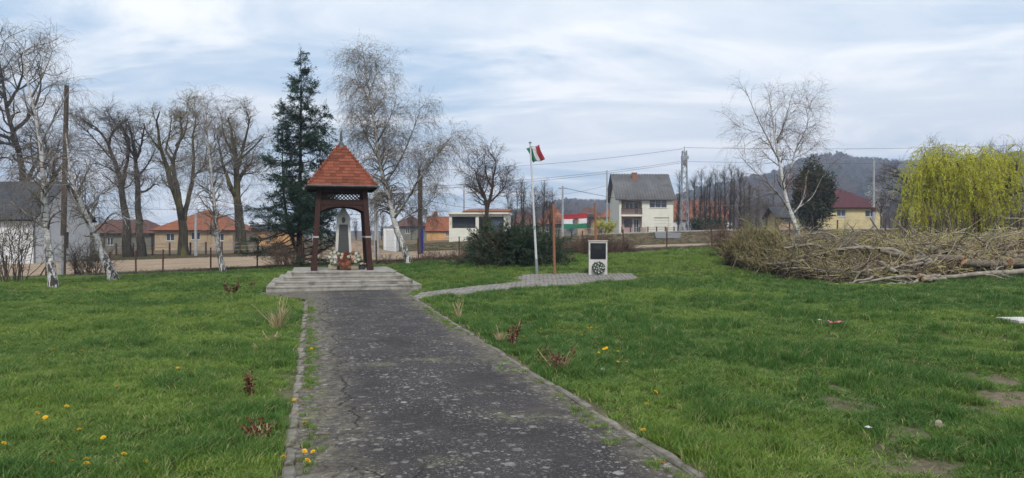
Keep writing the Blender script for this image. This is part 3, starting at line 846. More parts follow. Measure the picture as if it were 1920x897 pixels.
# local frame: x across, y away from the path, z up from the deck
bh, th_, HT = 0.81, 0.665, 2.42
posts = []
for sx in (-1, 1):
    for sy in (-1, 1):
        p0 = Vector((sx * bh, sy * bh, 0.0)); p1 = Vector((sx * th_, sy * th_, HT))
        mb = MB(); w = 0.075
        mb.hexa([p0 + Vector((a * w, b * w, 0)) for a, b in ((-1, -1), (1, -1), (1, 1), (-1, 1))], [p1 + Vector((a * w, b * w, 0)) for a, b in ((-1, -1), (1, -1), (1, 1), (-1, 1))])
        po = bevel(mb.build('post', M['wood'], tw), 0.008)
        # foot block and tricolour ribbon
        f = MB(); f.box(p0.x - 0.095, p0.x + 0.095, p0.y - 0.095, p0.y + 0.095, 0, 0.13)
        bevel(f.build('post_foot', M['wood'], po), 0.01)
        zr = 0.98; c = p0.lerp(p1, zr / HT)
        for q, (mm, z0) in enumerate((('red', 0.026), ('white', 0.0), ('green', -0.024))):
            r = MB(); r.box(c.x - w - 0.006, c.x + w + 0.006, c.y - w - 0.006, c.y + w + 0.006, zr + z0, zr + z0 + 0.024)
            r.build('ribbon', M[mm], po)
        b = MB()
        if sy < 0:
            for k in range(5):
                a = random.Random(k + sx).uniform(-0.6, 0.6)
                b.beam((c.x + sx * 0.07, c.y - w - 0.012, zr + 0.02), (c.x + sx * (0.07 + 0.05 * math.cos(a)), c.y - w - 0.03, zr + 0.02 + 0.11 * math.sin(a + 0.3 * k - 0.6)), 0.022, 0.004)
            b.build('ribbon_bow', M['white'], po)
def off(z): return bh + (th_ - bh) * z / HT
# beams, lattice panel, arched bracket on each side
def side(rz):
    rot = Matrix.Rotation(rz, 3, 'Z')
    def place(mb):
        mb.v = [tuple(rot @ Vector(v)) for v in mb.v]; return mb
    b = MB(); y = -off(2.08)
    b.box(-off(2.0) - 0.02, off(2.0) + 0.02, y - 0.055, y + 0.055, 1.94, 2.1)
    bevel(place(b).build('beam', M['wood'], tw), 0.006)
    b = MB(); b.box(-th_ - 0.0, th_ + 0.0, -th_ - 0.06, -th_ + 0.05, 2.33, 2.43)
    place(b).build('beam', M['wood'], tw)
    yl = -off(2.2)
    n = 11; x0, x1 = -0.61, 0.61; z0, z1 = 2.1, 2.33
    for k in range(-2, n + 2):                 # crossing slats
        for dirn in (-1, 1):
            xc = x0 + (x1 - x0) * (k + 0.5) / n
            xa, xb = xc - dirn * 0.115, xc + dirn * 0.115
            za, zb2 = z0, z1
            # clip to the panel
            def clip(xa, za, xb, zb2):
                if xa > xb: xa, za, xb, zb2 = xb, zb2, xa, za
                if xb <= x0 or xa >= x1: return None
                if xa < x0: za += (zb2 - za) * (x0 - xa) / (xb - xa); xa = x0
                if xb > x1: zb2 -= (zb2 - za) * (xb - x1) / (xb - xa); xb = x1
                return xa, za, xb, zb2
            cl = clip(xa, za, xb, zb2)
            if not cl or abs(cl[0] - cl[2]) < 0.03: continue
            m2 = MB(); m2.beam((cl[0], yl - 0.012 * dirn, cl[1]), (cl[2], yl - 0.012 * dirn, cl[3]), 0.022, 0.026, up=(0, 1, 0))
            place(m2).build('lattice_slat', M['wood'], tw)
    # arch: two curved brackets meeting under the beam
    for sx in (-1, 1):
        poly_o = [(sx * 0.70, 1.94), (0, 1.94)]
        arc = []
        for k in range(11):
            a = math.pi / 2 * k / 10
            arc.append((sx * 0.69 * math.sin(a), 1.895 - 0.30 * (1 - math.cos(a)) ** 1.1))
        poly = [(0, 1.938)] + arc + [(sx * 0.70, 1.938)]
        m3 = MB(); m3.prism(poly, -off(1.9) - 0.03, -off(1.9) + 0.03, 'y')
        place(m3).build('arch_bracket', M['wood'], tw)
for k in range(4): side(k * math.pi / 2)
# roof: boards, fascia, then single tiles on the four slopes
EH, Z0, Z1 = 0.97, 2.44, 3.80
rf = MB(); rf.add([(-EH, -EH, Z0 + 0.045), (EH, -EH, Z0 + 0.045), (EH, EH, Z0 + 0.045), (-EH, EH, Z0 + 0.045), (0, 0, Z1 + 0.02)], [(3, 2, 1, 0), (0, 1, 4), (1, 2, 4), (2, 3, 4), (3, 0, 4)])
roof = rf.build('roof', M['wood_dark'], tw)
for k in range(4):
    r3 = Matrix.Rotation(k * math.pi / 2, 3, 'Z')
    f = MB(); f.box(-EH - 0.02, EH + 0.0, -EH - 0.03, -EH + 0.0, Z0 - 0.03, Z0 + 0.07); f.v = [tuple(r3 @ Vector(v)) for v in f.v]
    f.build('fascia', M['wood_dark'], roof)
    g = MB(); pts = [(-EH - 0.03, -EH - 0.07, Z0 + 0.045), (EH + 0.03, -EH - 0.07, Z0 + 0.045)]
    g.tube(pts, 0.035, 8); g.v = [tuple(r3 @ Vector(v)) for v in g.v]
    g.build('gutter', M['lead'], roof)
sl = math.atan2(Z1 - Z0, EH); SL = math.hypot(EH, Z1 - Z0)
TWd, TLn, EXP = 0.17, 0.19, 0.118
outl = [(-0.5, 1.0), (-0.5, 0.12), (-0.36, 0.035), (-0.15, 0.0), (0.15, 0.0), (0.36, 0.035), (0.5, 0.12), (0.5, 1.0)]
tb = MB(); tb.prism([(a * TWd * 0.97, b * TLn) for a, b in outl], 0, 0.017, 'z')
tile_me = tb.mesh('tile'); tile_me.materials.append(M['tile'])
rr = random.Random(4)
nrow = int(SL / EXP); back = MB()
for k in range(4):
    for row in range(nrow - 1):
        f = (row * EXP + 0.02) / SL
        hw = EH * (1 - f) + 0.03
        n = max(1, round(2 * hw / TWd))
        stp = 2 * hw / n
        cs = [(-hw + stp * (q + 0.5), 1.0) for q in range(n)]
        if row % 2 and n > 1: cs = [(-hw + stp * 0.25, 0.5)] + [(-hw + stp * (q + 1), 1.0) for q in range(n - 1)] + [(hw - stp * 0.25, 0.5)]
        for x, wf in cs:
            u = row * EXP - 0.03
            y = -EH + u * math.cos(sl); z = Z0 + 0.05 + u * math.sin(sl)
            p = Vector((x, y, z)) + Vector((0, -math.sin(sl), math.cos(sl))) * 0.03
            mt = Matrix.Rotation(k * math.pi / 2, 4, 'Z') @ Matrix.Translation(p) @ Matrix.Rotation(sl - 0.08 + rr.gauss(0, 0.008), 4, 'X') @ Matrix.Rotation(rr.gauss(0, 0.012), 4, 'Z') @ Matrix.Diagonal((stp / TWd * wf, 1, 1, 1))
            if k == 2: back.add([mt @ Vector(v) for v in tb.v], tb.f)
            else: obj('tile', tile_me, None, roof).matrix_local = mt
back.build('rear_tiles', M['tile'], roof)['kind'] = 'stuff'
# hip tiles: half round, overlapping up each hip
hb = MB(); prof = [(math.cos(a), math.sin(a)) for a in [math.pi * q / 6 for q in range(7)]]
L = 0.24; vs = []
for (y, rad_) in ((0, 0.062), (L, 0.05)):
    vs += [(c * rad_, y, s_ * rad_) for c, s_ in prof] + [(c * (rad_ - 0.014), y, s_ * (rad_ - 0.014)) for c, s_ in prof]
fs = []
for q in range(6):
    fs += [(q, q + 1, q + 15, q + 14), (q + 7, q + 21, q + 22, q + 8), (q, q + 7, q + 8, q + 1)]
hb.add(vs, fs); hip_me = hb.mesh('hip_tile'); hip_me.materials.append(M['tile'])
for k in range(4):
    a = math.pi / 4 + k * math.pi / 2
    p0 = Vector((math.cos(a) * EH * 1.4142, math.sin(a) * EH * 1.4142, Z0 + 0.055)); p1 = Vector((0, 0, Z1 + 0.03))
    d = (p1 - p0); n = 9
    for q in range(n):
        p = p0 + d * (q / n) * 0.985
        zq = d.normalized().to_track_quat('Y', 'Z')
        o = obj('hip_tile', hip_me, None, roof); o.rotation_mode = 'QUATERNION'; o.rotation_quaternion = zq; o.location = p + Vector((0, 0, 0.012))
sp = MB(); sp.lathe([(0.0, 0.0), (0.15, -0.06), (0.13, 0.0), (0.075, 0.07), (0.04, 0.13), (0.034, 0.16), (0.05, 0.19), (0.045, 0.24), (0.03, 0.36), (0.0, 0.60)], 10, (0, 0, Z1 - 0.02))
sp.build('spire', M['lead'], roof)

# ---- obelisk
ob = thing('obelisk', 'white stone obelisk with a dark inscribed plaque under the wooden shelter', 'obelisk', pf(TC[0] + 0.06, TC[1], DECK), PANG)
b = MB()
rs = random.Random(2)
b.box(-0.40, 0.40, -0.36, 0.36, 0.0, 0.2)
o = bevel(b.build('plinth', M['roughstone'], ob), 0.03, 3)
for q, x in enumerate((-0.33, 0.0, 0.31)):
    k = MB(); k.box(x - 0.13, x + 0.13, -0.52, -0.37, 0, 0.17 + 0.02 * q % 2); bevel(k.build('plinth_stone', M['roughstone'], o), 0.03, 2)
b = MB(); w0, w1 = 0.26, 0.19; zA, zB, zC = 0.2, 1.62, 1.88
d0, d1 = 0.19, 0.15
b.add([(-w0, -d0, zA), (w0, -d0, zA), (w0, d0, zA), (-w0, d0, zA), (-w1, -d1, zB), (w1, -d1, zB), (w1, d1, zB), (-w1, d1, zB), (-0.035, -0.05, zC), (0.035, -0.05, zC), (0.035, 0.05, zC), (-0.035, 0.05, zC)],
      [(3, 2, 1, 0), (0, 1, 5, 4), (1, 2, 6, 5), (2, 3, 7, 6), (3, 0, 4, 7), (4, 5, 9, 8), (5, 6, 10, 9), (6, 7, 11, 10), (7, 4, 8, 11), (8, 9, 10, 11)])
bevel(b.build('shaft', M['whitestone'], ob), 0.01, 2)
tl = math.atan2(d0 - d1, zB - zA)
def on_face(z): return -(d0 + (d1 - d0) * (z - zA) / (zB - zA))
b = MB(); za, zb_ = 0.36, 1.37
b.hexa([(-0.175, on_face(za) - 0.02, za), (0.175, on_face(za) - 0.02, za), (0.175, on_face(za) + 0.01, za), (-0.175, on_face(za) + 0.01, za)],
       [(-0.125, on_face(zb_) - 0.02, zb_), (0.125, on_face(zb_) - 0.02, zb_), (0.125, on_face(zb_) + 0.01, zb_), (-0.125, on_face(zb_) + 0.01, zb_)])
pl = b.build('plaque', M['plaque'], ob)
for k in range(17):                             # raised lines of lettering too small to read: rows of small worn strokes
    z = 0.42 + k * 0.055; hw = 0.165 - 0.05 * (z - za) / (zb_ - za) - 0.02
    if k in (14,): continue
    b = MB()
    for half in (-1, 1):
        x = 0.012 if half > 0 else -hw
        xe = hw if half > 0 else -0.012
        while x < xe:
            w = rs.uniform(0.008, 0.02)
            b.box(x, min(x + w, xe), on_face(z) - 0.0225, on_face(z) - 0.018, z, z + 0.016); x += w + 0.006
    b.build('name_row', M['bronze'], pl)
b = MB(); poly = [(0.055 * math.cos(a), 0.085 * math.sin(a) + (0.012 if math.sin(a) > 0 else 0)) for a in [2 * math.pi * k / 16 for k in range(16)]]
b.prism(poly, on_face(1.5) - 0.022, on_face(1.5) + 0.01, 'y'); b.v = [(x, y, z + 1.5) for x, y, z in b.v]
em = b.build('emblem', M['bronze'], ob)
b = MB(); b.prism([(0.034, 0.05), (-0.034, 0.05), (-0.034, -0.01), (0, -0.055), (0.034, -0.01)], on_face(1.5) - 0.032, on_face(1.5) - 0.02, 'y'); b.v = [(x, y, z + 1.5) for x, y, z in b.v]
b.build('shield', M['bronze'], em)
for q, mm in enumerate(('green', 'white', 'red')):
    b = MB(); z = 0.245 + q * 0.03
    y = 0.008 + d0
    b.box(-w0 - 0.01, w0 + 0.01, -y, y, z, z + 0.03); b.build('ribbon', M[mm], ob)

# ---- flowers and wreaths
def bloom(mb, c, r, seed, n=11):
    """a ruffled flower head: petals standing round a centre"""
    q = random.Random(seed); c = Vector(c)
    for ring, (rr_, zz) in enumerate(((r, 0.0), (r * 0.6, r * 0.25), (r * 0.3, r * 0.4))):
        m = max(4, int(n * (1 - 0.3 * ring)))
        for k in range(m):
            a = 2 * math.pi * k / m + ring * 0.5 + q.uniform(-0.2, 0.2)
            d = Vector((math.cos(a), 0, math.sin(a))); s = Vector((-math.sin(a), 0, math.cos(a))) * r * 0.34
            p0 = c + d * rr_ * 0.2 + Vector((0, -zz, 0)); p1 = c + d * rr_ * q.uniform(0.85, 1.1) + Vector((0, -zz * 0.8 - q.uniform(0, r * 0.2), 0))
            mb.add([p0, (p0 + p1) / 2 + s + Vector((0, -r * 0.12, 0)), p1, (p0 + p1) / 2 - s + Vector((0, -r * 0.12, 0))], [(0, 1, 2, 3)])
    return mb
def wreath(name, label, loc, rz, rad_, thick, leafmat, blooms, tilt=0.15, seed=1, fill=False, group=None):
    w = thing(name, label, 'wreath', loc, rz, group); rg = np.random.default_rng(seed)
    nl = 700; a = rg.uniform(0, 2 * np.pi, nl); q = rg.normal(size=nl) * thick * 0.42
    rq = rad_ - thick + q if not fill else rad_ * np.sqrt(rg.uniform(0, 1, nl)) * 0.95
    c = np.stack([rq * np.cos(a), rg.normal(size=nl) * thick * 0.25 - 0.02, rq * np.sin(a)], 1)
    d = nrm(np.stack([np.cos(a + 0.9), rg.normal(size=nl) * 0.5 - 0.4, np.sin(a + 0.9)], 1) + rg.normal(size=(nl, 3)) * 0.35)
    s = nrm(np.cross(d, rg.normal(size=(nl, 3)))); L = rg.uniform(0.04, 0.075, nl)[:, None] * rad_ / 0.24
    V = np.stack([c, c + d * L * 0.5 + s * L * 0.18, c + d * L, c + d * L * 0.5 - s * L * 0.18], 1).reshape(-1, 3)
    tm = np.array(Matrix.Rotation(-tilt, 3, 'X')); zoff = rad_ * math.cos(tilt)
    fx = lambda V: np.asarray(V) @ tm.T + np.array([0, 0, zoff])
    obj('leaves', mesh_np('leaves', fx(V), np.arange(nl * 4).reshape(-1, 4)), leafmat, w)
    if not fill:
        ring = MB(); pts = [((rad_ - thick) * math.cos(2 * math.pi * k / 20), 0.0, (rad_ - thick) * math.sin(2 * math.pi * k / 20)) for k in range(21)]
        ring.tube(pts, thick * 0.4, 6, False); ring.v = [tuple(v) for v in fx(ring.v)]; ring.build('ring', leafmat, w)
    for k, (x, z, r, mm) in enumerate(blooms):
        mb = bloom(MB(), (x, -0.03 - thick * 0.3, z), r, seed * 50 + k); mb.v = [tuple(v) for v in fx(mb.v)]
        mb.build('flower', M[mm], w)
    return w
fy = TC[1] - 0.50
wreath('flower_wreath', 'cream and white flower wreath leaning on the obelisk, left of the red one', pf(TC[0] - 0.21, fy, DECK + 0.17), PANG, 0.21, 0.07, M['leaf_fresh'],
       [(0.15 * math.cos(a), 0.15 * math.sin(a), 0.055, 'flower_cream' if k % 2 else 'flower_white') for k, a in enumerate([k * 0.785 for k in range(8)])] + [(0, 0.0, 0.06, 'flower_white')], 0.25, 3)
wreath('flower_wreath', 'cream and orange flower wreath leaning on the obelisk, right of the red one', pf(TC[0] + 0.35, fy, DECK + 0.17), PANG, 0.2, 0.07, M['leaf_fresh'],
       [(0.14 * math.cos(a), 0.14 * math.sin(a), 0.055, ('flower_cream', 'flower_white', 'flower_orange')[k % 3]) for k, a in enumerate([k * 0.785 + 0.3 for k in range(8)])], 0.25, 5)
wreath('flower_arrangement', 'red flower bunch standing in the middle before the obelisk', pf(TC[0] + 0.07, fy - 0.1, DECK + 0.15), PANG, 0.2, 0.1, M['leaf_dry'],
       [(rs.uniform(-0.14, 0.14), rs.uniform(-0.15, 0.15), 0.06, rs.choice(('flower_red', 'flower_red', 'flower_orange', 'flower_cream'))) for k in range(13)], 0.2, 7, True)
wreath('flower_arrangement', 'withered reddish brown flower bunch lying low before the obelisk', pf(TC[0] + 0.08, fy - 0.2, DECK), PANG, 0.17, 0.1, M['leaf_dry'],
       [(rs.uniform(-0.13, 0.13), rs.uniform(-0.12, 0.1), 0.055, rs.choice(('flower_red', 'flower_orange'))) for k in range(9)], 0.35, 9, True)
fp = thing('flower_pot', 'small dark pot of white and orange flowers beside the right post', 'flower pot', pf(TC[0] + 0.6, fy + 0.1, DECK), PANG)
MB().lathe([(0.0, 0.0), (0.09, 0.0), (0.12, 0.11), (0.125, 0.12), (0.11, 0.12), (0.09, 0.09), (0.0, 0.09)], 14).build('pot', M['plaque'], fp)
rg = np.random.default_rng(8); V, Q = leaves(rg, np.array([[[0, 0, 0.1], [0.0, 0, 0.2]]]), 120, (0.04, 0.09), 0.5, (0, 1), 0.045)
obj('leaves', mesh_np('leaves', V, Q), M['leaf_dark'], fp)
for k in range(12):
    a = k * 2.4; r = 0.03 * math.sqrt(k)
    m3 = bloom(MB(), (0, 0, 0), 0.045, 70 + k, 9)
    rt = Matrix.Rotation(-1.1, 3, 'X'); m3.v = [tuple(rt @ Vector(v) + Vector((r * math.cos(a), r * math.sin(a), 0.21 - r * 0.5))) for v in m3.v]
    m3.build('flower', M['flower_white'] if k % 5 else M['flower_orange'], fp)

# ================================================================ THE SECOND MEMORIAL
M['polewhite'] = flat('white_pole_paint', (0.48, 0.49, 0.5), 0.4); M['poleorange'] = rough_mat('orange_brown_pole', (0.2, 0.085, 0.045), (0.26, 0.115, 0.062), 4, 0.7, 0.3, 0.003, stretch=(4, 4, 0.6))
M['galv'] = rough_mat('galvanised_steel', (0.22, 0.235, 0.255), (0.3, 0.315, 0.335), 8, 0.5, 0.1, 0.002, metal=0.5)
M['blackglass'] = rough_mat('polished_black_granite', (0.008, 0.009, 0.012), (0.014, 0.015, 0.018), 30, 0.13, 0.02, 0.001, spec=0.6)
pB = gp(1007, 515.5)
fpole = thing('flagpole', 'tall white metal flagpole leaning slightly left, carrying the tricolour', 'flagpole', pB)
Htop = W(994, 268, pB.y) - pB
MB().tube([(0, 0, 0), (Htop.x * 0.12, 0, Htop.z * 0.12)], 0.055, 12).build('base_sleeve', M['galv'], fpole)
MB().tube([tuple(Htop * k) for k in (0.1, 0.5, 1.0)], [0.045, 0.038, 0.03], 12).build('pole', M['polewhite'], fpole)
MB().lathe([(0, -0.02), (0.05, -0.02), (0.055, 0.01), (0.03, 0.035), (0, 0.04)], 12, tuple(Htop)).build('cap', M['galv'], fpole)
a = Htop * 0.36; MB().box(a.x - 0.06, a.x + 0.03, -0.07, 0.03, a.z - 0.05, a.z + 0.05).build('halyard_cleat', M['galv'], fpole)
b = MB(); b.tube([tuple(Htop * 0.97 + Vector((0.0, -0.05, 0))), tuple(Htop * 0.97 + Vector((0.28, -0.06, -0.02)))], 0.01, 6); b.build('flag_arm', M['galv'], fpole)
# flag: three stripes side by side, hanging from the arm and swinging out to the right
YF = pB.y + 0.06
c = [W(986.5, 279, YF), W(1011, 272, YF), W(1020.5, 300, YF), W(1001, 305, YF)]
fl = thing('national_flag', 'red white and green tricolour flag hanging from the white pole', 'flag', c[0])
for q, mm in enumerate(('green', 'white', 'red')):
    nu, nv = 7, 14; vs = []
    for i in range(nu + 1):
        u = (q + i / nu) / 3
        for j in range(nv + 1):
            v = j / nv
            p = (c[0] * (1 - u) + c[1] * u) * (1 - v) + (c[3] * (1 - u) + c[2] * u) * v
            p = p + Vector((0.02 * math.sin(v * 5 + u * 3), 0.07 * math.sin(u * 9 + v * 3) * (0.35 + v), 0.012 * math.sin(u * 7)))
            vs.append(p - c[0])
    ii = np.array([[i * (nv + 1) + j, (i + 1) * (nv + 1) + j, (i + 1) * (nv + 1) + j + 1, i * (nv + 1) + j + 1] for i in range(nu) for j in range(nv)])
    o = obj('stripe', mesh_np('stripe', np.array(vs), ii, smooth=True), M[mm], fl, )
    sm = o.modifiers.new('solid', 'SOLIDIFY'); sm.thickness = 0.004; o['label'] = mm + ' stripe'
# two plain poles with the holed flag tied between them
p1 = gp(1040, 516.5); p2 = gp(1119, 513.5)
def plain_pole(p, px, py, label):
    t = thing('wooden_pole', label, 'pole', p, group='orange brown poles of the second memorial'); d = W(px, py, p.y) - p
    MB().tube([(0, 0, 0), tuple(d * 0.5), tuple(d)], [0.05, 0.047, 0.042], 10).build('shaft', M['poleorange'], t)
    MB().lathe([(0, -0.02), (0.048, -0.02), (0.048, 0.015), (0, 0.03)], 10, tuple(d)).build('cap', M['poleorange'], t)
    return p, d
A = plain_pole(p1, 1037.5, 384, 'plain orange brown pole beside the flagpole')
B = plain_pole(p2, 1115.5, 382, 'plain orange brown pole rising behind the white stele')
Yb = (p1.y + p2.y) / 2
bc = [W(1057, 402.5, Yb), W(1100.5, 400.5, Yb), W(1100.5, 428, Yb), W(1057, 429, Yb)]
bn = thing('holed_flag', 'red white and green flag with a round hole, stretched between two poles', 'flag', bc[0])
cx, cz, hr = 0.52, 0.5, 0.235          # hole in unit flag coordinates (height units)
asp = (bc[1] - bc[0]).length / (bc[0] - bc[3]).length
def bpt(u, v):                        # u 0..1 right, v 0..1 down
    p = (bc[0] * (1 - u) + bc[1] * u) * (1 - v) + (bc[3] * (1 - u) + bc[2] * u) * v
    return p - bc[0] + Vector((0, 0.012 * math.sin(u * 6) + 0.01 * math.sin(v * 5 + u * 2), -0.01 * math.sin(math.pi * u)))
for q, mm in enumerate(('red', 'white', 'green')):
    vs = []; fs = []; NU, NV = 60, 10
    v0, v1 = q / 3, (q + 1) / 3
    for i in range(NU + 1):
        for j in range(NV + 1): vs.append((i / NU, v0 + (v1 - v0) * j / NV))
    def inside(u, v): return math.hypot((u - cx) * asp, v - cz) < hr
    def snap(u, v):                       # pull rim vertices onto the circle
        d = math.hypot((u - cx) * asp, v - cz)
        if d < hr and d > 1e-6: return (cx + (u - cx) * hr / d, cz + (v - cz) * hr / d)
        return (u, v)
    for i in range(NU):
        for j in range(NV):
            f = (i * (NV + 1) + j, (i + 1) * (NV + 1) + j, (i + 1) * (NV + 1) + j + 1, i * (NV + 1) + j + 1)
            if sum(inside(*vs[k]) for k in f) < 3: fs.append(f)
    vs3 = [tuple(bpt(*(snap(u, v) if v0 + 1e-6 < v < v1 - 1e-6 or True else (u, v)))) for u, v in vs]
    me = bpy.data.meshes.new('stripe'); me.from_pydata(vs3, [], fs); me.update()
    bmq = bmesh.new(); bmq.from_mesh(me); bmesh.ops.delete(bmq, geom=[v for v in bmq.verts if not v.link_faces], context='VERTS'); bmq.to_mesh(me); bmq.free()
    o = obj('stripe', me, M[mm], bn); o['label'] = mm + ' stripe'
    sm = o.modifiers.new('solid', 'SOLIDIFY'); sm.thickness = 0.003
for k, (pole, sgn) in enumerate(((A, 0), (B, 1))):
    for v in (0, 1):
        cpt = bpt(sgn, v) + bc[0]; pz = cpt.z + (0.02 if v == 0 else -0.02)
        f = (pz - pole[0].z) / pole[1].z; pp = pole[0] + pole[1] * f
        MB().tube([tuple(cpt - bc[0]), tuple(pp - bc[0])], 0.0035, 4).build('cord', M['white'], bn)
# stele with black plaque
pS = gp(1121, 516.5)
ste = thing('memorial_stele', 'white rectangular stone stele with a polished black plaque', 'stele', pS, R(-3))
sw = 17.2 / F * pS.y; sh = (516.5 - 451) / F * pS.y
bevel(MB().box(-sw, sw, -0.13, 0.13, -0.05, sh - 0.04).build('slab', M['whitestone'], ste), 0.008)
bevel(MB().box(-sw - 0.02, sw + 0.02, -0.155, 0.15, sh - 0.04, sh).build('cap', rough_mat('reddish_capstone', (0.4, 0.33, 0.3), (0.5, 0.44, 0.4), 8), ste), 0.008)
pw = sw * 0.84; z0, z1 = sh * 0.47, sh * 0.965
pl = bevel(MB().box(-pw, pw, -0.152, -0.128, z0, z1 - 0.05).build('plaque', M['blackglass'], ste), 0.004)
for k, (zz, w) in enumerate(((0.93, 0.35), (0.82, 0.45), (0.76, 0.5), (0.70, 0.42), (0.64, 0.46))):
    b = MB(); zc = z0 + (z1 - z0) * zz - 0.04; x = -pw * w; q = random.Random(k)
    while x < pw * w:
        ww = q.uniform(0.006, 0.014); b.box(x, x + ww, -0.1545, -0.1515, zc, zc + 0.012); x += ww + 0.006
    b.build('inscription_row', M['lead'], pl)
bl = [(0.15 * math.cos(a), 0.155 * math.sin(a), 0.03, 'flower_white') for a in [2 * math.pi * k / 8 for k in range(8)]] + [(0.075 * math.cos(a), 0.075 * math.sin(a), 0.028, 'flower_white') for a in [0.3 + 2 * math.pi * k / 4 for k in range(4)]] + [(0, 0, 0.028, 'flower_white')]
q = Matrix.Rotation(R(-3), 3, 'Z') @ Vector((0.01, -0.22, 0))
wreath('evergreen_wreath', 'round dark green wreath with white flowers leaning on the white stele', pS + q + Vector((0, 0, 0.03)), R(-3), 0.235, 0.06, M['leaf_dark'], bl, 0.2, 11, True)

# ================================================================ BUILDINGS BEYOND THE FENCE
M['glass'] = rough_mat('window_glass', (0.0222, 0.0259, 0.0333), (0.0444, 0.0518, 0.0629), 1.5, 0.08, 0, spec=0.6)
M['frame_white'] = flat('white_window_frame', (0.481, 0.481, 0.488)); M['frame_brown'] = flat('brown_window_frame', (0.0518, 0.0296, 0.0222))
M['plaster_white'] = rough_mat('white_plaster', (0.56, 0.57, 0.58), (0.64, 0.64, 0.64), 1.2, 0.9, 0.15, 0.01, dirt=(0.311, 0.311, 0.303), dscale=0.5, dlo=0.55, dhi=0.8)
M['plaster_cream'] = rough_mat('cream_plaster', (0.56, 0.55, 0.47), (0.63, 0.62, 0.54), 0.8, 0.9, 0.15, 0.01, dirt=(0.46, 0.445, 0.37), dscale=0.4, dlo=0.55, dhi=0.8)
M['plaster_pink'] = rough_mat('pink_plaster', (0.311, 0.207, 0.178), (0.37, 0.252, 0.222), 0.8, 0.9, 0.1)
M['plaster_tan'] = rough_mat('tan_plaster', (0.34, 0.252, 0.155), (0.4, 0.303, 0.2), 0.8, 0.9, 0.15, 0.01, dirt=(0.266, 0.207, 0.141), dscale=0.5)
M['plaster_yellow'] = rough_mat('yellow_plaster', (0.5, 0.42, 0.22), (0.56, 0.48, 0.27), 0.8, 0.9, 0.1, 0.01, dirt=(0.42, 0.36, 0.21), dscale=0.5)
M['plaster_orange'] = rough_mat('orange_plaster', (0.444, 0.244, 0.0962), (0.503, 0.296, 0.133), 0.8, 0.9, 0.1)
M['plaster_dull'] = rough_mat('dull_olive_plaster', (0.126, 0.122, 0.0962), (0.178, 0.17, 0.133), 0.8, 0.9, 0.1)
M['brickred'] = rough_mat('chimney_brick', (0.207, 0.0888, 0.0592), (0.266, 0.126, 0.0814), 6, 0.9, 0.2)
def m_tiles(name, c1, c2, sx, sy, dirt):
    m, t, b, o = new_mat(name); n = N(t)
    v = n.coord('UV')
    br = t.nodes.new('ShaderNodeTexBrick'); t.links.new(v, br.inputs['Vector'])
    br.inputs['Scale'].default_value = 1; br.inputs['Brick Width'].default_value = sx; br.inputs['Row Height'].default_value = sy
    br.inputs['Mortar Size'].default_value = 0.012; br.inputs['Mortar Smooth'].default_value = 0.6
    br.inputs['Color1'].default_value = (*c1, 1); br.inputs['Color2'].default_value = (*c2, 1); br.inputs['Mortar'].default_value = (*[x * 0.4 for x in c1], 1)
    c = n.mix(n.ramp(n.noise(n.coord('Object'), 0.7, 6, 0.65), 0.5, 0.75), br.outputs[0], dirt)
    t.links.new(c, b.inputs['Base Color']); b.inputs['Roughness'].default_value = 0.85
    wv = t.nodes.new('ShaderNodeTexWave'); wv.bands_direction = 'Y'; wv.wave_profile = 'SAW'; t.links.new(v, wv.inputs[0]); wv.inputs['Scale'].default_value = 1 / (sy * 3.1416 * 2) * 3.1416 / 1.0
    t.links.new(n.bump(n.math('SUBTRACT', wv.outputs[1], n.math('MULTIPLY', br.outputs[1], 0.7)), 0.8, 0.03), b.inputs['Normal'])
    return m
M['roof_orange'] = m_tiles('orange_tile_roof', (0.213, 0.0692, 0.0316), (0.261, 0.0944, 0.0457), 0.3, 0.34, (0.148, 0.0566, 0.0351))
M['roof_brown'] = m_tiles('brown_tile_roof', (0.0944, 0.0409, 0.0316), (0.124, 0.0566, 0.0422), 0.3, 0.34, (0.0651, 0.0346, 0.0316))
M['roof_maroon'] = m_tiles('maroon_tile_roof', (0.0681, 0.0201, 0.0253), (0.0888, 0.0283, 0.0316), 0.3, 0.34, (0.0503, 0.0189, 0.0211))
M['roof_slate'] = m_tiles('grey_slate_roof', (0.0407, 0.0444, 0.0533), (0.0592, 0.0629, 0.0725), 0.32, 0.28, (0.0703, 0.074, 0.0777))
M['roof_fibre'] = rough_mat('grey_fibre_cement', (0.0888, 0.0888, 0.0925), (0.126, 0.126, 0.127), 0.6, 0.9, 0.1, 0.01, dirt=(0.0666, 0.0681, 0.0666), dscale=0.3)

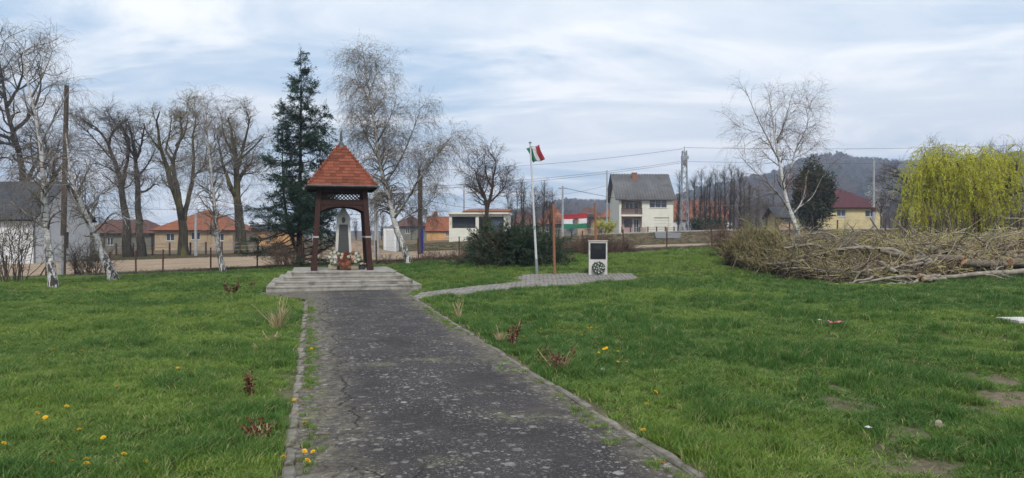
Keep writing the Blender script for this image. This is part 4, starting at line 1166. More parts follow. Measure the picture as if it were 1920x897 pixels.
def wall_sheet(mb, w, h, openings, th):
    """front wall in the plane y = 0 (outside is -y), holes cut for the openings (x0,x1,z0,z1)"""
    xs = sorted({0, w, *[o[0] for o in openings], *[o[1] for o in openings]}); zs = sorted({0, h, *[o[2] for o in openings], *[o[3] for o in openings]})
    for i in range(len(xs) - 1):
        for j in range(len(zs) - 1):
            cx, cz = (xs[i] + xs[i + 1]) / 2, (zs[j] + zs[j + 1]) / 2
            if any(o[0] < cx < o[1] and o[2] < cz < o[3] for o in openings): continue
            mb.box(xs[i], xs[i + 1], 0, th, zs[j], zs[j + 1])
def window(root, x0, x1, z0, z1, y=0.0, mats=('frame_white', 'glass'), bars=1, sill=True, rise=None):
    fw = 0.07
    f = MB(); f.box(x0, x1, y + 0.08, y + 0.15, z0, z0 + fw); f.box(x0, x1, y + 0.08, y + 0.15, z1 - fw, z1)
    f.box(x0, x0 + fw, y + 0.081, y + 0.149, z0 + fw, z1 - fw); f.box(x1 - fw, x1, y + 0.081, y + 0.149, z0 + fw, z1 - fw)
    for k in range(bars):
        xc = x0 + (x1 - x0) * (k + 1) / (bars + 1); f.box(xc - fw / 2, xc + fw / 2, y + 0.082, y + 0.148, z0 + fw, z1 - fw)
    o = f.build('window', M[mats[0]], root)
    for k in range(bars + 1):
        xa = x0 + (x1 - x0) * k / (bars + 1) + fw * 0.5; xb = x0 + (x1 - x0) * (k + 1) / (bars + 1) - fw * 0.5
        MB().box(xa, xb, y + 0.105, y + 0.125, z0 + fw * 0.5, z1 - fw * 0.5).build('pane', M[mats[1]], o)
    if sill: MB().box(x0 - 0.06, x1 + 0.06, y - 0.07, y + 0.08, z0 - 0.06, z0 - 0.002).build('sill', M[mats[0]], o)
    return o
def roof_planes(name, polys, mat, parent, th=0.12, drop=(0, 0, 0)):
    """each polygon a roof slope with thickness; UV in metres along eave and slope"""
    vs = []; fs = []; uv = []
    for poly in polys:
        P = [Vector(p) for p in poly]
        e = (P[1] - P[0]).normalized(); nn = e.cross(P[2] - P[0]).normalized()
        if nn.z < 0: nn = -nn
        u2 = nn.cross(e).normalized(); 
        if u2.z < 0: u2 = -u2
        b = len(vs); n = len(P)
        vs += [tuple(p) for p in P] + [tuple(p - nn * th) for p in P]
        q = [((p - P[0]).dot(e), (p - P[0]).dot(u2)) for p in P]
        fs.append(tuple(b + i for i in range(n))); uv.append(q)
        fs.append(tuple(b + n + i for i in range(n))[::-1]); uv.append(q[::-1])
        for i in range(n):
            j = (i + 1) % n
            fs.append((b + i, b + n + i, b + n + j, b + j)); uv.append([q[i], q[i], q[j], q[j]])
    me = bpy.data.meshes.new(name); me.from_pydata(vs, [], fs)
    l = me.uv_layers.new(name='UVMap'); k = 0
    for q in uv:
        for a in q: l.data[k].uv = a; k += 1
    me.update()
    return obj(name, me, mat, parent)
def shell(root, w, d, h, openings, mat, th=0.3, base=0.8):
    mb = MB(); wall_sheet(mb, w, h, openings, th)
    mb.box(0, th, th, d, 0, h); mb.box(w - th, w, th, d, 0, h); mb.box(th, w - th, d - th, d, 0, h)
    mb.box(0.01, w - 0.01, 0.01, d, -base, 0)
    return mb.build('wall', M[mat], root)
def hip(w, d, ov, z, rise, rl=None):
    """hip roof: ridge along x of length rl"""
    rl = max(w - d, 0.01) if rl is None else rl
    a, b, c, e = (-ov, -ov, z), (w + ov, -ov, z), (w + ov, d + ov, z), (-ov, d + ov, z)
    r0, r1 = (w / 2 - rl / 2, d / 2, z + rise), (w / 2 + rl / 2, d / 2, z + rise)
    return [[a, b, r1, r0], [b, c, r1], [c, e, r0, r1], [e, a, r0]]

# ---- the two-storey house
Yh = 115.0
x0 = (1161 - 960) / F * Yh; x1 = (1263 - 960) / F * Yh; w = x1 - x0
hz = EYE + (HZ - 437) / F * Yh
h = thing('house', 'two-storey cream house with grey corrugated roof, balcony and pink recess', 'house', (x0, Yh, hz), R(1.5))
px = lambda p: (p - 1161) / F * Yh
pz = lambda p: (437 - p) / F * Yh
ez = pz(371)
rec = px(1204)
ops = [(0.0001, rec, pz(402) + 0.12, ez), (0.0001, rec, 0.0, pz(402) - 0.12), (px(1218), px(1251), pz(390), pz(375)), (px(1227), px(1255), 0.0, pz(408))]
mb = MB(); wall_sheet(mb, w, ez, [(0.35, rec, pz(403) , ez - 0.25), (0.35, rec, 0.0, pz(406))] + ops[2:], 0.3)
D = 9.0
mb.box(0, 0.3, 0.3, D, 0, ez); mb.box(w - 0.3, w, 0.3, D, 0, ez); mb.box(0.3, w - 0.3, D - 0.3, D, 0, ez); mb.box(0, w, 0.005, D, -1.2, 0)
mb.box(rec, rec + 0.25, 0.3, 1.2, 0, ez)
mb.prism([(0.0, ez), (D, ez), (D / 2, ez + 3.9)], 0.005, 0.3, 'x'); mb.prism([(0.0, ez), (D, ez), (D / 2, ez + 3.9)], w - 0.3, w - 0.005, 'x')
mb.build('wall', M['plaster_cream'], h)
b = MB(); b.box(0.3, rec, 1.0, 1.1, 0, ez); b.box(0.3, rec, 0.3, 1.5, ez - 0.15, ez - 0.05); b.box(0.302, 0.34, 0.3, 1.5, 0, ez); b.build('recess_wall', M['plaster_pink'], h)
b = MB(); b.box(0.3, rec + 0.02, -0.12, 1.5, pz(406), pz(402.6)); b.build('balcony_slab', M['plaster_cream'], h)
zb = pz(402.6); M['railing'] = flat('weathered_railing', (0.15, 0.105, 0.085))
for k in range(26):
    xx = 0.35 + (rec - 0.35) * k / 25
    MB().box(xx - 0.032, xx + 0.032, -0.08, -0.05, zb, zb + 0.95).build('railing_slat', M['railing'], h)
MB().box(0.3, rec, -0.1, -0.03, zb + 0.93, zb + 1.0).build('hand_rail', M['frame_brown'], h)
window(h, 0.3 + 0.8, 0.3 + 2.1, zb + 0.75, zb + 1.95, 0.88, bars=1, sill=False); window(h, 2.5, 3.2, zb + 0.05, zb + 2.0, 0.88, bars=0, sill=False)
window(h, 1.0, 2.2, 0.8, 2.2, 0.88, ('frame_brown', 'glass'), 1, False); window(h, 2.45, 3.3, 0.02, 2.2, 0.88, bars=1, sill=False)
window(h, *ops[2], 0.0, bars=2)
g = MB(); g.box(px(1227), px(1255), 0.16, 0.2, 0, pz(408)); gd = g.build('garage_door', M['frame_white'], h)
for k in range(5): MB().box(px(1227) + 0.03, px(1255) - 0.03, 0.13, 0.16, 0.04 + k * pz(408) / 5, (k + 0.92) * pz(408) / 5).build('panel', M['plaster_cream'], gd)
MB().box(rec, rec + 0.7, -0.05, 0.0, 0, 0.9).build('base_panel', M['plaster_tan'], h)
# corrugated roof: real waves
def corrugated(x0, x1, e0, e1, mat, parent, pitch=0.46, amp=0.075):
    n = int((x1 - x0) / pitch) * 4; xs = np.linspace(x0, x1, n + 1); V = []
    for x in xs:
        a = amp * math.sin(2 * math.pi * (x - x0) / pitch)
        V.append((x, e0[0], e0[1] + a)); V.append((x, e1[0], e1[1] + a))
    i = np.arange(n)[:, None] * 2
    o = obj('roof_sheet', mesh_np('roof_sheet', np.array(V), i + np.array([[0, 2, 3, 1]])), mat, parent)
    s = o.modifiers.new('s', 'SOLIDIFY'); s.thickness = 0.05
    return o
rb = MB(); rb.prism([(-0.55, ez - 0.33), (D / 2, ez + 3.95), (D + 0.55, ez - 0.33), (D + 0.45, ez - 0.42), (D / 2, ez + 3.78), (-0.45, ez - 0.42)], -0.62, w + 0.28, 'x')
rfo = rb.build('roof', M['roof_fibre'], h)
rise = 4.02 + 0.33
corrugated(-0.7, w + 0.36, (-0.62, ez - 0.33), (D / 2, ez + 4.06), M['roof_fibre'], rfo); corrugated(-0.7, w + 0.36, (D + 0.62, ez - 0.33), (D / 2, ez + 4.06), M['roof_fibre'], rfo)
cxx = px(1199); MB().box(cxx - 0.5, cxx + 0.25, D / 2 - 1.3, D / 2 - 0.7, ez + 2.4, pz(322)).build('chimney', M['brickred'], rfo)
MB().box(cxx - 0.56, cxx + 0.31, D / 2 - 1.36, D / 2 - 0.64, pz(322), pz(320.6)).build('chimney_cap', M['brickred'], rfo)
# its front fence and the low wooden planter
ff = thing('garden_fence', 'low grey garden fence in front of the two-storey house', 'fence', (x0 - 0.5, Yh - 6, Tz(x0, Yh - 6) - 0.06))
for k in range(9):
    MB().box(k * 1.3 - 0.08, k * 1.3 + 0.08, -0.08, 0.08, 0, 1.15).build('post', M['frame_brown'], ff)
    if k < 8:
        for zz in (0.35, 0.65, 0.95): MB().box(k * 1.3 + 0.08, k * 1.3 + 1.22, -0.02, 0.02, zz, zz + 0.07).build('rail', M['galv'], ff)
c = G(1236, 72, -0.06)
tr = thing('concrete_trough', 'low grey concrete trough standing on the far bank', 'trough', (c.x, 68, Tz(c.x, 68) - 0.06))
b = MB(); b.prism([(-1.2, 0.0), (1.0, 0.0), (1.15, 0.5), (-1.3, 0.55)], -0.5, 0.5, 'y'); b.build('body', M['galv'], tr)
MB().box(-0.8, -0.5, -0.4, 0.4, -0.06, 0.002).build('foot', M['concrete'], tr); MB().box(0.4, 0.7, -0.4, 0.4, -0.06, 0.002).build('foot', M['concrete'], tr)

# ---- white gabled house on the left
gx = -36.0; y0, y1 = 55.0, 62.3
zb = Tz(-36, 56) - 0.06
wh = thing('house', 'white gabled house with dark grey slate roof at the left edge', 'house', (gx - 14, y0, zb))
ez = 3.0 - zb; rise = 2.75
mb = MB(); wall_sheet(mb, 14, ez, [(9.5, 10.7, 1.0, 2.3), (5.5, 6.7, 1.0, 2.3), (2, 3.2, 1, 2.3)], 0.35)
mb.box(0, 0.35, 0.35, 7.3, 0, ez); mb.box(0.35, 13.65, 6.95, 7.3, 0, ez); mb.box(0, 14, 0.005, 7.3, -1, 0)
b2 = MB(); wall_sheet(b2, 7.3 - 0.36, ez, [(3.3, 4.1, 1.1, 2.4)], 0.35); b2.v = [(14 - y, x + 0.36, z) for x, y, z in b2.v]; mb.add(b2.v, b2.f)
mb.prism([(0.0, ez), (7.3, ez), (3.65, ez + rise)], 13.65, 14.0, 'x'); mb.prism([(0.0, ez), (7.3, ez), (3.65, ez + rise)], 0, 0.35, 'x')
mb.build('wall', M['plaster_white'], wh)
for xx in (9.5, 5.5, 2.0): window(wh, xx, xx + 1.2, 1.0, 2.3)
f = MB(); f.box(13.86, 13.92, 3.66, 4.46, 1.1, 2.4); fo = f.build('window', M['frame_brown'], wh); MB().box(13.92, 13.93, 3.74, 4.38, 1.18, 2.32).build('pane', M['glass'], fo)
MB().box(13.97, 14.03, -0.02, 0.16, 0, ez).build('drain_pipe', M['galv'], wh)
ov = 0.5; k = ov * rise / 3.65
roof_planes('roof', [[(-0.3, -ov, ez - k + 0.1), (14.35, -ov, ez - k + 0.1), (14.35, 3.65, ez + rise + 0.1), (-0.3, 3.65, ez + rise + 0.1)], [(14.35, 7.3 + ov, ez - k + 0.1), (-0.3, 7.3 + ov, ez - k + 0.1), (-0.3, 3.65, ez + rise + 0.1), (14.35, 3.65, ez + rise + 0.1)]], M['roof_slate'], wh, 0.14)

# ---- long low house with brown hip roof behind the bare trees
def small_house(name, label, pxl, pxr, Y, eave, base, depth, rise, wallm, roofm, wins, hipped=True, rl=None, ov=0.5, chim=None, rot=0):
    x0 = (pxl - 960) / F * Y; x1 = (pxr - 960) / F * Y; w = x1 - x0; z0 = EYE + (HZ - base) / F * Y; hh = (base - eave) / F * Y
    t = thing(name, label, 'house', (x0, Y, z0), rot)
    q = [((a - pxl) / F * Y, (b - pxl) / F * Y, (base - d) / F * Y, (base - c) / F * Y) for a, b, c, d in wins]
    shell(t, w, depth, hh, q, wallm, 0.3, 1.0)
    for k in q: window(t, *k)
    if hipped: r = roof_planes('roof', hip(w, depth, ov, hh - 0.05, rise, rl), M[roofm], t)
    else:
        k = ov * rise / (depth / 2)
        r = roof_planes('roof', [[(-ov, -ov, hh - k + 0.08), (w + ov, -ov, hh - k + 0.08), (w + ov, depth / 2, hh + rise + 0.08), (-ov, depth / 2, hh + rise + 0.08)], [(w + ov, depth + ov, hh - k + 0.08), (-ov, depth + ov, hh - k + 0.08), (-ov, depth / 2, hh + rise + 0.08), (w + ov, depth / 2, hh + rise + 0.08)]], M[roofm], t)
        g = MB(); g.prism([(0.0, hh), (depth, hh), (depth / 2, hh + rise - 0.03)], 0.002, 0.3, 'x'); g.prism([(0.0, hh), (depth, hh), (depth / 2, hh + rise - 0.03)], w - 0.3, w - 0.002, 'x'); g.build('gable', M[wallm], t)
    if chim: MB().box(chim * w - 0.3, chim * w + 0.3, depth / 2 - 0.3, depth / 2 + 0.3, hh + rise * 0.5, hh + rise + 0.9).build('chimney', M['brickred'], r)
    return t
small_house('house', 'long low house with brown hip roof behind the bare trees', 150, 283, 100, 437, 472, 7, 1.95, 'plaster_dull', 'roof_brown', [(200, 212, 446, 460), (232, 243, 446, 460)], rl=5.0)
small_house('house', 'tan house with orange hip roof between the tall bare trees', 290, 436, 95, 431, 474, 9, 2.75, 'plaster_tan', 'roof_orange', [(311, 327, 438, 452), (358, 375, 436, 450), (405, 420, 438, 452)], rl=0.6, ov=0.55)
small_house('house', 'small orange walled house with grey roof between bare tree and spruce', 462, 545, 118, 432, 462, 7, 0.9, 'plaster_orange', 'roof_slate', [(500, 508, 440, 452)], hipped=False)
small_house('house', 'little orange house with tiled roof and chimney beside the open garage', 800, 852, 112, 432, 452, 6, 2.1, 'plaster_orange', 'roof_orange', [(836, 842, 434, 444)], hipped=False, chim=0.25, ov=0.3)
small_house('house', 'far house with faded red roof seen behind the big birch', 735, 800, 150, 424, 445, 7, 2.2, 'plaster_dull', 'roof_brown', [(760, 768, 428, 438)])
small_house('house', 'far red roofed house just right of the open garage', 955, 1012, 140, 424, 446, 8, 3.0, 'plaster_dull', 'roof_brown', [(975, 985, 429, 440)], rl=1.5)
small_house('house', 'far orange roofed house behind the two flag poles, left one', 1012, 1062, 150, 420, 442, 8, 3.4, 'plaster_dull', 'roof_orange', [(1024, 1032, 425, 435)], rl=2)
small_house('house', 'far brown roofed house seen between the holed flag and the cream house', 1083, 1130, 165, 408, 440, 8, 2.4, 'plaster_tan', 'roof_brown', [(1100, 1108, 416, 430)], rl=2)
small_house('house', 'narrow orange roofed house just left of the two-storey house', 1133, 1154, 128, 408, 437, 6, 1.8, 'plaster_cream', 'roof_orange', [(1140, 1146, 415, 425)])
small_house('house', 'long house with bright orange roof behind the row of slim trees', 1262, 1372, 138, 411, 437, 9, 3.6, 'plaster_white', 'roof_orange', [(1285, 1295, 417, 429), (1310, 1320, 417, 429), (1335, 1345, 417, 429)], hipped=False, ov=0.4)
small_house('house', 'small cream outbuilding with dark roof left of the dark evergreen', 1460, 1490, 92, 405, 428, 4, 1.1, 'plaster_tan', 'roof_slate', [(1472, 1478, 409, 418)], hipped=False, ov=0.6)
small_house('house', 'yellow house with maroon hip roof beside the dark evergreen', 1540, 1654, 96, 389, 425, 9, 2.75, 'plaster_yellow', 'roof_maroon', [(1569, 1586, 393, 406), (1622, 1642, 394, 407)], rl=1.2, ov=0.5)

# ---- open concrete garage
Yg = 80.0
x0 = (842 - 960) / F * Yg; w = 110 / F * Yg
z0 = EYE + (HZ - 451) / F * Yg
ga = thing('open_garage', 'low white flat-roofed building with dark open bays and tiled roof edge', 'garage', (x0, Yg, z0), R(-4))
pzz = lambda p: (451 - p) / F * Yg; pxx = lambda p: (p - 842) / F * Yg
mb = MB(); wall_sheet(mb, w, pzz(402), [(pxx(847), pxx(892), pzz(428), pzz(406.5)), (pxx(898), pxx(945), 0.0, pzz(406.5))], 0.3)
mb.box(0, 0.3, 0.3, 5, 0, pzz(402)); mb.box(w - 0.3, w, 0.3, 5, 0, pzz(402)); mb.box(0.3, w - 0.3, 4.7, 5, 0, pzz(402)); mb.box(0, w, 0.004, 5, -1, 0)
mb.build('wall', M['plaster_cream'], ga)
MB().box(-0.15, w + 0.12, -0.3, 5.2, pzz(402) + 0.003, pzz(398)).build('roof_slab', M['plaster_cream'], ga)
roof_planes('roof_tiles', [[(1.5, -0.32, pzz(398) + 0.05), (w + 0.15, -0.32, pzz(398) + 0.05), (w + 0.15, 5.2, pzz(398) + 0.5), (1.5, 5.2, pzz(398) + 0.5)]], M['roof_orange'], ga, 0.1)
MB().box(pxx(920), pxx(944), 0.32, 0.38, 0, pzz(408)).build('door', rough_mat('blue_grey_door', (0.05, 0.065, 0.085), (0.07, 0.085, 0.11), 2), ga)
MB().box(pxx(848), pxx(891), 0.5, 0.55, pzz(428), pzz(408)).build('bay_dark_sheet', rough_mat('bay_painted_shade', (0.02, 0.023, 0.03), (0.035, 0.04, 0.048), 2), ga)  # near-black sheet that paints the shade inside the open left bay
# small white hut behind the big birch
c = G(731, 60, -0.06)
hut = thing('hut', 'narrow pale metal hut standing behind the big birch trunk', 'hut', c)
MB().box(-0.52, 0.52, 0, 1.4, 0, 2.05).build('wall', M['plaster_white'], hut); MB().box(-0.6, 0.6, -0.1, 1.5, 2.05, 2.13).build('roof', M['galv'], hut)
MB().box(-0.3, 0.35, -0.03, 0.0, 0.05, 1.8).build('door', M['frame_white'], hut)
# platform edge on the bank
b = MB(); xs = np.linspace(8, 62, 28)
for xa, xb in zip(xs[:-1], xs[1:]):
    za, zb = Tz(xa, 76), Tz(xb, 76)
    b.hexa([(xa, 75.8, za - 0.3), (xb, 75.8, zb - 0.3), (xb, 76.6, zb - 0.3), (xa, 76.6, za - 0.3)], [(xa, 75.8, za + 0.12), (xb, 75.8, zb + 0.12), (xb, 76.6, zb + 0.12), (xa, 76.6, za + 0.12)])
o = b.build('platform_kerb', M['edge']); tag(o, kind='structure')
# heap of soil across the road
c = G(655, 58)
rg = np.random.default_rng(31); n = 40; m_ = 16
th = np.linspace(0, 2 * np.pi, n, endpoint=False); rr_ = np.linspace(0, 1, m_)
A_, B_ = np.meshgrid(rr_, th, indexing='ij')
X = c.x + 4.3 * A_ * np.cos(B_); Y = c.y + 1.9 * A_ * np.sin(B_)
H = 0.95 * (1 - ss(0, 1, A_)) * (0.6 + 0.8 * vnoise(X, Y, 71, 4, 0.9)) 
i = np.arange(m_ - 1)[:, None] * n + np.arange(n)[None]; j = np.arange(m_ - 1)[:, None] * n + (np.arange(n)[None] + 1) % n
o = obj('soil_heap', mesh_np('soil_heap', np.stack([X, Y, T(X, Y) - 0.06 + H], -1).reshape(-1, 3), np.stack([i, i + n, j + n, j], -1).reshape(-1, 4), smooth=True), rough_mat('heaped_soil', (0.16, 0.115, 0.08), (0.24, 0.18, 0.13), 2.5, 0.95, 0.8, 0.06))
tag(o, 'low heap of brown soil beyond the road, behind the shelter', 'soil heap')

# ================================================================ TREES
M['bark'] = rough_mat('dark_bark', (0.018, 0.015, 0.012), (0.042, 0.035, 0.029), 3, 0.95, 0.9, 0.04, stretch=(3, 3, 0.7), dirt=(0.05, 0.052, 0.026), dscale=0.8, dlo=0.52, dhi=0.75)
M['bark_moss'] = rough_mat('mossy_bark', (0.02, 0.017, 0.013), (0.048, 0.04, 0.03), 3, 0.95, 0.9, 0.04, stretch=(3, 3, 0.7), dirt=(0.1, 0.09, 0.03), dscale=0.5, dlo=0.46, dhi=0.62)
M['twig_dark'] = rough_mat('dark_twig', (0.055, 0.045, 0.036), (0.095, 0.078, 0.062), 3, 0.9, 0)
M['twig_birch'] = rough_mat('birch_twig', (0.12, 0.1, 0.083), (0.2, 0.172, 0.145), 2, 0.9, 0)
M['twig_tan'] = rough_mat('tan_twig', (0.17, 0.135, 0.085), (0.3, 0.25, 0.165), 1.5, 0.9, 0)
M['twig_brown'] = rough_mat('brown_twig', (0.09, 0.06, 0.045), (0.15, 0.1, 0.075), 2, 0.9, 0)
def m_birch():
    m, t, b, o = new_mat('birch_bark'); n = N(t)
    v = n.coord('Object')
    c = n.mix(n.ramp(n.noise(v, 2.5, 5), 0.3, 0.7), (0.42, 0.412, 0.395), (0.58, 0.575, 0.555))
    ln = n.ramp(n.noise(n.coord('Object', (2.2, 2.2, 20)), 1.0, 4, 0.6), 0.56, 0.66)
    c = n.mix(ln, c, (0.07, 0.06, 0.055))
    pt = n.ramp(n.noise(n.coord('Object', (9, 9, 3.2)), 1.0, 5, 0.65, 0.8), 0.47, 0.54)
    x = t.nodes.new('ShaderNodeSeparateXYZ'); t.links.new(v, x.inputs[0])
    low = n.ramp(x.outputs['Z'], 0.3, 2.6, 1.0, 0.08)
    c = n.mix(n.math('MULTIPLY', pt, low), c, (0.045, 0.04, 0.036))
    t.links.new(c, b.inputs['Base Color']); b.inputs['Roughness'].default_value = 0.8
    t.links.new(n.bump(n.math('MULTIPLY', pt, -1.0), 0.5, 0.02), b.inputs['Normal'])
    return m
M['birch'] = m_birch()
M['birch_limb'] = rough_mat('birch_limb_bark', (0.2, 0.19, 0.175), (0.36, 0.35, 0.33), 4, 0.85, 0.2, 0.01, dirt=(0.06, 0.052, 0.045), dscale=3, dlo=0.5, dhi=0.62)
M['limb_pale'] = rough_mat('pale_bare_limb', (0.17, 0.145, 0.112), (0.28, 0.25, 0.205), 4, 0.9, 0.4, 0.01, dirt=(0.13, 0.11, 0.085), dscale=2.5, dlo=0.5, dhi=0.65)
M['catkin'] = leaf_mat('birch_catkin', (0.16, 0.13, 0.075), (0.24, 0.2, 0.11), 0.3)
M['bud'] = leaf_mat('yellow_green_bud', (0.2, 0.18, 0.045), (0.27, 0.24, 0.065), 0.35)
M['willow_leaf'] = leaf_mat('willow_leaf', (0.41, 0.43, 0.022), (0.58, 0.58, 0.05), 0.4, 1.2)
M['willow_leaf_dim'] = leaf_mat('willow_leaf_green', (0.22, 0.23, 0.025), (0.31, 0.31, 0.04), 0.4, 1.2)
M['spruce_leaf'] = leaf_mat('spruce_needles', (0.012, 0.034, 0.021), (0.034, 0.075, 0.044), 0.12, 1.6)
M['ever_leaf'] = leaf_mat('dark_evergreen_foliage', (0.02, 0.032, 0.016), (0.055, 0.07, 0.036), 0.12, 0.8)
M['juniper'] = leaf_mat('juniper_foliage', (0.016, 0.036, 0.018), (0.045, 0.08, 0.04), 0.12, 1.5)
M['blossom'] = leaf_mat('white_blossom', (0.6, 0.58, 0.55), (0.7, 0.68, 0.66), 0.3)

def build_tree(name, label, base, lines, levels, mats, leaf=None, group=None, seed=1, K0=14, S0=9, flare=0.18, cat='tree', twig_from=1, top=None):
    """lines: (points, r0, r1) for the stem and big limbs; levels: dicts for grow(); mats: trunk, limbs, twigs"""
    rg = np.random.default_rng(seed); base = np.array(base, float)
    P0 = np.stack([resample([np.array(p) for p in pts], K0) for pts, a, b in lines]) - base
    R0 = np.stack([a + (b - a) * np.linspace(0, 1, K0) ** 0.8 for pts, a, b in lines])
    R0[0] *= 1 + flare * np.exp(-np.linspace(0, 1, K0) * 14)
    P0[:, 1:] += rg.normal(size=P0[:, 1:].shape) * R0[:, 1:, None] * 0.16
    root = thing(name, label, cat, tuple(base), 0, group)
    A = [(P0, R0)]; sides = []
    for k, lv in enumerate(levels):
        lv = dict(lv); S = lv.pop('S', 3); src = lv.pop('src', [k])
        if len(src) == 1: P, Rr = A[src[0]]
        else:
            Km = max(A[s][0].shape[1] for s in src)
            def up(P):
                if P.shape[1] == Km: return P
                x = np.linspace(0, P.shape[1] - 1, Km); i = np.minimum(x.astype(int), P.shape[1] - 2); f = (x - i)
                f = f[None, :, None] if P.ndim == 3 else f[None, :]
                return P[:, i] * (1 - f) + P[:, i + 1] * f
            P = np.concatenate([up(A[s][0]) for s in src]); Rr = np.concatenate([up(A[s][1]) for s in src])
        A.append(grow(rg, P, Rr, **lv)); sides.append(S)
    if top is not None:                     # keep the crown within the tree's real height
        want = EYE + (HZ - top) / F * base[1] - base[2]
        zz = np.concatenate([p[:, :, 2].ravel() for p, r in A]); zm = np.percentile(zz, 99.95); kn = 0.5 * want
        if zm > want:
            for p, r in A:
                z = p[:, :, 2]; p[:, :, 2] = np.where(z > kn, kn + (z - kn) * (want - kn) / (zm - kn), z)
    P0 = A[0][0]
    V, Q = tubes(P0[:1], R0[:1], S0)
    obj('trunk', mesh_np('trunk', V, Q, smooth=True), mats[0], root)
    limbs = [tubes(P0[1:], R0[1:], S0 - 1)] if len(P0) > 1 else []; twigs = []
    for k, S in enumerate(sides): (limbs if k < twig_from else twigs).append(tubes(*A[k + 1], S))
    if limbs:
        V, Q = join(*limbs); obj('branches', mesh_np('branches', V, Q, smooth=True), mats[1], root)
    if twigs:
        V, Q = join(*twigs); obj('crown', mesh_np('crown', V, Q), mats[2], root)
    for lf in (leaf or []):
        lf = dict(lf); m = lf.pop('mat'); nm = lf.pop('name', 'foliage'); src = lf.pop('src', [len(A) - 1])
        V, Q = join(*[leaves(rg, A[s][0], **{**lf, 'n': lf['n'] // len(src)}) for s in src])
        obj(nm, mesh_np(nm, V, Q), m, root)
    return root
def PX(Y, pts, dy=None):
    """photo waypoints of a stem standing at distance Y -> world points"""
    out = []
    for k, p in enumerate(pts):
        out.append(W(p[0], p[1], Y + (p[2] if len(p) > 2 else 0)))
    return out

# ---- four big bare trees beside the road, Y about 66 m
BARE_LV = [dict(n=34, t=(0.35, 1), ln=(1.2, 2.7), ang=(25, 55), K=8, jit=0.2, trop=0.25, rr=0.45, rmin=0.022, rmax=0.07, S=5),
           dict(n=230, t=(0.25, 1), ln=(0.7, 1.5), ang=(25, 60), K=6, jit=0.22, trop=0.15, rr=0.45, rmin=0.012, rmax=0.03, S=4, src=[0, 1]),
           dict(n=1300, t=(0.2, 1), ln=(0.4, 1.0), ang=(25, 60), K=4, jit=0.2, trop=0.1, rr=0.5, rmin=0.0075, rmax=0.014, S=3, src=[1, 2]),
           dict(n=3400, t=(0.15, 1), ln=(0.25, 0.65), ang=(25, 60), K=3, jit=0.2, trop=0.05, rr=0.6, rmin=0.0055, S=3, src=[3])]
bm3 = (M['bark'], M['bark'], M['twig_dark'])
Yt = 64
def tbase(px, Y): return G(px, Y, -0.15)
b = tbase(241, Yt)
build_tree('bare_tree', 'tall bare tree leaning left, leftmost of the four by the road', b,
    [([b] + PX(Yt, [(238, 440), (231, 380), (229, 345), (218, 305, 0.5), (205, 262, 1), (196, 238, 1), (178, 215, 1.5), (160, 204, 1.5)]), 0.42, 0.05),
     (PX(Yt, [(230, 348), (238, 300, -1), (243, 255, -1.5), (232, 222, -2), (222, 195, -2)]), 0.2, 0.03),
     (PX(Yt, [(204, 258, 1), (212, 228, 1), (232, 205, 1), (245, 192, 1)]), 0.14, 0.03),
     (PX(Yt, [(224, 325), (200, 308, 1), (178, 300, 1), (160, 308, 1)]), 0.09, 0.02),
     (PX(Yt, [(215, 298, 0), (190, 262, -1), (170, 235, -2), (148, 210, -2)]), 0.1, 0.02)], BARE_LV, bm3, seed=101, top=188)
b = tbase(265, Yt)
build_tree('bare_tree', 'tall straight bare tree, second from left by the road, with low crooked limb', b,
    [([b] + PX(Yt, [(262, 440), (259, 380), (257, 330), (254, 295), (252, 265), (248, 235), (244, 205), (240, 190)]), 0.4, 0.04),
     (PX(Yt, [(259, 358), (270, 360), (282, 353), (292, 345), (300, 350)]), 0.14, 0.03),
     (PX(Yt, [(258, 330), (272, 310, 1), (285, 282, 1), (292, 262, 1)]), 0.12, 0.02),
     (PX(Yt, [(254, 292), (264, 262, 1), (268, 232, 1), (272, 198, 1)]), 0.17, 0.03),
     (PX(Yt, [(253, 280), (240, 255, -1), (234, 225, -1), (226, 196, -1)]), 0.15, 0.03)], BARE_LV, bm3, seed=202, top=183)
b = tbase(344, Yt + 1)
bud_lf = [dict(mat=M['bud'], n=9000, size=(0.07, 0.13), aspect=0.4, src=[3, 4], spread=0.05, name='buds')]
build_tree('bare_tree', 'big bare tree forking low into several limbs before the tan house', b,
    [([b] + PX(Yt + 1, [(344, 440), (343, 412), (334, 380), (322, 345), (313, 312), (306, 285), (300, 262), (298, 230), (294, 205), (300, 178)]), 0.46, 0.05),
     (PX(Yt + 1, [(343, 415), (336, 370, -1), (328, 330, -1), (324, 300, -1), (334, 262, -1), (342, 225, -1), (338, 190, -1)]), 0.3, 0.04),
     (PX(Yt + 1, [(345, 412), (354, 370, 1), (361, 335, 1), (364, 290, 1), (362, 240, 1), (367, 205, 1), (368, 180, 1)]), 0.26, 0.04),
     (PX(Yt + 1, [(303, 270), (285, 245, 1), (275, 225, 1), (268, 205, 1)]), 0.13, 0.02),
     (PX(Yt + 1, [(324, 300, -1), (312, 270, -1), (318, 235, -1), (322, 195, -1)]), 0.14, 0.03),
     (PX(Yt + 1, [(361, 335, 1), (380, 312, 2), (386, 285, 2), (388, 262, 2)]), 0.12, 0.02),
     (PX(Yt + 1, [(330, 262, -1), (345, 235, -1), (352, 200, 0), (350, 172, 0)]), 0.12, 0.02)], BARE_LV, (M['bark_moss'], M['bark_moss'], M['twig_dark']), leaf=bud_lf, seed=303, top=163)
b = tbase(452, Yt + 4)
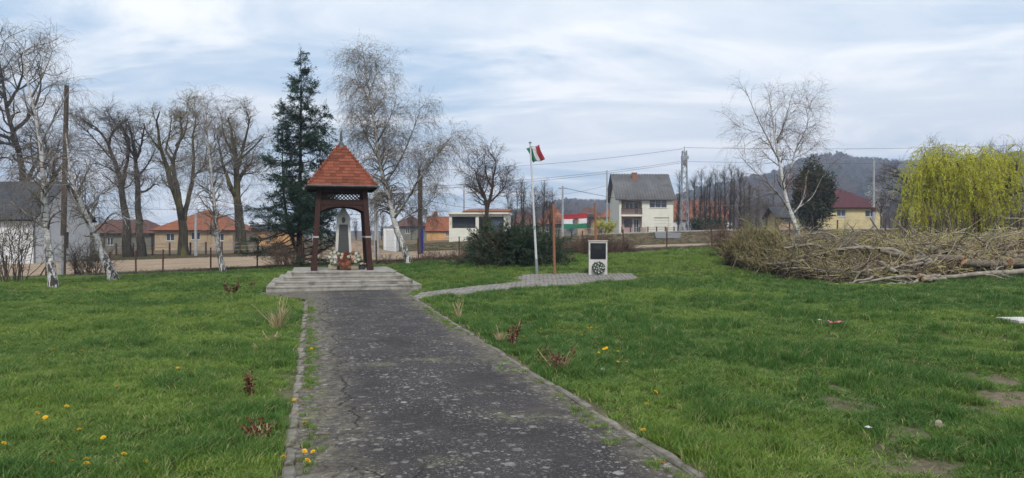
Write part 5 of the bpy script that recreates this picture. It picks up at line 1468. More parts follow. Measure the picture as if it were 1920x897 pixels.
build_tree('bare_tree', 'thick trunked bare tree with mossy bark just left of the spruce', b,
    [([b] + PX(Yt + 4, [(450, 440), (446, 400), (444, 350), (443, 310), (442, 280), (436, 250), (434, 220), (428, 195)]), 0.58, 0.06),
     (PX(Yt + 4, [(443, 318), (452, 285, 1), (459, 250, 1), (466, 215, 1), (470, 190, 1)]), 0.26, 0.04),
     (PX(Yt + 4, [(444, 372), (430, 345, -1), (420, 310, -1), (412, 265, -1), (408, 235, -1)]), 0.24, 0.04),
     (PX(Yt + 4, [(442, 285), (430, 262), (420, 232), (416, 205)]), 0.16, 0.03),
     (PX(Yt + 4, [(452, 290, 1), (470, 270, 1), (486, 250, 1), (496, 232, 1)]), 0.14, 0.02),
     (PX(Yt + 4, [(445, 345), (462, 312, 1), (472, 300, 1)]), 0.2, 0.12)], BARE_LV, (M['bark_moss'], M['bark_moss'], M['twig_dark']), leaf=[dict(mat=M['bud'], n=4500, size=(0.06, 0.12), aspect=0.4, src=[3, 4], spread=0.05, name='buds')], seed=404, top=182)
# ---- big dark trees behind the white house
Yt = 74
BIG = [dict(n=70, t=(0.25, 1), ln=(2.5, 5.5), ang=(30, 65), K=8, jit=0.25, trop=0.12, rr=0.5, rmin=0.04, S=5), *[dict(l, n=int(l['n'] * 1.35)) for l in BARE_LV[1:]]]
b = tbase(52, Yt)
build_tree('bare_tree', 'huge dark bare tree rising behind the grey slate roof', b,
    [([b] + PX(Yt, [(50, 420), (44, 340), (38, 290), (22, 240), (12, 180), (4, 120), (-6, 70)]), 0.5, 0.06),
     (PX(Yt, [(46, 350), (70, 300, 2), (74, 262, 2), (70, 235, 2), (60, 200, 2)]), 0.25, 0.04),
     (PX(Yt, [(24, 245), (50, 220), (70, 180), (78, 140), (70, 95)]), 0.22, 0.03),
     (PX(Yt, [(14, 190), (36, 150), (44, 110), (38, 70)]), 0.2, 0.03),
     (PX(Yt, [(30, 262), (6, 255), (-30, 240), (-60, 250)]), 0.22, 0.04),
     (PX(Yt, [(10, 170), (-20, 140), (-40, 100)]), 0.2, 0.03),
     (PX(Yt, [(38, 300), (62, 292), (85, 280), (108, 285)]), 0.12, 0.02)], BIG, bm3, seed=505, top=38)
b = tbase(96, Yt + 4)
build_tree('bare_tree', 'dark bare tree just left of the wooden utility pole, behind the white house', b,
    [([b] + PX(Yt + 4, [(97, 420), (98, 350), (102, 312), (96, 280), (86, 250), (80, 225)]), 0.4, 0.06),
     (PX(Yt + 4, [(100, 330), (116, 300), (126, 272), (130, 245)]), 0.18, 0.03), (PX(Yt + 4, [(97, 285), (108, 262), (112, 240)]), 0.14, 0.03)], BARE_LV, bm3, seed=606, top=215)
b = tbase(-25, Yt - 4)
build_tree('bare_tree', 'wide dark bare tree cut off by the left edge of the view', b,
    [([b] + PX(Yt - 4, [(-28, 420), (-32, 330), (-30, 260), (-38, 180), (-44, 110)]), 0.5, 0.06),
     (PX(Yt - 4, [(-30, 290), (-5, 270), (20, 272), (42, 282)]), 0.22, 0.03), (PX(Yt - 4, [(-31, 320), (-8, 300), (14, 296), (26, 305)]), 0.18, 0.03), (PX(Yt - 4, [(-34, 220), (-10, 180), (5, 130)]), 0.2, 0.03)], BARE_LV, bm3, seed=616, top=60)

# ---- birches
BIRCH_LV = [dict(n=34, t=(0.22, 0.97), ln=(1.4, 3.0), ang=(30, 55), K=8, jit=0.14, trop=0.12, rr=0.42, rmin=0.012, S=5, rmax=0.05, lenf=lambda t: 1.25 - 0.95 * t),
            dict(n=260, t=(0.2, 1), ln=(0.5, 1.4), ang=(25, 60), K=6, jit=0.2, trop=-0.1, rr=0.5, rmin=0.006, S=3, src=[0, 1], lenf=lambda t: 1.15 - 0.5 * t),
            dict(n=1500, t=(0.25, 1), ln=(0.45, 1.15), ang=(20, 70), K=6, jit=0.13, trop=-0.55, rr=0.5, rmin=0.0034, S=3, src=[1, 2]),
            dict(n=4200, t=(0.15, 1), ln=(0.2, 0.6), ang=(20, 60), K=4, jit=0.13, trop=-0.6, rr=0.6, rmin=0.003, S=3, src=[3])]
bb = (M['birch'], M['birch_limb'], M['twig_birch'])
def mod(lv, **kw):
    return [dict(l, **{k: (v[i] if isinstance(v, (list, tuple)) and len(v) == len(lv) else v) for k, v in kw.items()}) for i, l in enumerate(lv)]
Yb = 34.0
b = W(768, 496, Yb)
b.z = Tz(b.x, b.y) - 0.05
build_tree('birch_tree', 'tall weeping birch with leaning trunk right of the shelter', b,
    [([b] + PX(Yb, [(756, 462), (744, 430), (736, 402), (728, 370), (718, 330), (710, 290), (705, 245), (698, 195), (690, 160), (684, 120), (679, 82)]), 0.17, 0.012),
     (PX(Yb, [(739, 410), (760, 380, -0.5), (780, 345, -0.8), (805, 310, -1), (828, 280, -1.2), (846, 258, -1.3)]), 0.075, 0.012),
     (PX(Yb, [(722, 345), (745, 310, 0.4), (765, 270, 0.6), (780, 230, 0.8), (790, 200, 0.8)]), 0.055, 0.01),
     (PX(Yb, [(708, 265), (725, 235, -0.4), (738, 205, -0.6), (744, 180, -0.7)]), 0.045, 0.01),
     (PX(Yb, [(715, 310), (697, 275, 0.5), (680, 240, 0.7), (668, 205, 0.8)]), 0.045, 0.01),
     (PX(Yb, [(735, 395), (712, 372, -0.6), (690, 345, -1), (670, 320, -1.2)]), 0.04, 0.01),
     (PX(Yb, [(741, 420), (770, 402, 0.8), (800, 385, 1.2), (825, 362, 1.5)]), 0.045, 0.01),
     (PX(Yb, [(701, 215), (688, 180, -0.2), (672, 150, -0.4), (664, 125, -0.5)]), 0.035, 0.008),
     (PX(Yb, [(695, 170), (704, 145, 0.3), (708, 122, 0.4)]), 0.03, 0.008)],
    mod(BIRCH_LV, n=[58, 560, 3600, 10500], ln=[(0.8, 1.9), (0.4, 1.1), (0.45, 1.1), (0.2, 0.6)]), bb, leaf=[dict(mat=M['catkin'], n=17000, size=(0.04, 0.08), aspect=0.28, src=[3, 4], spread=0.008, droop=1.2, name='catkins')], seed=1, top=50)
Yb = 31.5
b = gp(100, 540)
Yb = b.y
build_tree('birch_tree', 'slim white birch bending left before the white house', b,
    [([b] + PX(Yb, [(95, 490), (90, 450), (85, 405), (82, 350), (80, 300), (74, 255), (66, 205), (58, 165), (50, 130), (44, 95), (50, 60)]), 0.13, 0.012),
     (PX(Yb, [(88, 430), (76, 410, 0.3), (62, 398, 0.5), (40, 392, 0.6)]), 0.03, 0.006),
     (PX(Yb, [(76, 265), (98, 225, 0.4), (116, 190, 0.6), (130, 165, 0.7), (142, 155, 0.8)]), 0.045, 0.008),
     (PX(Yb, [(60, 175), (78, 140, -0.3), (92, 105, -0.4), (100, 80, -0.5)]), 0.035, 0.008),
     (PX(Yb, [(83, 370), (100, 345, -0.4), (118, 330, -0.6)]), 0.03, 0.006)], mod(BIRCH_LV, n=[22, 150, 800, 2000], ln=[(0.9, 2.0), (0.4, 1.0), (0.4, 0.9), (0.2, 0.5)]), bb, seed=2, top=45)
b = gp(213, 527); Yb = b.y
build_tree('birch_tree', 'strongly leaning birch with black cracked bark near the wooden utility pole', b,
    [([b] + PX(Yb, [(203, 502), (192, 472), (180, 446), (165, 412), (150, 378), (140, 350), (132, 318), (128, 285), (124, 250)]), 0.17, 0.015),
     (PX(Yb, [(176, 438), (195, 418, -0.5), (212, 400, -0.9), (235, 408, -1.3), (262, 420, -1.6)]), 0.05, 0.006),
     (PX(Yb, [(160, 400), (178, 378, 0.5), (200, 352, 0.8), (225, 340, 1.0)]), 0.045, 0.008),
     (PX(Yb, [(145, 365), (160, 330, -0.4), (178, 300, -0.6), (188, 280, -0.7)]), 0.035, 0.008),
     (PX(Yb, [(138, 340), (120, 318, 0.4), (106, 305, 0.6)]), 0.03, 0.008)], mod(BIRCH_LV, n=[22, 150, 800, 1900], ln=[(0.9, 2.0), (0.4, 1.0), (0.4, 0.9), (0.2, 0.5)]), bb, seed=3, top=215)
b = gp(419, 512); Yb = b.y
build_tree('birch_tree', 'thin white birch with drooping twigs before the tan house', b,
    [([b] + PX(Yb, [(413, 485), (408, 455), (405, 430), (404, 400), (400, 365), (397, 325), (393, 285), (389, 245), (386, 205), (382, 168)]), 0.125, 0.01),
     (PX(Yb, [(406, 437), (396, 425, -0.3), (385, 412, -0.4), (370, 398, -0.5)]), 0.04, 0.006),
     (PX(Yb, [(407, 440), (420, 428, 0.3), (435, 420, 0.5), (455, 415, 0.7)]), 0.035, 0.006),
     (PX(Yb, [(400, 370), (416, 340, 0.5), (428, 315, 0.7), (440, 300, 0.8)]), 0.035, 0.006),
     (PX(Yb, [(397, 330), (380, 300, -0.4), (366, 280, -0.6)]), 0.03, 0.006),
     (PX(Yb, [(393, 290), (408, 262, 0.4), (420, 240, 0.5)]), 0.03, 0.006)], mod(BIRCH_LV, n=[30, 230, 1300, 3300]), bb,
    leaf=[dict(mat=M['bud'], n=1500, size=(0.025, 0.05), aspect=0.35, src=[3, 4], spread=0.008, name='buds')], seed=4, top=165)
b = G(1500, 36.2, -0.1); Yb = 36.2
build_tree('birch_tree', 'open birch with several white stems behind the brush pile', b,
    [([b] + PX(Yb, [(1496, 440), (1488, 412), (1478, 390), (1470, 360), (1466, 325), (1458, 290), (1452, 250), (1446, 205), (1440, 165), (1432, 150)]), 0.15, 0.012),
     (PX(Yb, [(1481, 398), (1466, 372, -0.4), (1448, 352, -0.6), (1430, 335, -0.8), (1405, 312, -1), (1385, 290, -1)]), 0.06, 0.01),
     (PX(Yb, [(1484, 404), (1500, 385, 0.5), (1508, 360, 0.7), (1512, 330, 0.8), (1516, 320, 0.8)]), 0.055, 0.012),
     (PX(Yb, [(1500, 388, 0.5), (1522, 370, 0.8), (1535, 345, 1), (1545, 325, 1)]), 0.03, 0.008),
     (PX(Yb, [(1470, 355), (1482, 318, 0.4), (1492, 280, 0.6), (1506, 250, 0.8), (1515, 225, 0.8), (1510, 195, 0.8)]), 0.06, 0.01),
     (PX(Yb, [(1462, 305), (1445, 270, -0.4), (1425, 230, -0.6), (1408, 190, -0.8), (1396, 160, -0.9)]), 0.05, 0.01),
     (PX(Yb, [(1455, 270), (1468, 235, -0.2), (1478, 200, -0.3), (1484, 170, -0.3)]), 0.04, 0.008),
     (PX(Yb, [(1472, 370), (1440, 362, 0.5), (1412, 372, 0.7)]), 0.03, 0.006)], mod(BIRCH_LV, n=[34, 230, 1400, 2900], trop=[0.12, -0.02, -0.28, -0.4]), (M['birch'], M['birch_limb'], M['twig_brown']), seed=5, top=140)

# ---- the spruce, with a second lower leader
Ys = 35.0
b = G(560, Ys, -0.1)
hS = W(565, 92, Ys).z - b.z
conifer_lv = [dict(n=300, t=(0.06, 0.99), ln=(0.8, 1.05), ang=(82, 110), K=7, jit=0.05, trop=0.16, tiers=24, rr=0.35, rmin=0.01, rmax=0.035, S=4, src=[0], lenf=lambda t: (0.14 + 2.5 * (1 - t) ** 0.85) * np.random.default_rng(5).uniform(0.55, 1.2, len(t))),
              dict(n=4200, t=(0.2, 1), ln=(0.2, 0.7), ang=(30, 65), K=4, jit=0.12, trop=-0.12, rr=0.4, rmin=0.004, S=3, src=[1], flat=0.6, lenf=lambda t: 1.2 - 0.6 * t)]
build_tree('spruce_tree', 'dark green spruce with ragged crown just left of the shelter', b,
    [([b] + PX(Ys, [(561, 440), (562, 380), (563, 300), (565, 220), (565, 150), (564, 92)]), 0.16, 0.01),
     (PX(Ys, [(556, 470, 0.3), (540, 420, 0.5), (532, 360, 0.6), (530, 300, 0.6), (531, 240, 0.6)]), 0.1, 0.01),
     (PX(Ys, [(564, 430, -0.2), (585, 400, -0.3), (592, 350, -0.3), (594, 300, -0.3)]), 0.07, 0.01), (PX(Ys, [(565, 262), (585, 240), (604, 222), (622, 206)]), 0.03, 0.006), (PX(Ys, [(564, 225), (548, 212), (535, 196)]), 0.025, 0.006)], conifer_lv, (M['bark'], M['bark'], M['twig_dark']),
    leaf=[dict(mat=M['spruce_leaf'], n=80000, size=(0.06, 0.15), aspect=0.2, src=[2], t=(0.0, 1.0), spread=0.03, along=0.55, name='needles'), dict(mat=M['spruce_leaf'], n=15000, size=(0.09, 0.18), aspect=0.2, src=[1], t=(0.3, 1.0), spread=0.05, along=0.5, name='needles')], seed=6, S0=8, top=90)
# ---- dark evergreen by the yellow house
Ye = 74.0; b = G(1527, Ye, -0.1)
build_tree('evergreen_tree', 'broad dark evergreen tree between the white birch and the yellow house', b,
    [([b] + PX(Ye, [(1527, 400), (1526, 360), (1524, 320), (1524, 300)]), 0.3, 0.03), (PX(Ye, [(1526, 410), (1512, 380, 1), (1510, 345, 1), (1514, 322, 1)]), 0.15, 0.03), (PX(Ye, [(1527, 410), (1544, 380, -1), (1543, 350, -1), (1538, 328, -1)]), 0.15, 0.03)],
    [dict(n=150, t=(0.05, 1), ln=(0.7, 1.35), ang=(55, 90), K=6, jit=0.15, trop=0.1, rr=0.4, rmin=0.02, S=4, lenf=lambda t: 1.2 - 0.75 * t), dict(n=1100, t=(0.2, 1), ln=(0.4, 1.1), ang=(30, 75), K=4, jit=0.2, trop=-0.1, rr=0.5, rmin=0.012, S=3)], (M['bark'], M['bark'], M['twig_dark']),
    leaf=[dict(mat=M['ever_leaf'], n=20000, size=(0.15, 0.38), aspect=0.4, src=[2], spread=0.1, along=0.3)], seed=7, top=298)

# ---- the willow
Yw = 42.0; b = G(1835, Yw, -0.1)
wl = [([b] + PX(Yw, [(1833, 420), (1828, 390), (1815, 355), (1800, 325), (1782, 300)]), 0.32, 0.05),
      (PX(Yw, [(1829, 395), (1850, 360, 1), (1868, 325, 1.5), (1872, 300, 1.5)]), 0.2, 0.04), (PX(Yw, [(1831, 405), (1870, 370, -1), (1900, 330, -1.5), (1908, 295, -1.5)]), 0.2, 0.04),
      (PX(Yw, [(1822, 372), (1790, 350, -1), (1762, 330, -1.5), (1740, 318, -1.8)]), 0.14, 0.03), (PX(Yw, [(1815, 355), (1835, 325, 0), (1838, 300, 0)]), 0.12, 0.03),
      (PX(Yw, [(1800, 325), (1770, 302, 1), (1752, 288, 1)]), 0.1, 0.03), (PX(Yw, [(1868, 372, -1), (1915, 358, -2), (1950, 330, -2)]), 0.15, 0.03), (PX(Yw, [(1790, 350, -1), (1748, 352, -2), (1716, 372, -2)]), 0.08, 0.02),
      (PX(Yw, [(1815, 355), (1800, 318, -2), (1792, 300, -2.5)]), 0.08, 0.02), (PX(Yw, [(1835, 325), (1822, 300, -1.5), (1815, 290, -2)]), 0.07, 0.02), (PX(Yw, [(1850, 360, 1), (1858, 330, -1), (1850, 305, -2)]), 0.08, 0.02), (PX(Yw, [(1782, 300), (1765, 300, -1.5), (1735, 310, -2)]), 0.07, 0.02), (PX(Yw, [(1868, 325, 1.5), (1890, 310, 1), (1910, 312, 0)]), 0.07, 0.02), (PX(Yw, [(1829, 395), (1815, 370, -2), (1830, 345, -3)]), 0.08, 0.02)]
build_tree('willow_tree', 'weeping willow with yellow green hanging shoots at the right edge', b, wl,
    [dict(n=150, t=(0.35, 1), ln=(0.5, 1.3), ang=(40, 80), K=6, jit=0.2, trop=0.0, rr=0.4, rmin=0.02, S=4),
     dict(n=1700, t=(0.3, 1), ln=(0.4, 3.1), ang=(30, 85), K=10, jit=0.05, trop=-1.0, rr=0.3, rmin=0.006, rmax=0.012, S=3, src=[0, 1])], (M['bark_moss'], M['bark_moss'], M['twig_tan']),
    leaf=[dict(mat=M['willow_leaf'], n=58000, size=(0.07, 0.17), aspect=0.26, src=[2], t=(0.02, 1), spread=0.02, along=0.5, droop=0.5), dict(mat=M['willow_leaf_dim'], n=12000, size=(0.07, 0.15), aspect=0.22, src=[2], t=(0.35, 1), spread=0.03, along=0.5, droop=0.5)], seed=8, top=270)

# ---- bare tree in front of the open garage
Yq = 55.0; b = G(912, Yq, -0.1)
build_tree('bare_tree', 'dark bare tree with ivy clad stem before the open garage', b,
    [([b] + PX(Yq, [(912, 440), (912, 410), (913, 388), (906, 360), (896, 335), (890, 305)]), 0.28, 0.03), (PX(Yq, [(913, 392), (922, 360), (925, 325), (930, 290), (918, 270)]), 0.15, 0.02), (PX(Yq, [(912, 385), (934, 365), (946, 345), (950, 330)]), 0.1, 0.02), (PX(Yq, [(908, 368), (890, 352), (882, 340)]), 0.09, 0.02), (PX(Yq, [(923, 350), (912, 322), (910, 295)]), 0.1, 0.02)],
    mod(BARE_LV, n=[34, 240, 1300, 2600], ln=[(1.0, 2.4), (0.6, 1.4), (0.4, 0.9), (0.2, 0.5)]), bm3, leaf=[dict(mat=M['leaf_dry'], n=1500, size=(0.05, 0.1), aspect=0.6, src=[0], t=(0.0, 0.55), spread=0.2, name='ivy')], seed=9, top=260)
# ---- old knotty tree and the blossoming one by the yellow house
Yq = 84.0; b = G(1697, Yq, -0.1)
build_tree('bare_tree', 'old pollarded bare tree between the yellow house and the willow', b,
    [([b] + PX(Yq, [(1698, 400), (1699, 360), (1701, 330), (1700, 322)]), 0.4, 0.3), (PX(Yq, [(1700, 330), (1690, 318), (1678, 312), (1672, 322)]), 0.2, 0.06), (PX(Yq, [(1701, 328), (1712, 322), (1716, 314)]), 0.15, 0.06), (PX(Yq, [(1700, 326), (1696, 312), (1686, 302), (1680, 306)]), 0.18, 0.05), (PX(Yq, [(1698, 370), (1680, 352), (1660, 348)]), 0.12, 0.04), (PX(Yq, [(1698, 385), (1715, 365), (1730, 352)]), 0.12, 0.04)],
    mod(BARE_LV, n=[26, 200, 1000, 1800], ln=[(1.2, 3.0), (0.8, 1.8), (0.5, 1.1), (0.3, 0.6)]), bm3, seed=10, top=295)
Yq = 86.0; b = G(1652, Yq, -0.1)
build_tree('blossom_tree', 'small tree in white blossom beside the yellow house', b,
    [([b] + PX(Yq, [(1652, 400), (1654, 375), (1652, 352)]), 0.12, 0.03), (PX(Yq, [(1653, 390), (1666, 370), (1672, 358)]), 0.07, 0.02), (PX(Yq, [(1653, 392), (1640, 375), (1635, 362)]), 0.07, 0.02)],
    mod(BARE_LV[:3], n=[26, 130, 500], ln=[(0.7, 1.6), (0.4, 0.9), (0.2, 0.6)], src=[[0], [0, 1], [1, 2]]), bm3, leaf=[dict(mat=M['blossom'], n=2200, size=(0.07, 0.15), aspect=0.8, src=[2, 3], spread=0.07, name='blossom')], seed=12, top=345)

# ---- trees in the background: a few models, each copy a tree of its own
def model_tree(seed, h, spread, lv, mats=bm3, stems=1, leaf=None):
    rg = np.random.default_rng(seed); b = np.zeros(3); ln = []
    for k in range(stems):
        a = rg.uniform(0, 6.28); dx, dy = math.cos(a) * spread * (0.25 if stems > 1 else 0.06), math.sin(a) * spread * 0.25
        ln.append(([b + np.array([dx * 0.1, dy * 0.1, 0]), np.array([dx * 0.4, dy * 0.4, h * 0.35]), np.array([dx + rg.normal() * 0.2, dy, h * 0.7]), np.array([dx * 1.4 + rg.normal() * 0.3, dy * 1.3, h])], h * 0.018, h * 0.003))
    return build_tree('bare_tree', 'x', b, ln, lv, mats, leaf=leaf, seed=seed, S0=6, K0=9)
far = [dict(n=40, t=(0.25, 1), ln=(1.3, 3.4), ang=(25, 60), K=6, jit=0.2, trop=0.2, rr=0.5, rmin=0.03, S=4), dict(n=300, t=(0.15, 1), ln=(0.7, 1.8), ang=(25, 65), K=4, jit=0.22, trop=0.1, rr=0.5, rmin=0.014, S=3, src=[0, 1]), dict(n=1400, t=(0.1, 1), ln=(0.4, 1.1), ang=(25, 60), K=3, jit=0.2, trop=0.08, rr=0.6, rmin=0.009, S=3, src=[1, 2])]
slim = [dict(n=46, t=(0.12, 1), ln=(0.8, 2.2), ang=(15, 40), K=6, jit=0.14, trop=0.35, rr=0.5, rmin=0.03, S=4), dict(n=240, t=(0.15, 1), ln=(0.5, 1.4), ang=(20, 50), K=4, jit=0.18, trop=0.2, rr=0.5, rmin=0.014, S=3, src=[0, 1]), dict(n=1000, t=(0.1, 1), ln=(0.3, 0.8), ang=(20, 50), K=3, jit=0.18, trop=0.15, rr=0.6, rmin=0.009, S=3, src=[1, 2])]
models = {'round': [model_tree(61, 9, 4, far, stems=2), model_tree(62, 10, 4, far, stems=3), model_tree(63, 8, 4, far, stems=1)], 'slim': [model_tree(71, 11, 1.2, slim, stems=1), model_tree(72, 12, 1.6, slim, stems=2), model_tree(73, 10.5, 1.2, slim, stems=1)]}
H0 = {m.name: max(max(v[2] for v in c.bound_box) for c in m.children) for ms in models.values() for m in ms}
used = set(); rt = random.Random(77)
def put(kind, k, px, Y, top, label, group):
    src = models[kind][k % 3]; p = G(px, Y, -0.2)
    want = EYE + (HZ - top) / F * Y - p.z
    h0 = H0[src.name]
    o = src if src.name not in used else copy_tree(src)
    used.add(src.name)
    o.location = p; s = want / h0; o.scale = (s, s, s); o.rotation_euler = (0, 0, rt.uniform(0, 6.28))
    tag(o, label, 'tree', group)
ORD = 'first second third fourth fifth sixth seventh eighth ninth tenth eleventh twelfth thirteenth fourteenth fifteenth sixteenth seventeenth eighteenth'.split()
gS = 'slim bare trees behind the two-storey house'
for k, (px, top) in enumerate([(1271, 312), (1290, 332), (1302, 318), (1312, 308), (1322, 320), (1331, 312), (1340, 306), (1350, 318), (1359, 304), (1368, 298), (1377, 312), (1387, 302), (1396, 322), (1404, 330)]):
    put('slim', k, px, 122 + (k * 5) % 11, top, ORD[k] + ' from the left in the row of slim bare trees right of the two-storey house', gS)
gM = 'small bare trees between garage and flagpole'
for k, (px, Y, top) in enumerate([(962, 92, 330), (980, 88, 322), (1003, 95, 340), (1018, 90, 330), (1034, 98, 345)]):
    put('slim' if k % 2 else 'round', k, px, Y, top, ORD[k] + ' from the left of the small bare trees between the open garage and the flagpole', gM)
gL = 'far bare trees along the left skyline'
for k, px in enumerate([-60, 140, 190, 500, 545, 600, 640, 668, 695, 715, 750, 772, 815, 838, 862, 884]):
    put('round', k, px, 135 + (k * 17) % 45, 412 - (k * 7) % 22, ORD[k] + ' from the left of far bare trees on the skyline left of garage', gL)
gR = 'far bare trees below the wooded hill'
for k, px in enumerate(list(range(1398, 1560, 9)) + list(range(1590, 1760, 10)) + [1770, 1790, 1810, 1880, 1905, 1930]):
    put('slim' if k % 3 == 0 else 'round', k, px + rt.uniform(-4, 4), 125 + (k * 23) % 75, 384 - (k * 11) % 36, ORD[k if k < 18 else k - 18 if k < 35 else k - 35] + ' from the left of far bare trees ' + ('left of the dark evergreen' if k < 18 else 'behind the yellow house' if k < 35 else 'behind the willow'), gR)
gC = 'far bare trees between the holed flag and the cream house'
for k, px in enumerate([1048, 1072, 1106, 1122, 1140]):
    put('round', k, px, 150 + k * 7, 402 - (k * 5) % 14, ORD[k] + ' from the left of the far bare trees between flagpole and two-storey house', gC)
gW = 'bare trees rising over the willow'
for k, (px, top) in enumerate([(1752, 250), (1778, 256), (1845, 252), (1872, 258)]):
    put('round', k, px, 78 + k * 3, top, ORD[k] + ' from the left of the bare crowns rising above the yellow green willow', gW)
for kind in models:
    for m in models[kind]:
        if m.name not in used:
            for ch in list(m.children): bpy.data.objects.remove(ch)
            bpy.data.objects.remove(m)

# ---- the wood on the hills: one mass
def wood_proto(seed, kind):
    rg = np.random.default_rng(seed)
    if kind == 0:
        P = np.array([[[0, 0, 0], [0.1, 0, 3], [0.2, 0.1, 6]]], float); Rr = np.array([[0.25, 0.2, 0.1]])
        a = grow(rg, P, Rr, 26, (0.3, 1), (2, 4), (25, 65), 4, 0.2, 0.2, 0.6, 0.1); c = grow(rg, a[0], a[1], 150, (0.2, 1), (0.8, 2), (25, 65), 3, 0.2, 0.1, 0.6, 0.07)
        V, Q = join(tubes(P, Rr, 4), tubes(*a, 3), tubes(*c, 3)); me = mesh_np('wood_tree', V, Q); me.materials.append(M['twig_brown'])
    else:
        P = np.array([[[0, 0, 0], [0, 0, 4], [0, 0, 9]]], float); Rr = np.array([[0.25, 0.2, 0.05]])
        a = grow(rg, P, Rr, 50, (0.15, 1), (1.2, 2.6), (60, 95), 3, 0.1, 0, 0.4, 0.08, lenf=lambda t: 1.2 - t); V, Q = leaves(rg, a[0], 420, (0.7, 1.4), 0.5, (0.1, 1), 0.3)
        V, Q = join(tubes(P, Rr, 4), (V, Q)); me = mesh_np('wood_tree', V, Q); me.materials.append(M['ever_leaf'])
    return bpy.data.objects.new('wood_tree_source', me)
WP = [wood_proto(1, 0), wood_proto(2, 0), wood_proto(3, 0), wood_proto(4, 1)]
rg = np.random.default_rng(17); n = 13000
px = rg.uniform(830, 2150, n); Y = 330 + 690 * rg.uniform(0, 1, n) ** 0.75
z = hill_z(px, Y) - 2.4
k = z > 2.5; px, Y, z = px[k], Y[k], z[k]
ever = (vnoise(px / 50, Y / 60, 81, 2) > 0.62) & (rg.uniform(0, 1, len(px)) < 0.6)
ix = np.where(ever, 3, rg.integers(0, 3, len(px))); ix = 3 - ix            # joined geometry comes last-first
s = rg.uniform(0.75, 1.25, len(px))
o = scatter('hill_wood', np.stack([(px - 960) / F * Y, Y, z], 1), np.stack([s, s, s], 1), np.stack([px * 0, px * 0, rg.uniform(0, 6.28, len(px))], 1), ix, px * 0, WP)
tag(o, 'leafless wood covering the far hills', 'wood', kind='stuff')

# ================================================================ FENCE, POLES, WIRES
M['rust'] = rough_mat('rusty_steel', (0.05, 0.024, 0.018), (0.1, 0.045, 0.032), 6, 0.85, 0.3, 0.004)
M['wire'] = flat('grey_wire', (0.13, 0.13, 0.135), 0.6, 0.3); M['pole_wood'] = rough_mat('old_utility_pole_wood', (0.045, 0.033, 0.027), (0.085, 0.064, 0.052), 3, 0.9, 0.5, 0.01, stretch=(5, 5, 0.4))
M['pole_conc'] = rough_mat('grey_concrete_pole', (0.24, 0.245, 0.25), (0.34, 0.345, 0.35), 3, 0.9, 0.2, 0.005)
def fy_(px): return np.interp(px, [-100, 85, 480, 1170, 2000], [32.8, 33.2, 35.0, 36.0, 36.4])
fpx = [-70, 10, 85, 140, 205, 255, 305, 395, 482, 570, 640, 706, 785, 861, 938, 1015, 1093, 1170, 1250, 1335, 1393, 1480, 1570, 1659, 1746, 1830, 1915, 1990]
f0 = G(960, 36)
fen = thing('wire_fence', 'wire fence with thin rusty steel posts along the lawn edge', 'fence', f0)
tops = []
for k, px in enumerate(fpx):
    Y = float(fy_(px)); p = G(px, Y) - f0; lean = random.Random(k).gauss(0, 0.03)
    if px == 1393: lean = -0.1
    hh = 1.15; top = p + Vector((lean, 0.02, hh)); tops.append((p, top))
    po = MB().beam(p + Vector((0, 0, -0.1)), top, 0.055).build('post', M['rust'], fen)
    if px in (85, 1170, 1480):
        for sx in (-1, 1): MB().beam(p + Vector((sx * 0.36, 0, -0.03)), p + Vector((0, 0, 0.55)), 0.045).build('strut', M['rust'], po)
for (pa, ta), (pb, tb_) in zip(tops[:-1], tops[1:]):
    for q in (0.12, 0.4, 0.68, 0.96):
        a = pa.lerp(ta, q); b = pb.lerp(tb_, q); m = (a + b) / 2 - Vector((0, 0, 0.02))
        MB().tube([a, m, b], 0.0022, 3, False).build('wire', M['rust'], fen)
    # woven mesh, one sheet of thin wires for each bay
    mb = MB(); n = max(6, int((pb - pa).length / 0.14))
    for i in range(n):
        for sgn in (-1, 1):
            u0 = i / n; u1 = u0 + sgn * 0.95 / (pb - pa).length
            uu1 = min(max(u1, 0), 1); f = (uu1 - u0) / (u1 - u0)
            mb.tube([pa.lerp(ta, 0.04).lerp(pb.lerp(tb_, 0.04), u0), pa.lerp(ta, 0.04 + 0.92 * f).lerp(pb.lerp(tb_, 0.04 + 0.92 * f), uu1)], 0.0016, 3, False)
    mb.build('mesh_bay', M['rust'], fen)
# low footing under the fence
ft = thing('fence_footing', 'low mossy concrete footing running under the wire fence', 'footing', f0)
for (pa, ta), (pb, tb_) in zip(tops[:-1], tops[1:]):
    d = (pb - pa).normalized(); nn = Vector((-d.y, d.x, 0)) * 0.09
    a, b = pa + d * 0.004, pb - d * 0.004
    h1 = 0.17
    o = MB().hexa([a - nn - Vector((0, 0, 0.25)), b - nn - Vector((0, 0, 0.25)), b + nn - Vector((0, 0, 0.25)), a + nn - Vector((0, 0, 0.25))], [a - nn + Vector((0, 0, h1)), b - nn + Vector((0, 0, h1)), b + nn + Vector((0, 0, h1)), a + nn + Vector((0, 0, h1))]).build('footing_block', M['dark_wall'], ft)
    bevel(o, 0.012)
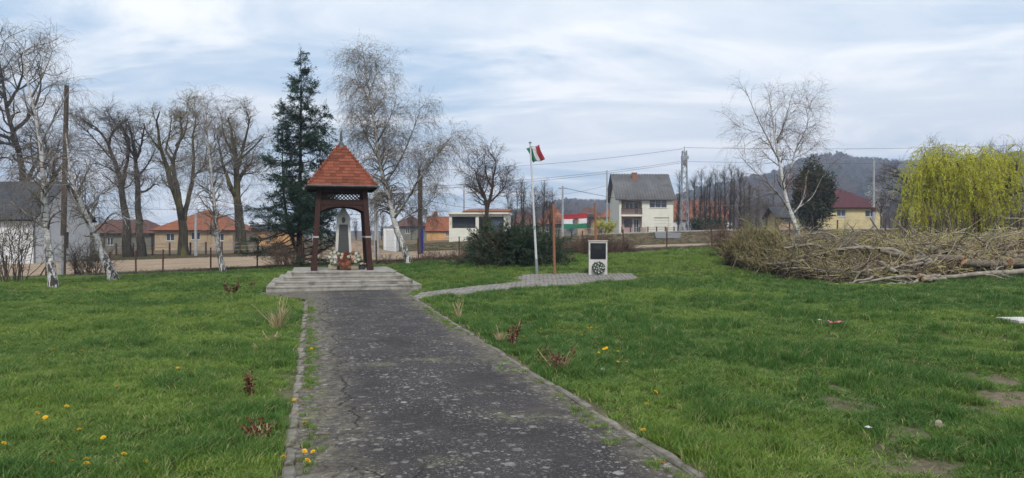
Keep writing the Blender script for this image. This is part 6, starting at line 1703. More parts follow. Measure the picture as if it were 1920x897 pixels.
# second, darker rail fence across the road on the left
rf_ = thing('rail_fence', 'dark rail fence across the road in front of the tan house', 'fence', G(300, 70))
o0 = Vector(rf_.location); prev = None
for k, px in enumerate([160, 188, 218, 250, 286, 318, 357, 386, 416, 450, 484]):
    p = G(px, 72 - 0.012 * px, -0.06) - o0
    MB().box(p.x - 0.06, p.x + 0.06, p.y - 0.06, p.y + 0.06, p.z, p.z + 1.25).build('post', M['rust'], rf_)
    if prev is not None:
        for zz in (0.45, 0.8, 1.12): MB().beam(prev + Vector((0.06, 0, zz)), p + Vector((-0.06, 0, zz)), 0.03, 0.05).build('rail', M['galv'], rf_)
    prev = p
def pole(name, label, px, Y, top, r0, r1, mat, lean=0.0, parts=None, group=None):
    p = G(px, Y, -0.1); t = thing(name, label, 'pole', p, group=group); H = EYE + (HZ - top) / F * Y - p.z
    d = Vector((lean / F * Y, 0, H))
    MB().tube([(0, 0, 0), tuple(d * 0.5), tuple(d)], [r0, (r0 + r1) / 2, r1], 10).build('shaft', mat, t)
    return t, d, p
t, d, p = pole('utility_pole', 'tall dark wooden utility pole with a lamp beside the white house', 117, 37, 161, 0.15, 0.11, M['pole_wood'], 9)
a = d * ((514 - 222) / (514 - 161)); e = a + Vector((-0.32, -0.1, 0.12))
la = MB().tube([tuple(a + Vector((0, -0.1, -0.3))), tuple(a + Vector((-0.12, -0.12, 0.0))), tuple(a + Vector((-0.2, -0.12, 0.1))), tuple(e)], 0.02, 6).build('lamp_arm', M['galv'], t)
l = MB(); l.lathe([(0.0, 0.06), (0.05, 0.05), (0.1, -0.02), (0.12, -0.06), (0.0, -0.06)], 10, tuple(e + Vector((-0.08, 0, -0.02)))); l.build('lamp', M['galv'], la)
for q in (0.62, 0.64): MB().lathe([(0.135, 0), (0.14, 0.0), (0.14, 0.05), (0.135, 0.05)], 10, tuple(d * q)).build('band', M['galv'], t)
b = MB(); f1 = d * 0.22; b.tube([(0, -0.13, 0), tuple(f1 + Vector((0, -0.12, 0)))], [0.12, 0.11], 6); b.build('concrete_foot', M['pole_conc'], t)
tL = p + d
t, d, p = pole('utility_pole', 'dark wooden pole beside the blue sleeved pole right of the birch', 786, 50, 318, 0.11, 0.08, M['pole_wood'])
t, d, p = pole('utility_pole', 'slim grey pole with a bright blue sleeve round its foot', 790, 51.2, 330, 0.1, 0.08, M['pole_wood'])
MB().tube([(0, 0, 0.05), tuple(d * 0.35)], 0.15, 10).build('blue_sleeve', flat('blue_sleeve', (0.015, 0.02, 0.16)), t)
MB().box(0.12, 0.36, -0.1, 0.1, d.z * 0.5, d.z * 0.58).build('junction_box', M['galv'], t)
t, d, p = pole('utility_pole', 'grey double concrete pole seen just right of the shelter', 704, 46, 326, 0.09, 0.07, M['pole_conc'])
MB().tube([(0.16, 0, 0), tuple(d + Vector((0.12, 0, -0.1)))], 0.06, 8).build('second_shaft', M['pole_conc'], t)
for q in (0.4, 0.6, 0.8): MB().box(0.0, 0.16, -0.03, 0.03, d.z * q, d.z * q + 0.08).build('brace', M['pole_conc'], t)
for px, Y, top, lab in ((870, 90, 357, 'thin grey pole behind the open garage'), (1055, 78, 349, 'grey concrete pole standing left of the holed flag'), (1138, 92, 320, 'thin pale pole left of the two-storey house'), (1638, 80, 299, 'thin pale concrete pole in front of the yellow house'), (367, 62, 400, 'short pale post in front of the tan house')):
    t, d, p = pole('utility_pole', lab, px, Y, top, 0.14 if Y < 85 else 0.12, 0.09, M['pole_conc'])
    if px == 1638: MB().lathe([(0.1, 0), (0.24, 0.05), (0.26, 0.4), (0.1, 0.5)], 10, tuple(d * 0.27)).build('lamp_housing', M['rust'], t)
    if px == 1055: MB().box(-0.5, 0.5, -0.04, 0.04, d.z - 0.3, d.z - 0.2).build('cross_arm', M['galv'], t)
t, d, p = pole('street_lamp', 'thin street lamp with short arm behind the brown roofed house', 177, 88, 364, 0.09, 0.06, M['pole_conc'])
ar = MB().tube([tuple(d), tuple(d + Vector((0.25, 0, 0.12))), tuple(d + Vector((0.55, 0, 0.14)))], 0.035, 6).build('arm', M['galv'], t)
MB().box(d.x + 0.45, d.x + 0.95, -0.1, 0.1, d.z + 0.1, d.z + 0.2).build('lamp', M['galv'], ar)
# lattice railway masts
def lattice(label, px, Y, base_z, top, wb, wt, head=True):
    p = G(px, Y, -0.1); t = thing('lattice_mast', label, 'mast', p); H = EYE + (HZ - top) / F * Y - p.z
    cs = lambda z: wb / 2 + (wt / 2 - wb / 2) * z / H
    for sx in (-1, 1):
        for sy in (-1, 1): MB().beam((sx * cs(0), sy * cs(0), 0), (sx * cs(H), sy * cs(H), H), 0.09).build('leg', M['galv'], t)
    n = 15; z = 0
    for k in range(n):
        z1 = H * (1 - (1 - (k + 1) / n) ** 1.12); s = -1 if k % 2 else 1
        for sy in (-1, 1):
            MB().beam((s * cs(z), sy * cs(z), z), (-s * cs(z1), sy * cs(z1), z1), 0.06).build('brace', M['galv'], t)
            MB().beam((sy * cs(z), s * cs(z), z), (sy * cs(z1), -s * cs(z1), z1), 0.06).build('brace', M['galv'], t)
        z = z1
    if head:
        MB().box(-0.33, 0.33, -0.3, 0.3, H - 1.9, H - 1.2).build('insulator_box', M['wire'], t)
        MB().box(-0.38, 0.5, -0.3, 0.3, H - 1.1, H - 0.7).build('insulator_box', M['galv'], t)
        MB().tube([(0, 0, H - 0.7), (0, 0, H + 0.55)], [0.1, 0.03], 6).build('spike', M['galv'], t)
    return p, H
mp, mH = lattice('tall grey lattice railway mast right of the two-storey house', 1283, 95, 0, 283, 0.95, 0.5)
lattice('grey lattice mast half hidden behind the leaning birch on the left', 153, 82, 0, 330, 0.7, 0.5, False)
# overhead wires: each its own sagging cable
def wire(label, a, b, sag, r=0.016):
    a, b = Vector(a), Vector(b); pts = []
    for k in range(25):
        u = k / 24; q = a.lerp(b, u); q.z -= sag * 4 * u * (1 - u); pts.append(q - a)
    o = MB().tube(pts, r, 4, False).build('overhead_wire', M['wire'], None, a)
    tag(o, label, 'wire')
wire('topmost overhead wire running left from the lattice mast', W(1281, 279, 95), W(640, 322, 88), 0.8, 0.02)
wire('topmost overhead wire running right from the lattice mast', W(1281, 277, 95), W(2100, 263, 100), 0.6, 0.022)
wire('upper of the two parallel wires left of the lattice mast', W(1276, 303, 95), W(560, 356, 88), 0.9, 0.02)
wire('lower of the two parallel wires left of the lattice mast', W(1276, 306, 95), W(560, 362, 88), 0.9, 0.02)
wire('upper of the two parallel wires right of the lattice mast', W(1284, 303, 95), W(2100, 296, 100), 0.5, 0.018)
wire('sagging dark wire crossing the grey roof of the two-storey house', W(1055, 352, 78), W(1700, 322, 90), 3.0, 0.025)
wire('low wire crossing behind the four bare trees', W(-40, 374, 80), W(705, 378, 80), 1.0, 0.02)
wire('lowest wire crossing behind the four bare trees', W(-40, 405, 80), W(705, 409, 80), 0.7, 0.02)
wire('thin wire from the wooden pole towards the shelter', tL - Vector((0, 0, 2.9)), W(704, 400, 46), 1.3, 0.012)
wire('wire between the concrete pole and the blue sleeved pole', W(706, 395, 46), W(790, 384, 51.2), 0.3, 0.012)
wire('wire from the blue sleeved pole to the pole by the holed flag', W(790, 372, 51.2), W(1055, 352, 78), 1.4, 0.014)
wire('thin wire low over the small bare trees', W(870, 360, 90), W(1138, 348, 92), 1.0, 0.016)

# ================================================================ SHRUBS AND HEDGES
def twig_mass(name, label, cat, base, n, foot, hgt, mat, ln, rad_, up, seed, K=5, jit=0.25, leaf=None, stuff=False):
    """a bare shrub: stems rising from the footprint, twigs on them"""
    rg = np.random.default_rng(seed); m = max(5, n // 14)
    a = rg.uniform(0, 6.28, m); q = np.sqrt(rg.uniform(0, 1, m))
    p = np.stack([foot[0] * 0.55 * q * np.cos(a), foot[1] * 0.55 * q * np.sin(a), np.zeros(m) - 0.05], 1)
    d = nrm(np.stack([np.cos(a) * q * foot[0] / hgt, np.sin(a) * q * foot[1] / hgt, np.full(m, up)], 1) + rg.normal(size=(m, 3)) * 0.15)
    L = hgt * rg.uniform(0.6, 1.05, m); P = np.zeros((m, 7, 3)); P[:, 0] = p
    for i in range(1, 7):
        d = nrm(d + rg.normal(size=(m, 3)) * 0.12); P[:, i] = P[:, i - 1] + d * (L / 6)[:, None]
    Rr = np.full((m, 1), rad_ * 2.5) * np.linspace(1, 0.4, 7)[None]
    A = grow(rg, P, Rr, n // 3, (0.2, 1), (ln[1] * 0.7, ln[1] * 1.4), (20, 60), 5, jit, 0.1, 0.6, rad_ * 1.2); B = grow(rg, np.concatenate([A[0]]), A[1], n, (0.1, 1), ln, (20, 65), 4, jit, 0.05, 0.7, rad_)
    t = thing(name, label, cat, base)
    V, Q = tubes(P, Rr, 5); obj('stems', mesh_np('stems', V, Q), mat, t)
    V, Q = join(tubes(*A, 3), tubes(*B, 3)); obj('crown', mesh_np('crown', V, Q), mat, t)
    for lf in (leaf or []):
        lf = dict(lf); mm = lf.pop('mat'); V, Q = leaves(rg, B[0], **lf); obj('foliage', mesh_np('foliage', V, Q), mm, t)
    return t
twig_mass('bare_shrub', 'young shrub with sparse first leaves at the left edge by the fence', 'shrub', gp(22, 531), 420, (0.8, 0.7), 2.6, M['twig_dark'], (0.2, 0.55), 0.006, 1.0, 1, leaf=[dict(mat=M['leaf_fresh'], n=700, size=(0.03, 0.06), aspect=0.5, spread=0.02)])
twig_mass('bare_shrub', 'dense bare shrub between the two left birches at the fence', 'shrub', G(166, 33.8), 900, (0.95, 0.6), 1.75, M['twig_dark'], (0.2, 0.5), 0.005, 1.0, 2)
twig_mass('bare_shrub', 'brown bare shrub at the foot of the spruce', 'shrub', G(540, 34.2), 800, (0.9, 0.6), 1.35, M['twig_brown'], (0.2, 0.5), 0.005, 1.0, 3)
twig_mass('bare_shrub', 'reddish bare shrub at the fence right behind the brush pile', 'shrub', G(1368, 31.5), 900, (0.7, 0.6), 1.3, M['twig_brown'], (0.2, 0.5), 0.005, 1.0, 4, leaf=[dict(mat=M['leaf_dry'], n=500, size=(0.03, 0.06), aspect=0.6, spread=0.02)])
twig_mass('bare_shrub', 'low dark green bush at the fence left of the juniper', 'shrub', G(890, 33.5), 500, (0.35, 0.4), 0.75, M['twig_brown'], (0.15, 0.4), 0.005, 1.0, 5, leaf=[dict(mat=M['juniper'], n=2600, size=(0.04, 0.1), aspect=0.25, spread=0.03)])
twig_mass('forsythia_bush', 'small yellow flowering bush left of the two-storey house', 'shrub', G(1131, 80, -0.06), 300, (1.0, 0.8), 1.5, M['twig_brown'], (0.3, 0.6), 0.012, 1.0, 6, leaf=[dict(mat=M['willow_leaf'], n=1500, size=(0.08, 0.18), aspect=0.6, spread=0.06)])
for k, (px, Y) in enumerate(((1325, 100), (1345, 101), (1311, 99))):
    twig_mass('evergreen_bush', ('middle', 'rightmost', 'leftmost')[k] + ' of the dark green garden bushes right of the lattice mast', 'shrub', G(px, Y, -0.06), 160, (1.3, 1.0), 1.5, M['twig_dark'], (0.3, 0.6), 0.015, 1.0, 20 + k, leaf=[dict(mat=M['ever_leaf'], n=2200, size=(0.15, 0.35), aspect=0.5, spread=0.12)])['group'] = 'dark bushes right of the lattice mast'
for k, (px, Y) in enumerate(((1720, 60), (1770, 60), (1830, 58), (1890, 57))):
    twig_mass('thicket_bush', ORD[k] + ' from the left of the dark bare bushes behind the willow', 'shrub', G(px, Y, -0.06), 700, (1.8, 1.2), 2.7, M['twig_dark'], (0.4, 0.9), 0.011, 1.0, 30 + k)['group'] = 'thicket behind the willow'
# the big juniper, a mound of sprays
rg = np.random.default_rng(44); b = gp(966, 500); b.y += 1.0; b.z = Tz(b.x, b.y)
ju = thing('juniper_bush', 'large dark green spreading juniper bush in front of the fence', 'shrub', b)
m = 300; a = rg.uniform(0, 6.28, m); q = np.sqrt(rg.uniform(0, 1, m))
foot = 0.5; p = np.stack([foot * q * np.cos(a) * 1.3, foot * q * np.sin(a), np.full(m, 0.0)], 1)
el = rg.uniform(0.15, 1.3, m); d = nrm(np.stack([np.cos(a) * np.cos(el) * 0.95, np.sin(a) * np.cos(el), np.sin(el)], 1))
L = rg.uniform(1.15, 1.75, m) * (1.0 + 0.25 * (np.abs(np.cos(a)) * np.cos(el))); P = np.zeros((m, 7, 3)); P[:, 0] = p
for i in range(1, 7):
    d = nrm(d + rg.normal(size=(m, 3)) * 0.09 + np.array([0, 0, -0.05 * i / 3])); P[:, i] = P[:, i - 1] + d * (L / 6)[:, None]
P[:, :, 2] = np.maximum(P[:, :, 2], 0.03)
A = grow(rg, P, np.full((m, 7), 0.014), 2200, (0.35, 1), (0.2, 0.5), (20, 55), 4, 0.15, -0.05, 0.5, 0.005)
V, Q = tubes(P, np.full((m, 7), 0.014), 4); obj('stems', mesh_np('stems', V, Q), M['twig_brown'], ju)
V, Q = tubes(*A, 3); obj('crown', mesh_np('crown', V, Q), M['twig_dark'], ju)
V, Q = leaves(rg, A[0], 52000, (0.07, 0.15), 0.22, (0, 1), 0.03, 0.6); obj('foliage', mesh_np('foliage', V, Q), M['juniper'], ju)
tw_ = A[0][A[0][:, 0, 0] < -0.5]
V, Q = leaves(rg, tw_, 1800, (0.05, 0.11), 0.3, (0, 1), 0.03, 0.4); obj('dead_foliage', mesh_np('dead_foliage', V, Q), M['leaf_dry'], ju)
# brown bare hedge along the fence
def hedge(label, px0, px1, n, h, seed, Yoff=-0.35, mat='twig_brown'):
    rg = np.random.default_rng(seed); px = rg.uniform(px0, px1, n); Y = fy_(px) + Yoff + rg.normal(size=n) * 0.3; X = (px - 960) / F * Y
    b0 = G((px0 + px1) / 2, float(fy_((px0 + px1) / 2)) + Yoff)
    P0 = np.stack([X, Y, T(X, Y) - 0.03], 1) - np.array(b0); hh = h * (0.55 + 0.7 * vnoise(px / 40, px * 0, seed, 2)) * rg.uniform(0.4, 1.1, n)
    d = nrm(rg.normal(size=(n, 3)) * np.array([0.5, 0.4, 0.1]) + np.array([0, 0, 0.9])); P = np.zeros((n, 6, 3)); P[:, 0] = P0
    for i in range(1, 6):
        d = nrm(d + rg.normal(size=(n, 3)) * 0.28); P[:, i] = P[:, i - 1] + d * (hh / 5)[:, None]
    A = grow(rg, P, np.full((n, 6), 0.007), n * 3, (0.2, 1), (0.12, 0.4), (25, 75), 4, 0.25, 0.05, 0.6, 0.004)
    o = obj('bare_hedge', mesh_np('bare_hedge', *join(tubes(P, np.full((n, 6), 0.0065), 3), tubes(*A, 3))), M[mat], None, b0)
    tag(o, label, 'hedge', kind='stuff')
hedge('brown leafless hedge along the fence behind the second memorial', 1020, 1182, 1500, 1.15, 5)
hedge('thin brown leafless growth along the fence right of the big birch', 785, 925, 420, 0.75, 6)
hedge('thin brown leafless growth along the fence behind the shelter', 500, 780, 260, 0.5, 7)
# leaf litter at the foot of the fence
rg = np.random.default_rng(55); n = 15000
px = np.concatenate([rg.uniform(690, 1180, int(n * 0.7)), rg.uniform(-40, 690, n - int(n * 0.7))]); Y = fy_(px) - np.abs(rg.normal(size=n)) * np.where(px > 690, 0.75, 0.36) + 0.1
X = (px - 960) / F * Y; z = LZ(X, Y) + rg.uniform(0.02, 0.09, n)
P = np.stack([X, Y, z], 1); d = nrm(rg.normal(size=(n, 3)) * np.array([1, 1, 0.35])); s = nrm(np.cross(d, rg.normal(size=(n, 3)) * np.array([0.4, 0.4, 1]))); L = rg.uniform(0.05, 0.12, n)[:, None]
V = np.stack([P, P + d * L * 0.5 + s * L * 0.35, P + d * L, P + d * L * 0.5 - s * L * 0.35], 1).reshape(-1, 3)
M['litter_leaf'] = leaf_mat('fallen_leaves', (0.055, 0.035, 0.025), (0.12, 0.08, 0.055), 0.1, 2.0)
tag(obj('leaf_litter', mesh_np('leaf_litter', V, np.arange(n * 4).reshape(-1, 4)), M['litter_leaf']), 'brown fallen leaves gathered at the foot of the fence', 'leaves', kind='stuff')

# ================================================================ THE BRUSH PILE
ZP = lambda zx, zy: (1340 + zx / 3.31, 420 + zy / 3.31)
M['cut'] = rough_mat('fresh_cut_wood', (0.36, 0.2, 0.105), (0.45, 0.28, 0.165), 14, 0.85, 0.2, 0.004); M['log'] = rough_mat('log_bark', (0.1, 0.082, 0.06), (0.19, 0.16, 0.125), 5, 0.95, 0.8, 0.02, stretch=(1, 4, 4), dirt=(0.1, 0.11, 0.05), dscale=1.5)
TOPX = [1352, 1375, 1400, 1450, 1500, 1560, 1650, 1750, 1850, 1990]; TOPY = [482, 458, 440, 438, 450, 456, 452, 446, 440, 434]
BOTX = [1352, 1400, 1480, 1560, 1700, 1800, 1990]; BOTY = [494, 512, 526, 534, 531, 522, 510]
FPX = np.linspace(1330, 2010, 69); FYF = np.array([gp(a, b).y for a, b in zip(FPX, np.interp(FPX, BOTX, BOTY))])
def pile_top(px, Y):
    """height of the heaped brushwood above the ground"""
    y0 = np.interp(px, FPX, FYF); v = np.clip((Y - y0) / (28.5 - y0), 0, 1.4)
    g = T((px - 960) / F * Y, Y); zt = EYE + (HZ - np.interp(px, TOPX, TOPY)) / F * 26.8
    prof = np.where(v < 0.72, 0.12 + 0.88 * ss(-0.1, 0.72, v), 1 - 0.5 * ss(0.72, 1.4, v))
    return np.maximum(zt - g, 0.15) * prof * (0.15 + 1.4 * vnoise(px / 13, Y * 0.9, 4, 3)) * ss(1346, 1378, px)
def pile_hit(px, py):
    Y = float(np.interp(px, FPX, FYF)) - 0.15
    while Y < 28:
        x = (px - 960) / F * Y
        if EYE + (HZ - py) / F * Y <= Tz(x, Y) + float(pile_top(np.array(px), np.array(Y))): break
        Y += 0.05
    return Y
def limb(name, label, zp, Y0, Y1, r0, r1, mat='limb_pale', cutends=(), side_n=5, cat='branch', seed=0, sl=(0.5, 1.4)):
    """a felled limb traced along the pile; first point at Y0, last at Y1; r0 at the first point"""
    rg = np.random.default_rng(seed + 900); n = len(zp)
    ys = np.array([pile_hit(*ZP(x, y)) for x, y in zp]) - 0.35 - 0.6 * max(r0, r1)
    for _ in range(2): ys[1:-1] = (ys[:-2] + 2 * ys[1:-1] + ys[2:]) / 4
    pts = [np.array(W(*ZP(x, y), float(Y))) for (x, y), Y in zip(zp, ys)]
    for p in pts: p[2] = max(p[2], Tz(p[0], p[1]) + max(r0, r1) * 0.8)
    b0 = pts[-1].copy(); P = resample(pts, 16)[None] - b0
    P[0, 1:-1] += rg.normal(size=(14, 3)) * 0.018
    Rr = np.linspace(r0, r1, 16)[None]
    t = thing(name, label, cat, tuple(b0))
    V, Q = tubes(P, Rr, 9); obj('stem', mesh_np('stem', V, Q, smooth=True), M[mat], t)
    if side_n:
        A = grow(rg, P, Rr, side_n, (0.05, 0.85), sl, (25, 60), 7, 0.16, 0.03, 0.5, 0.008); B = grow(rg, A[0], A[1], side_n * 6, (0.15, 1), (0.3, 0.8), (20, 60), 5, 0.16, 0.0, 0.55, 0.005)
        V, Q = join(tubes(*A, 5), tubes(*B, 3)); obj('side_branches', mesh_np('side_branches', V, Q, smooth=True), M[mat], t)
    for e in cutends:
        i, j = (0, 1) if e == 0 else (-1, -2); r = Rr[0, i]; c = Vector(P[0, i]); dd = (c - Vector(P[0, j])).normalized(); q = dd.to_track_quat('Z', 'Y')
        mb = MB(); mb.lathe([(0, 0.012), (r * 0.6, 0.012), (r * 0.97, 0.008), (r * 0.99, -0.02)], 12); mb.v = [tuple(q @ Vector(v) + c) for v in mb.v]; mb.build('cut_end', M['cut'], t)
    return t
limb('fallen_limb', 'long pale limb lying across the top of the brush pile', [(430, 150), (590, 130), (700, 160), (830, 150), (1000, 150), (1130, 165), (1220, 215), (1290, 240)], 25.5, 25.0, 0.025, 0.09, side_n=8, seed=1)
limb('fallen_limb', 'arched pale limb highest on the middle of the brush pile', [(560, 65), (690, 55), (790, 100), (900, 135), (1000, 160)], 25.8, 25.4, 0.02, 0.05, side_n=7, seed=2)
limb('fallen_limb', 'pale forked limb under the long one on the brush pile', [(480, 205), (560, 200), (700, 180), (800, 155), (880, 148)], 25.2, 25.2, 0.02, 0.05, side_n=5, seed=3)
limb('fallen_limb', 'crooked pale limb sticking out of the pile at its left end', [(160, 205), (290, 235), (330, 245), (440, 240), (560, 225)], 25.0, 25.6, 0.02, 0.045, side_n=6, seed=4)
limb('fallen_limb', 'sinuous pale limb across the front of the brush pile', [(420, 280), (520, 275), (650, 285), (780, 305), (900, 295), (1060, 270), (1130, 240)], 24.2, 24.6, 0.02, 0.05, side_n=7, seed=5)
limb('felled_trunk', 'long thick grey trunk lying along the front right of the pile', [(890, 378), (1020, 350), (1100, 328), (1200, 328), (1300, 338), (1500, 322), (1650, 312), (1850, 300), (1990, 280)], 23.2, 24.0, 0.03, 0.1, side_n=6, seed=6, cat='log')
limb('cut_branch', 'short sawn branch stub pointing up left in the pile', [(1038, 242), (1080, 272), (1130, 310)], 24.2, 24.4, 0.075, 0.085, side_n=0, cutends=(0,), seed=7)
limb('fallen_limb', 'straight pale limb slanting steeply down in the middle right of the pile', [(1185, 100), (1230, 130), (1280, 180), (1350, 235)], 24.9, 24.4, 0.03, 0.055, side_n=4, seed=8)
limb('fallen_limb', 'pale limb forking left below the slanting one', [(1080, 290), (1150, 262), (1210, 258), (1350, 235)], 24.0, 24.4, 0.02, 0.06, side_n=4, seed=9)
limb('fallen_limb', 'bleached branch lying on the grass at the front of the pile', [(640, 378), (700, 376), (800, 384), (890, 350), (980, 330)], 23.3, 23.5, 0.015, 0.04, side_n=4, seed=10)
limb('fallen_limb', 'bleached branch at the front edge with a sawn end', [(1070, 382), (1160, 378), (1240, 374), (1256, 352)], 23.0, 23.2, 0.025, 0.05, side_n=2, cutends=(1,), seed=11)
limb('log', 'long mossy log lying behind the slanting limb', [(1020, 165), (1220, 208), (1360, 212), (1530, 215)], 26.2, 26.0, 0.07, 0.12, 'log', (1,), 0, 'log', 12)
limb('log', 'thick sawn log with an orange cut face at the right of the pile', [(1545, 236), (1630, 245), (1718, 252)], 25.2, 25.1, 0.135, 0.14, 'log', (0, 1), 0, 'log', 13)
limb('log', 'short thick sawn log right behind the orange faced log', [(1728, 252), (1765, 255), (1798, 258)], 25.7, 25.6, 0.125, 0.13, 'log', (0, 1), 0, 'log', 14)
limb('log', 'dark log running out of the view at the right edge', [(1838, 240), (1900, 246), (2060, 255)], 25.4, 25.0, 0.15, 0.17, 'log', (0,), 0, 'log', 15)
limb('log', 'upper grey log stub on top of the right half of the pile', [(1312, 152), (1370, 170), (1432, 192)], 26.6, 26.2, 0.12, 0.13, 'log', (), 0, 'log', 16)
limb('fallen_limb', 'thin pale limb above the logs at the right', [(1430, 162), (1580, 182), (1730, 222)], 26.0, 25.4, 0.02, 0.035, side_n=5, seed=17)
limb('fallen_limb', 'bent pale limb arching over the right of the pile', [(1470, 62), (1530, 55), (1600, 75), (1680, 120), (1700, 190)], 26.4, 25.8, 0.02, 0.04, side_n=6, seed=18)
limb('fallen_limb', 'pale limb leaning over the pile at the upper right edge', [(1830, 40), (1920, 90), (2010, 150)], 26.2, 25.8, 0.02, 0.05, side_n=6, seed=19)
limb('fallen_limb', 'thin forked pale limb before the dark log at the right edge', [(1920, 185), (1880, 225), (1838, 275)], 24.6, 24.4, 0.012, 0.03, side_n=4, seed=20)
limb('cut_branch', 'sawn branch with bright cut face low in the front of the pile', [(1268, 322), (1330, 330), (1400, 322)], 23.2, 24.0, 0.07, 0.06, side_n=0, cutends=(0,), seed=21)
limb('cut_branch', 'second sawn branch with bright cut face next to the grass', [(1294, 344), (1360, 345), (1430, 338)], 23.0, 23.8, 0.065, 0.055, side_n=0, cutends=(0,), seed=22)
limb('cut_branch', 'small sawn branch end showing below the long pale limb', [(1218, 240), (1290, 232), (1340, 226)], 24.8, 25.6, 0.06, 0.05, side_n=0, cutends=(0,), seed=23)
# the brushwood itself
rg = np.random.default_rng(66)
def brush(n, mat, name, label, ln, r, pr, yhi=28.6, seed=1, lo=0.0, hi=1.0, droop=0.0):
    rg = np.random.default_rng(seed); px = pr(rg, n)
    y0 = np.interp(px, FPX, FYF); Y = y0 + 0.2 + (yhi - y0) * rg.uniform(0, 1, n)
    X = (px - 960) / F * Y; g = T(X, Y)
    z = g + 0.03 + pile_top(px, Y) * (lo + (hi - lo) * rg.uniform(0, 1, n) ** 0.6)
    d = nrm(rg.normal(size=(n, 3)) * np.array([0.6, 0.5, 0.42]) + np.array([-0.5, -0.2, 0.1]) + np.where(px < 1475, 1.5, 0.15)[:, None] * np.array([0.1, 0, 0.5])); P = np.zeros((n, 6, 3)); P[:, 0] = np.stack([X, Y, z], 1)
    L = rg.uniform(ln[0], ln[1], n)
    for i in range(1, 6):
        d = nrm(d + rg.normal(size=(n, 3)) * 0.17 + np.array([0, 0, -droop])); P[:, i] = P[:, i - 1] + d * (L / 5)[:, None]
    P -= (P[:, -1:] - P[:, :1]) * 0.5
    gz = T(P[:, :, 0], P[:, :, 1]) + 0.02; P[:, :, 2] = np.maximum(P[:, :, 2], gz)
    Rr = (r * rg.uniform(0.6, 1.6, n))[:, None] * np.linspace(1.2, 0.5, 6)[None]
    A = grow(rg, P, Rr, int(n * 1.6), (0.25, 1), (0.15, 0.5), (20, 50), 3, 0.15, 0, 0.55, r * 0.45)
    me = rand_attr(mesh_np(name, *join(tubes(P, Rr, 3), tubes(*A, 3))), [(n, 18), (len(A[0]), 9)], seed)
    o = obj(name, me, mat); tag(o, label, 'brushwood', kind='stuff')
uni = lambda a, b: (lambda rg, n: rg.uniform(a, b, n))
M['brush_tan'] = rough_mat('tan_brushwood', (0.27, 0.212, 0.125), (0.4, 0.325, 0.205), 1.5, 0.9, 0, attr=(0.35, 1.7)); M['brush_brown_gap'] = rough_mat('brown_gap_shade_brushwood', (0.05, 0.035, 0.025), (0.09, 0.066, 0.047), 1.5, 0.9, 0, attr=(0.4, 1.5)); M['brush_olive'] = rough_mat('olive_brushwood', (0.26, 0.235, 0.08), (0.38, 0.34, 0.13), 1.5, 0.9, 0, attr=(0.5, 1.5))  # the brown is darkened to paint shade in the pile's gaps
brush(2700, M['brush_tan'], 'brushwood', 'tangled tan twigs making up the brush pile', (0.5, 1.5), 0.0075, uni(1362, 1985), seed=1, lo=0.2)
brush(2600, M['brush_brown_gap'], 'brushwood', 'brown twigs deep inside the brush pile, painted darker as its shaded gaps', (0.5, 1.5), 0.012, uni(1366, 1985), seed=2, hi=0.8)
M['brush_pale'] = rough_mat('pale_sticks', (0.16, 0.132, 0.095), (0.25, 0.212, 0.16), 3, 0.9, 0, attr=(0.45, 1.35))
brush(130, M['brush_pale'], 'brushwood', 'thicker pale sticks lying on top of the brush pile', (1.2, 3.0), 0.02, uni(1385, 1985), seed=7, lo=0.85, hi=1.15)
brush(1500, M['brush_olive'], 'brushwood', 'yellowish green twigs on the left and back of the brush pile', (0.5, 1.3), 0.0075, lambda rg, n: np.where(rg.uniform(0, 1, n) < 0.42, rg.uniform(1366, 1460, n), rg.uniform(1460, 1985, n)), seed=3, lo=0.6, hi=1.2, yhi=30)

# ================================================================ ROSE BUSHES, DANDELIONS, LITTER
M['rose_leaf'] = leaf_mat('red_rose_shoots', (0.075, 0.018, 0.014), (0.14, 0.032, 0.022), 0.2, 20); M['rose_stem'] = rough_mat('rose_stem', (0.13, 0.08, 0.05), (0.22, 0.15, 0.09), 8, 0.85, 0.2); M['straw'] = rough_mat('dry_straw', (0.3, 0.23, 0.12), (0.42, 0.34, 0.2), 8, 0.9, 0)
def rose(label, px, py, h, spread, ns, leafn, straw=0, seed=0, leafsize=(0.02, 0.045), dry=False):
    b = gp(px, py); b.z = float(LZ(b.x, b.y)); rg = np.random.default_rng(seed + 300); t = thing('rose_bush', label, 'rose bush', b)
    ends = []
    for k in range(ns):
        a = rg.uniform(0, 6.28); d = nrm(np.array([math.cos(a) * spread / h, math.sin(a) * spread / h, 1.0])); L = h * rg.uniform(0.55, 1.05); p = np.array([math.cos(a) * 0.03, math.sin(a) * 0.03, -0.02]); pts = [p]
        for i in range(5):
            d = nrm(d + rg.normal(size=3) * 0.16); p = p + d * L / 5; pts.append(p)
        P = np.array(pts)[None]; V, Q = tubes(P, np.linspace(0.008, 0.0045, 6)[None] * rg.uniform(0.8, 1.3), 6)
        st = obj('stem', mesh_np('stem', V, Q, smooth=True), M['straw'] if dry or rg.uniform() < 0.3 else M['rose_stem'], t); ends.append(P)
    E = np.concatenate(ends)
    if leafn:
        V, Q = leaves(rg, E, leafn, leafsize, 0.5, (0.35, 1.0), 0.018); obj('leaves', mesh_np('leaves', V, Q), M['rose_leaf'], t)
    if straw:
        B = clump(seed + 5, straw, h * 0.6, 0.1, 0.004, 1.1); B.materials.append(M['straw']); obj('dry_grass_tuft', B, None, t)
    return t
rose('dark red leafed rose bush on the lawn left of the steps', 437, 553, 0.42, 0.16, 9, 260, 0, 1, (0.03, 0.07))
rose('small red shooting rose just left of the lowest step', 474, 538, 0.28, 0.1, 4, 60, 0, 2, (0.03, 0.06))
rose('tall dry straw coloured rose bush left of the path near the steps', 521, 618, 0.62, 0.13, 15, 8, 150, 3, dry=True)
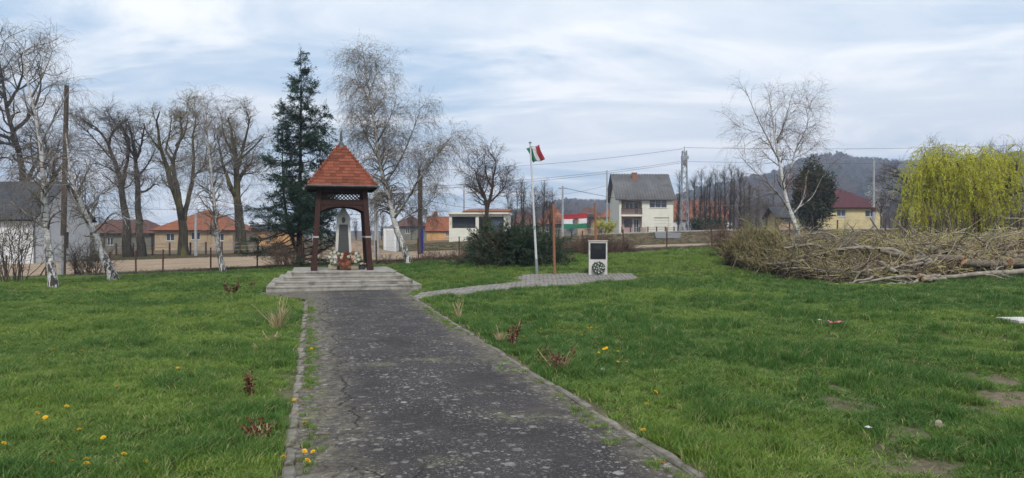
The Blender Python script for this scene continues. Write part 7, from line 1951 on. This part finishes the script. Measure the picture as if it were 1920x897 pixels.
rose('dry straw coloured tuft left of the path, below the tall dry rose', 512, 640, 0.22, 0.16, 6, 4, 50, 4, dry=True)
rose('thin rose stem with red tips left of the path', 474, 745, 0.36, 0.06, 4, 110, 0, 5, (0.025, 0.05))
rose('tiny red rose shoot close to the left kerb', 501, 698, 0.08, 0.03, 3, 24, 0, 6)
rose('cluster of short dark red rose shoots at the front left of the path', 485, 830, 0.2, 0.08, 18, 340, 0, 7, (0.018, 0.035))
rose('dry thin shrub stem left of the path halfway', 485, 662, 0.2, 0.05, 3, 3, 0, 8, dry=True)
rose('dry stalks standing right of the path near the paved way', 861, 598, 0.42, 0.06, 8, 6, 14, 9, dry=True)
rose('round tuft of dead grass right of the path', 942, 642, 0.28, 0.16, 4, 6, 150, 10, dry=True)
rose('single rose with red leaves beside the dead grass tuft', 960, 652, 0.4, 0.1, 4, 150, 0, 11, (0.03, 0.06))
rose('branching rose bush with red tips right of the path', 1046, 702, 0.42, 0.15, 11, 170, 60, 12, (0.025, 0.05))
rose('small red rose shoots beside the juniper end of the steps', 812, 528, 0.2, 0.12, 4, 30, 0, 13)
rose('small rose stem right of the steps by the paved way', 790, 524, 0.28, 0.05, 3, 16, 0, 14)
# dandelions
M['yellow'] = flat('dandelion_yellow', (0.72, 0.43, 0.012)); M['stalk'] = flat('dandelion_stalk', (0.12, 0.17, 0.06))
mb = MB(); rq = random.Random(9)
for ring, (r, z, n) in enumerate(((0.021, 0.0, 16), (0.017, 0.004, 14), (0.012, 0.007, 10), (0.006, 0.009, 6))):
    for k in range(n):
        a = 2 * math.pi * k / n + ring * 0.2; w = 0.0042; dx, dy = math.cos(a), math.sin(a); zz = z + rq.uniform(-0.001, 0.002)
        mb.add([(0, 0, z), (dx * r * 0.6 - dy * w, dy * r * 0.6 + dx * w, zz + 0.003), (dx * r, dy * r, zz + 0.001), (dx * r * 0.6 + dy * w, dy * r * 0.6 - dx * w, zz + 0.003)], [(0, 1, 2, 3)])
mb.m = 1; mb.tube([(0, 0, -0.09), (0.002, 0.001, -0.04), (0, 0, 0)], 0.002, 5)
dm = mb.mesh('dandelion'); dm.materials.append(M['yellow']); dm.materials.append(M['stalk'])
DA = []
for zx, zy in [(267, 638), (148, 660), (180, 692), (163, 706), (317, 731), (414, 768), (12, 802), (497, 845), (287, 872), (345, 862), (346, 882), (210, 877), (585, 880), (469, 553), (716, 471), (215, 396), (330, 399), (968, 224)]: DA.append((zx / 2.152, 480 + zy / 2.152, 'left lawn'))
for zx, zy in [(260, 303), (250, 505), (178, 562), (198, 558), (228, 677), (228, 817), (267, 818), (242, 858), (128, 842)]: DA.append((480 + zx / 2.512, 540 + zy / 2.512, 'left kerb'))
for zx, zy in [(573, 195), (587, 213), (600, 207), (640, 203), (490, 205), (680, 237), (747, 291), (785, 307), (760, 327), (797, 300), (852, 322), (852, 371), (893, 369), (1030, 521), (988, 578), (971, 709), (1060, 866), (405, 245), (710, 203), (725, 203)]: DA.append((820 + zx / 2.512, 540 + zy / 2.512, 'right lawn'))
for zx, zy in [(866, 44), (1130, 137), (1270, 165), (1217, 173), (1105, 57), (1160, 150), (1190, 140)]: DA.append((1400 + zx / 2.513, 540 + zy / 2.513, 'far right lawn'))
lab = {'left lawn': 'yellow dandelion flowering in the lawn left of the path', 'left kerb': 'yellow dandelion flowering beside the left kerb of the path', 'right lawn': 'yellow dandelion flowering in the lawn right of the path', 'far right lawn': 'yellow dandelion flowering at the far right of the lawn'}
for k, (px, py, wh_) in enumerate(DA):
    p = gp(px, py + 2); z = float(LZ(p.x, p.y)); rq = random.Random(k)
    o = obj('dandelion', dm, None, None, (p.x, p.y, max(z, 0) + rq.uniform(0.055, 0.075)), (rq.uniform(-0.1, 0.55), rq.uniform(-0.3, 0.3), rq.uniform(0, 6)), [rq.uniform(0.75, 1.05) * (1 + 0.03 * p.y)] * 2 + [1])
    tag(o, lab[wh_], 'dandelion', 'dandelions ' + wh_)
# litter and small things on the lawn
def lawn_pt(px, py):
    p = gp(px, py); return Vector((p.x, p.y, float(LZ(p.x, p.y))))
def crumple(name, label, px, py, w, d, h, mat, seed):
    b = lawn_pt(px, py); rg = np.random.default_rng(seed); n = 9; X, Y = np.meshgrid(np.linspace(-w / 2, w / 2, n), np.linspace(-d / 2, d / 2, n), indexing='ij')
    Z = 0.07 + h * vnoise(X / w * 3, Y / d * 3, seed, 3) ; X = X + rg.normal(size=X.shape) * w * 0.03
    i = np.arange(n - 1)[:, None] * n + np.arange(n - 1)[None]
    o = obj(name, mesh_np(name, np.stack([X, Y, Z], -1).reshape(-1, 3), np.stack([i, i + n, i + n + 1, i + 1], -1).reshape(-1, 4)), mat, None, b, (0, 0, rg.uniform(-0.4, 0.4)))
    s = o.modifiers.new('s', 'SOLIDIFY'); s.thickness = 0.003
    return tag(o, label, 'litter')
crumple('wrapper', 'crumpled pink wrapper lying on the right lawn', 1567, 621, 0.22, 0.14, 0.1, flat('pink_foil', (0.6, 0.12, 0.2), 0.35), 1)
crumple('paper_scrap', 'tiny white paper scrap left of the pink wrapper', 1537, 609, 0.05, 0.05, 0.04, M['white'], 2)
crumple('paper_scrap', 'white paper scrap in the front right lawn', 1629, 822, 0.05, 0.04, 0.02, M['white'], 3)
st = MB(); st.lathe([(0, 0.075), (0.014, 0.073), (0.025, 0.06), (0.026, 0.04), (0.02, 0.0), (0, 0)], 9); st.v = [(x * 1.2 + 0.006 * math.sin(y * 90), y, z + 0.01) for x, y, z in st.v]
tag(st.build('stone', M['roughstone'], None, lawn_pt(1761, 812)), 'small pale stone lying in the right lawn', 'stone')
st = MB(); st.lathe([(0, 0.05), (0.02, 0.045), (0.03, 0.03), (0.03, 0.02), (0.02, 0.0), (0, 0)], 8)
tag(st.build('stone', M['whitestone'], None, lawn_pt(1130, 698)), 'tiny pale stone in the lawn right of the rose bush', 'stone')
b = gp(1920, 606); pk = thing('wooden_plate', 'pale weathered board lying on the lawn at the right edge', 'board', b, R(4))
for k in range(3): bevel(MB().box(-0.3, 0.62, -0.26 + k * 0.19, -0.26 + k * 0.19 + 0.18, 0.02, 0.075).build('plank', M['whitestone'], pk), 0.006)
t = thing('small_sign', 'small white square sign on a post left of the willow', 'sign', G(1710, 44, -0.1))
MB().tube([(0, 0.04, 0), (0, 0.04, 2.15)], 0.03, 6).build('post', M['galv'], t); MB().box(-0.17, 0.17, 0, 0.012, EYE + 36 / F * 44 - t.location.z, EYE + 48 / F * 44 - t.location.z).build('panel', M['white'], t)

# ---- the air between here and the hills
hz_ = MB(); hz_.box(-2300, 2300, -1600, 1600, -5, 175)
o = hz_.build('haze', None); m = bpy.data.materials.new('haze_air'); m.use_nodes = True; m.node_tree.nodes.clear()
vo = m.node_tree.nodes.new('ShaderNodeVolumePrincipled'); mo = m.node_tree.nodes.new('ShaderNodeOutputMaterial')
vo.inputs['Color'].default_value = (0.66, 0.78, 1.0, 1); vo.inputs['Density'].default_value = 0.0006; vo.inputs['Anisotropy'].default_value = 0.2
m.node_tree.links.new(vo.outputs[0], mo.inputs['Volume']); o.data.materials.append(m)
tag(o, 'thin bluish haze softening the far hills', 'haze', kind='stuff')
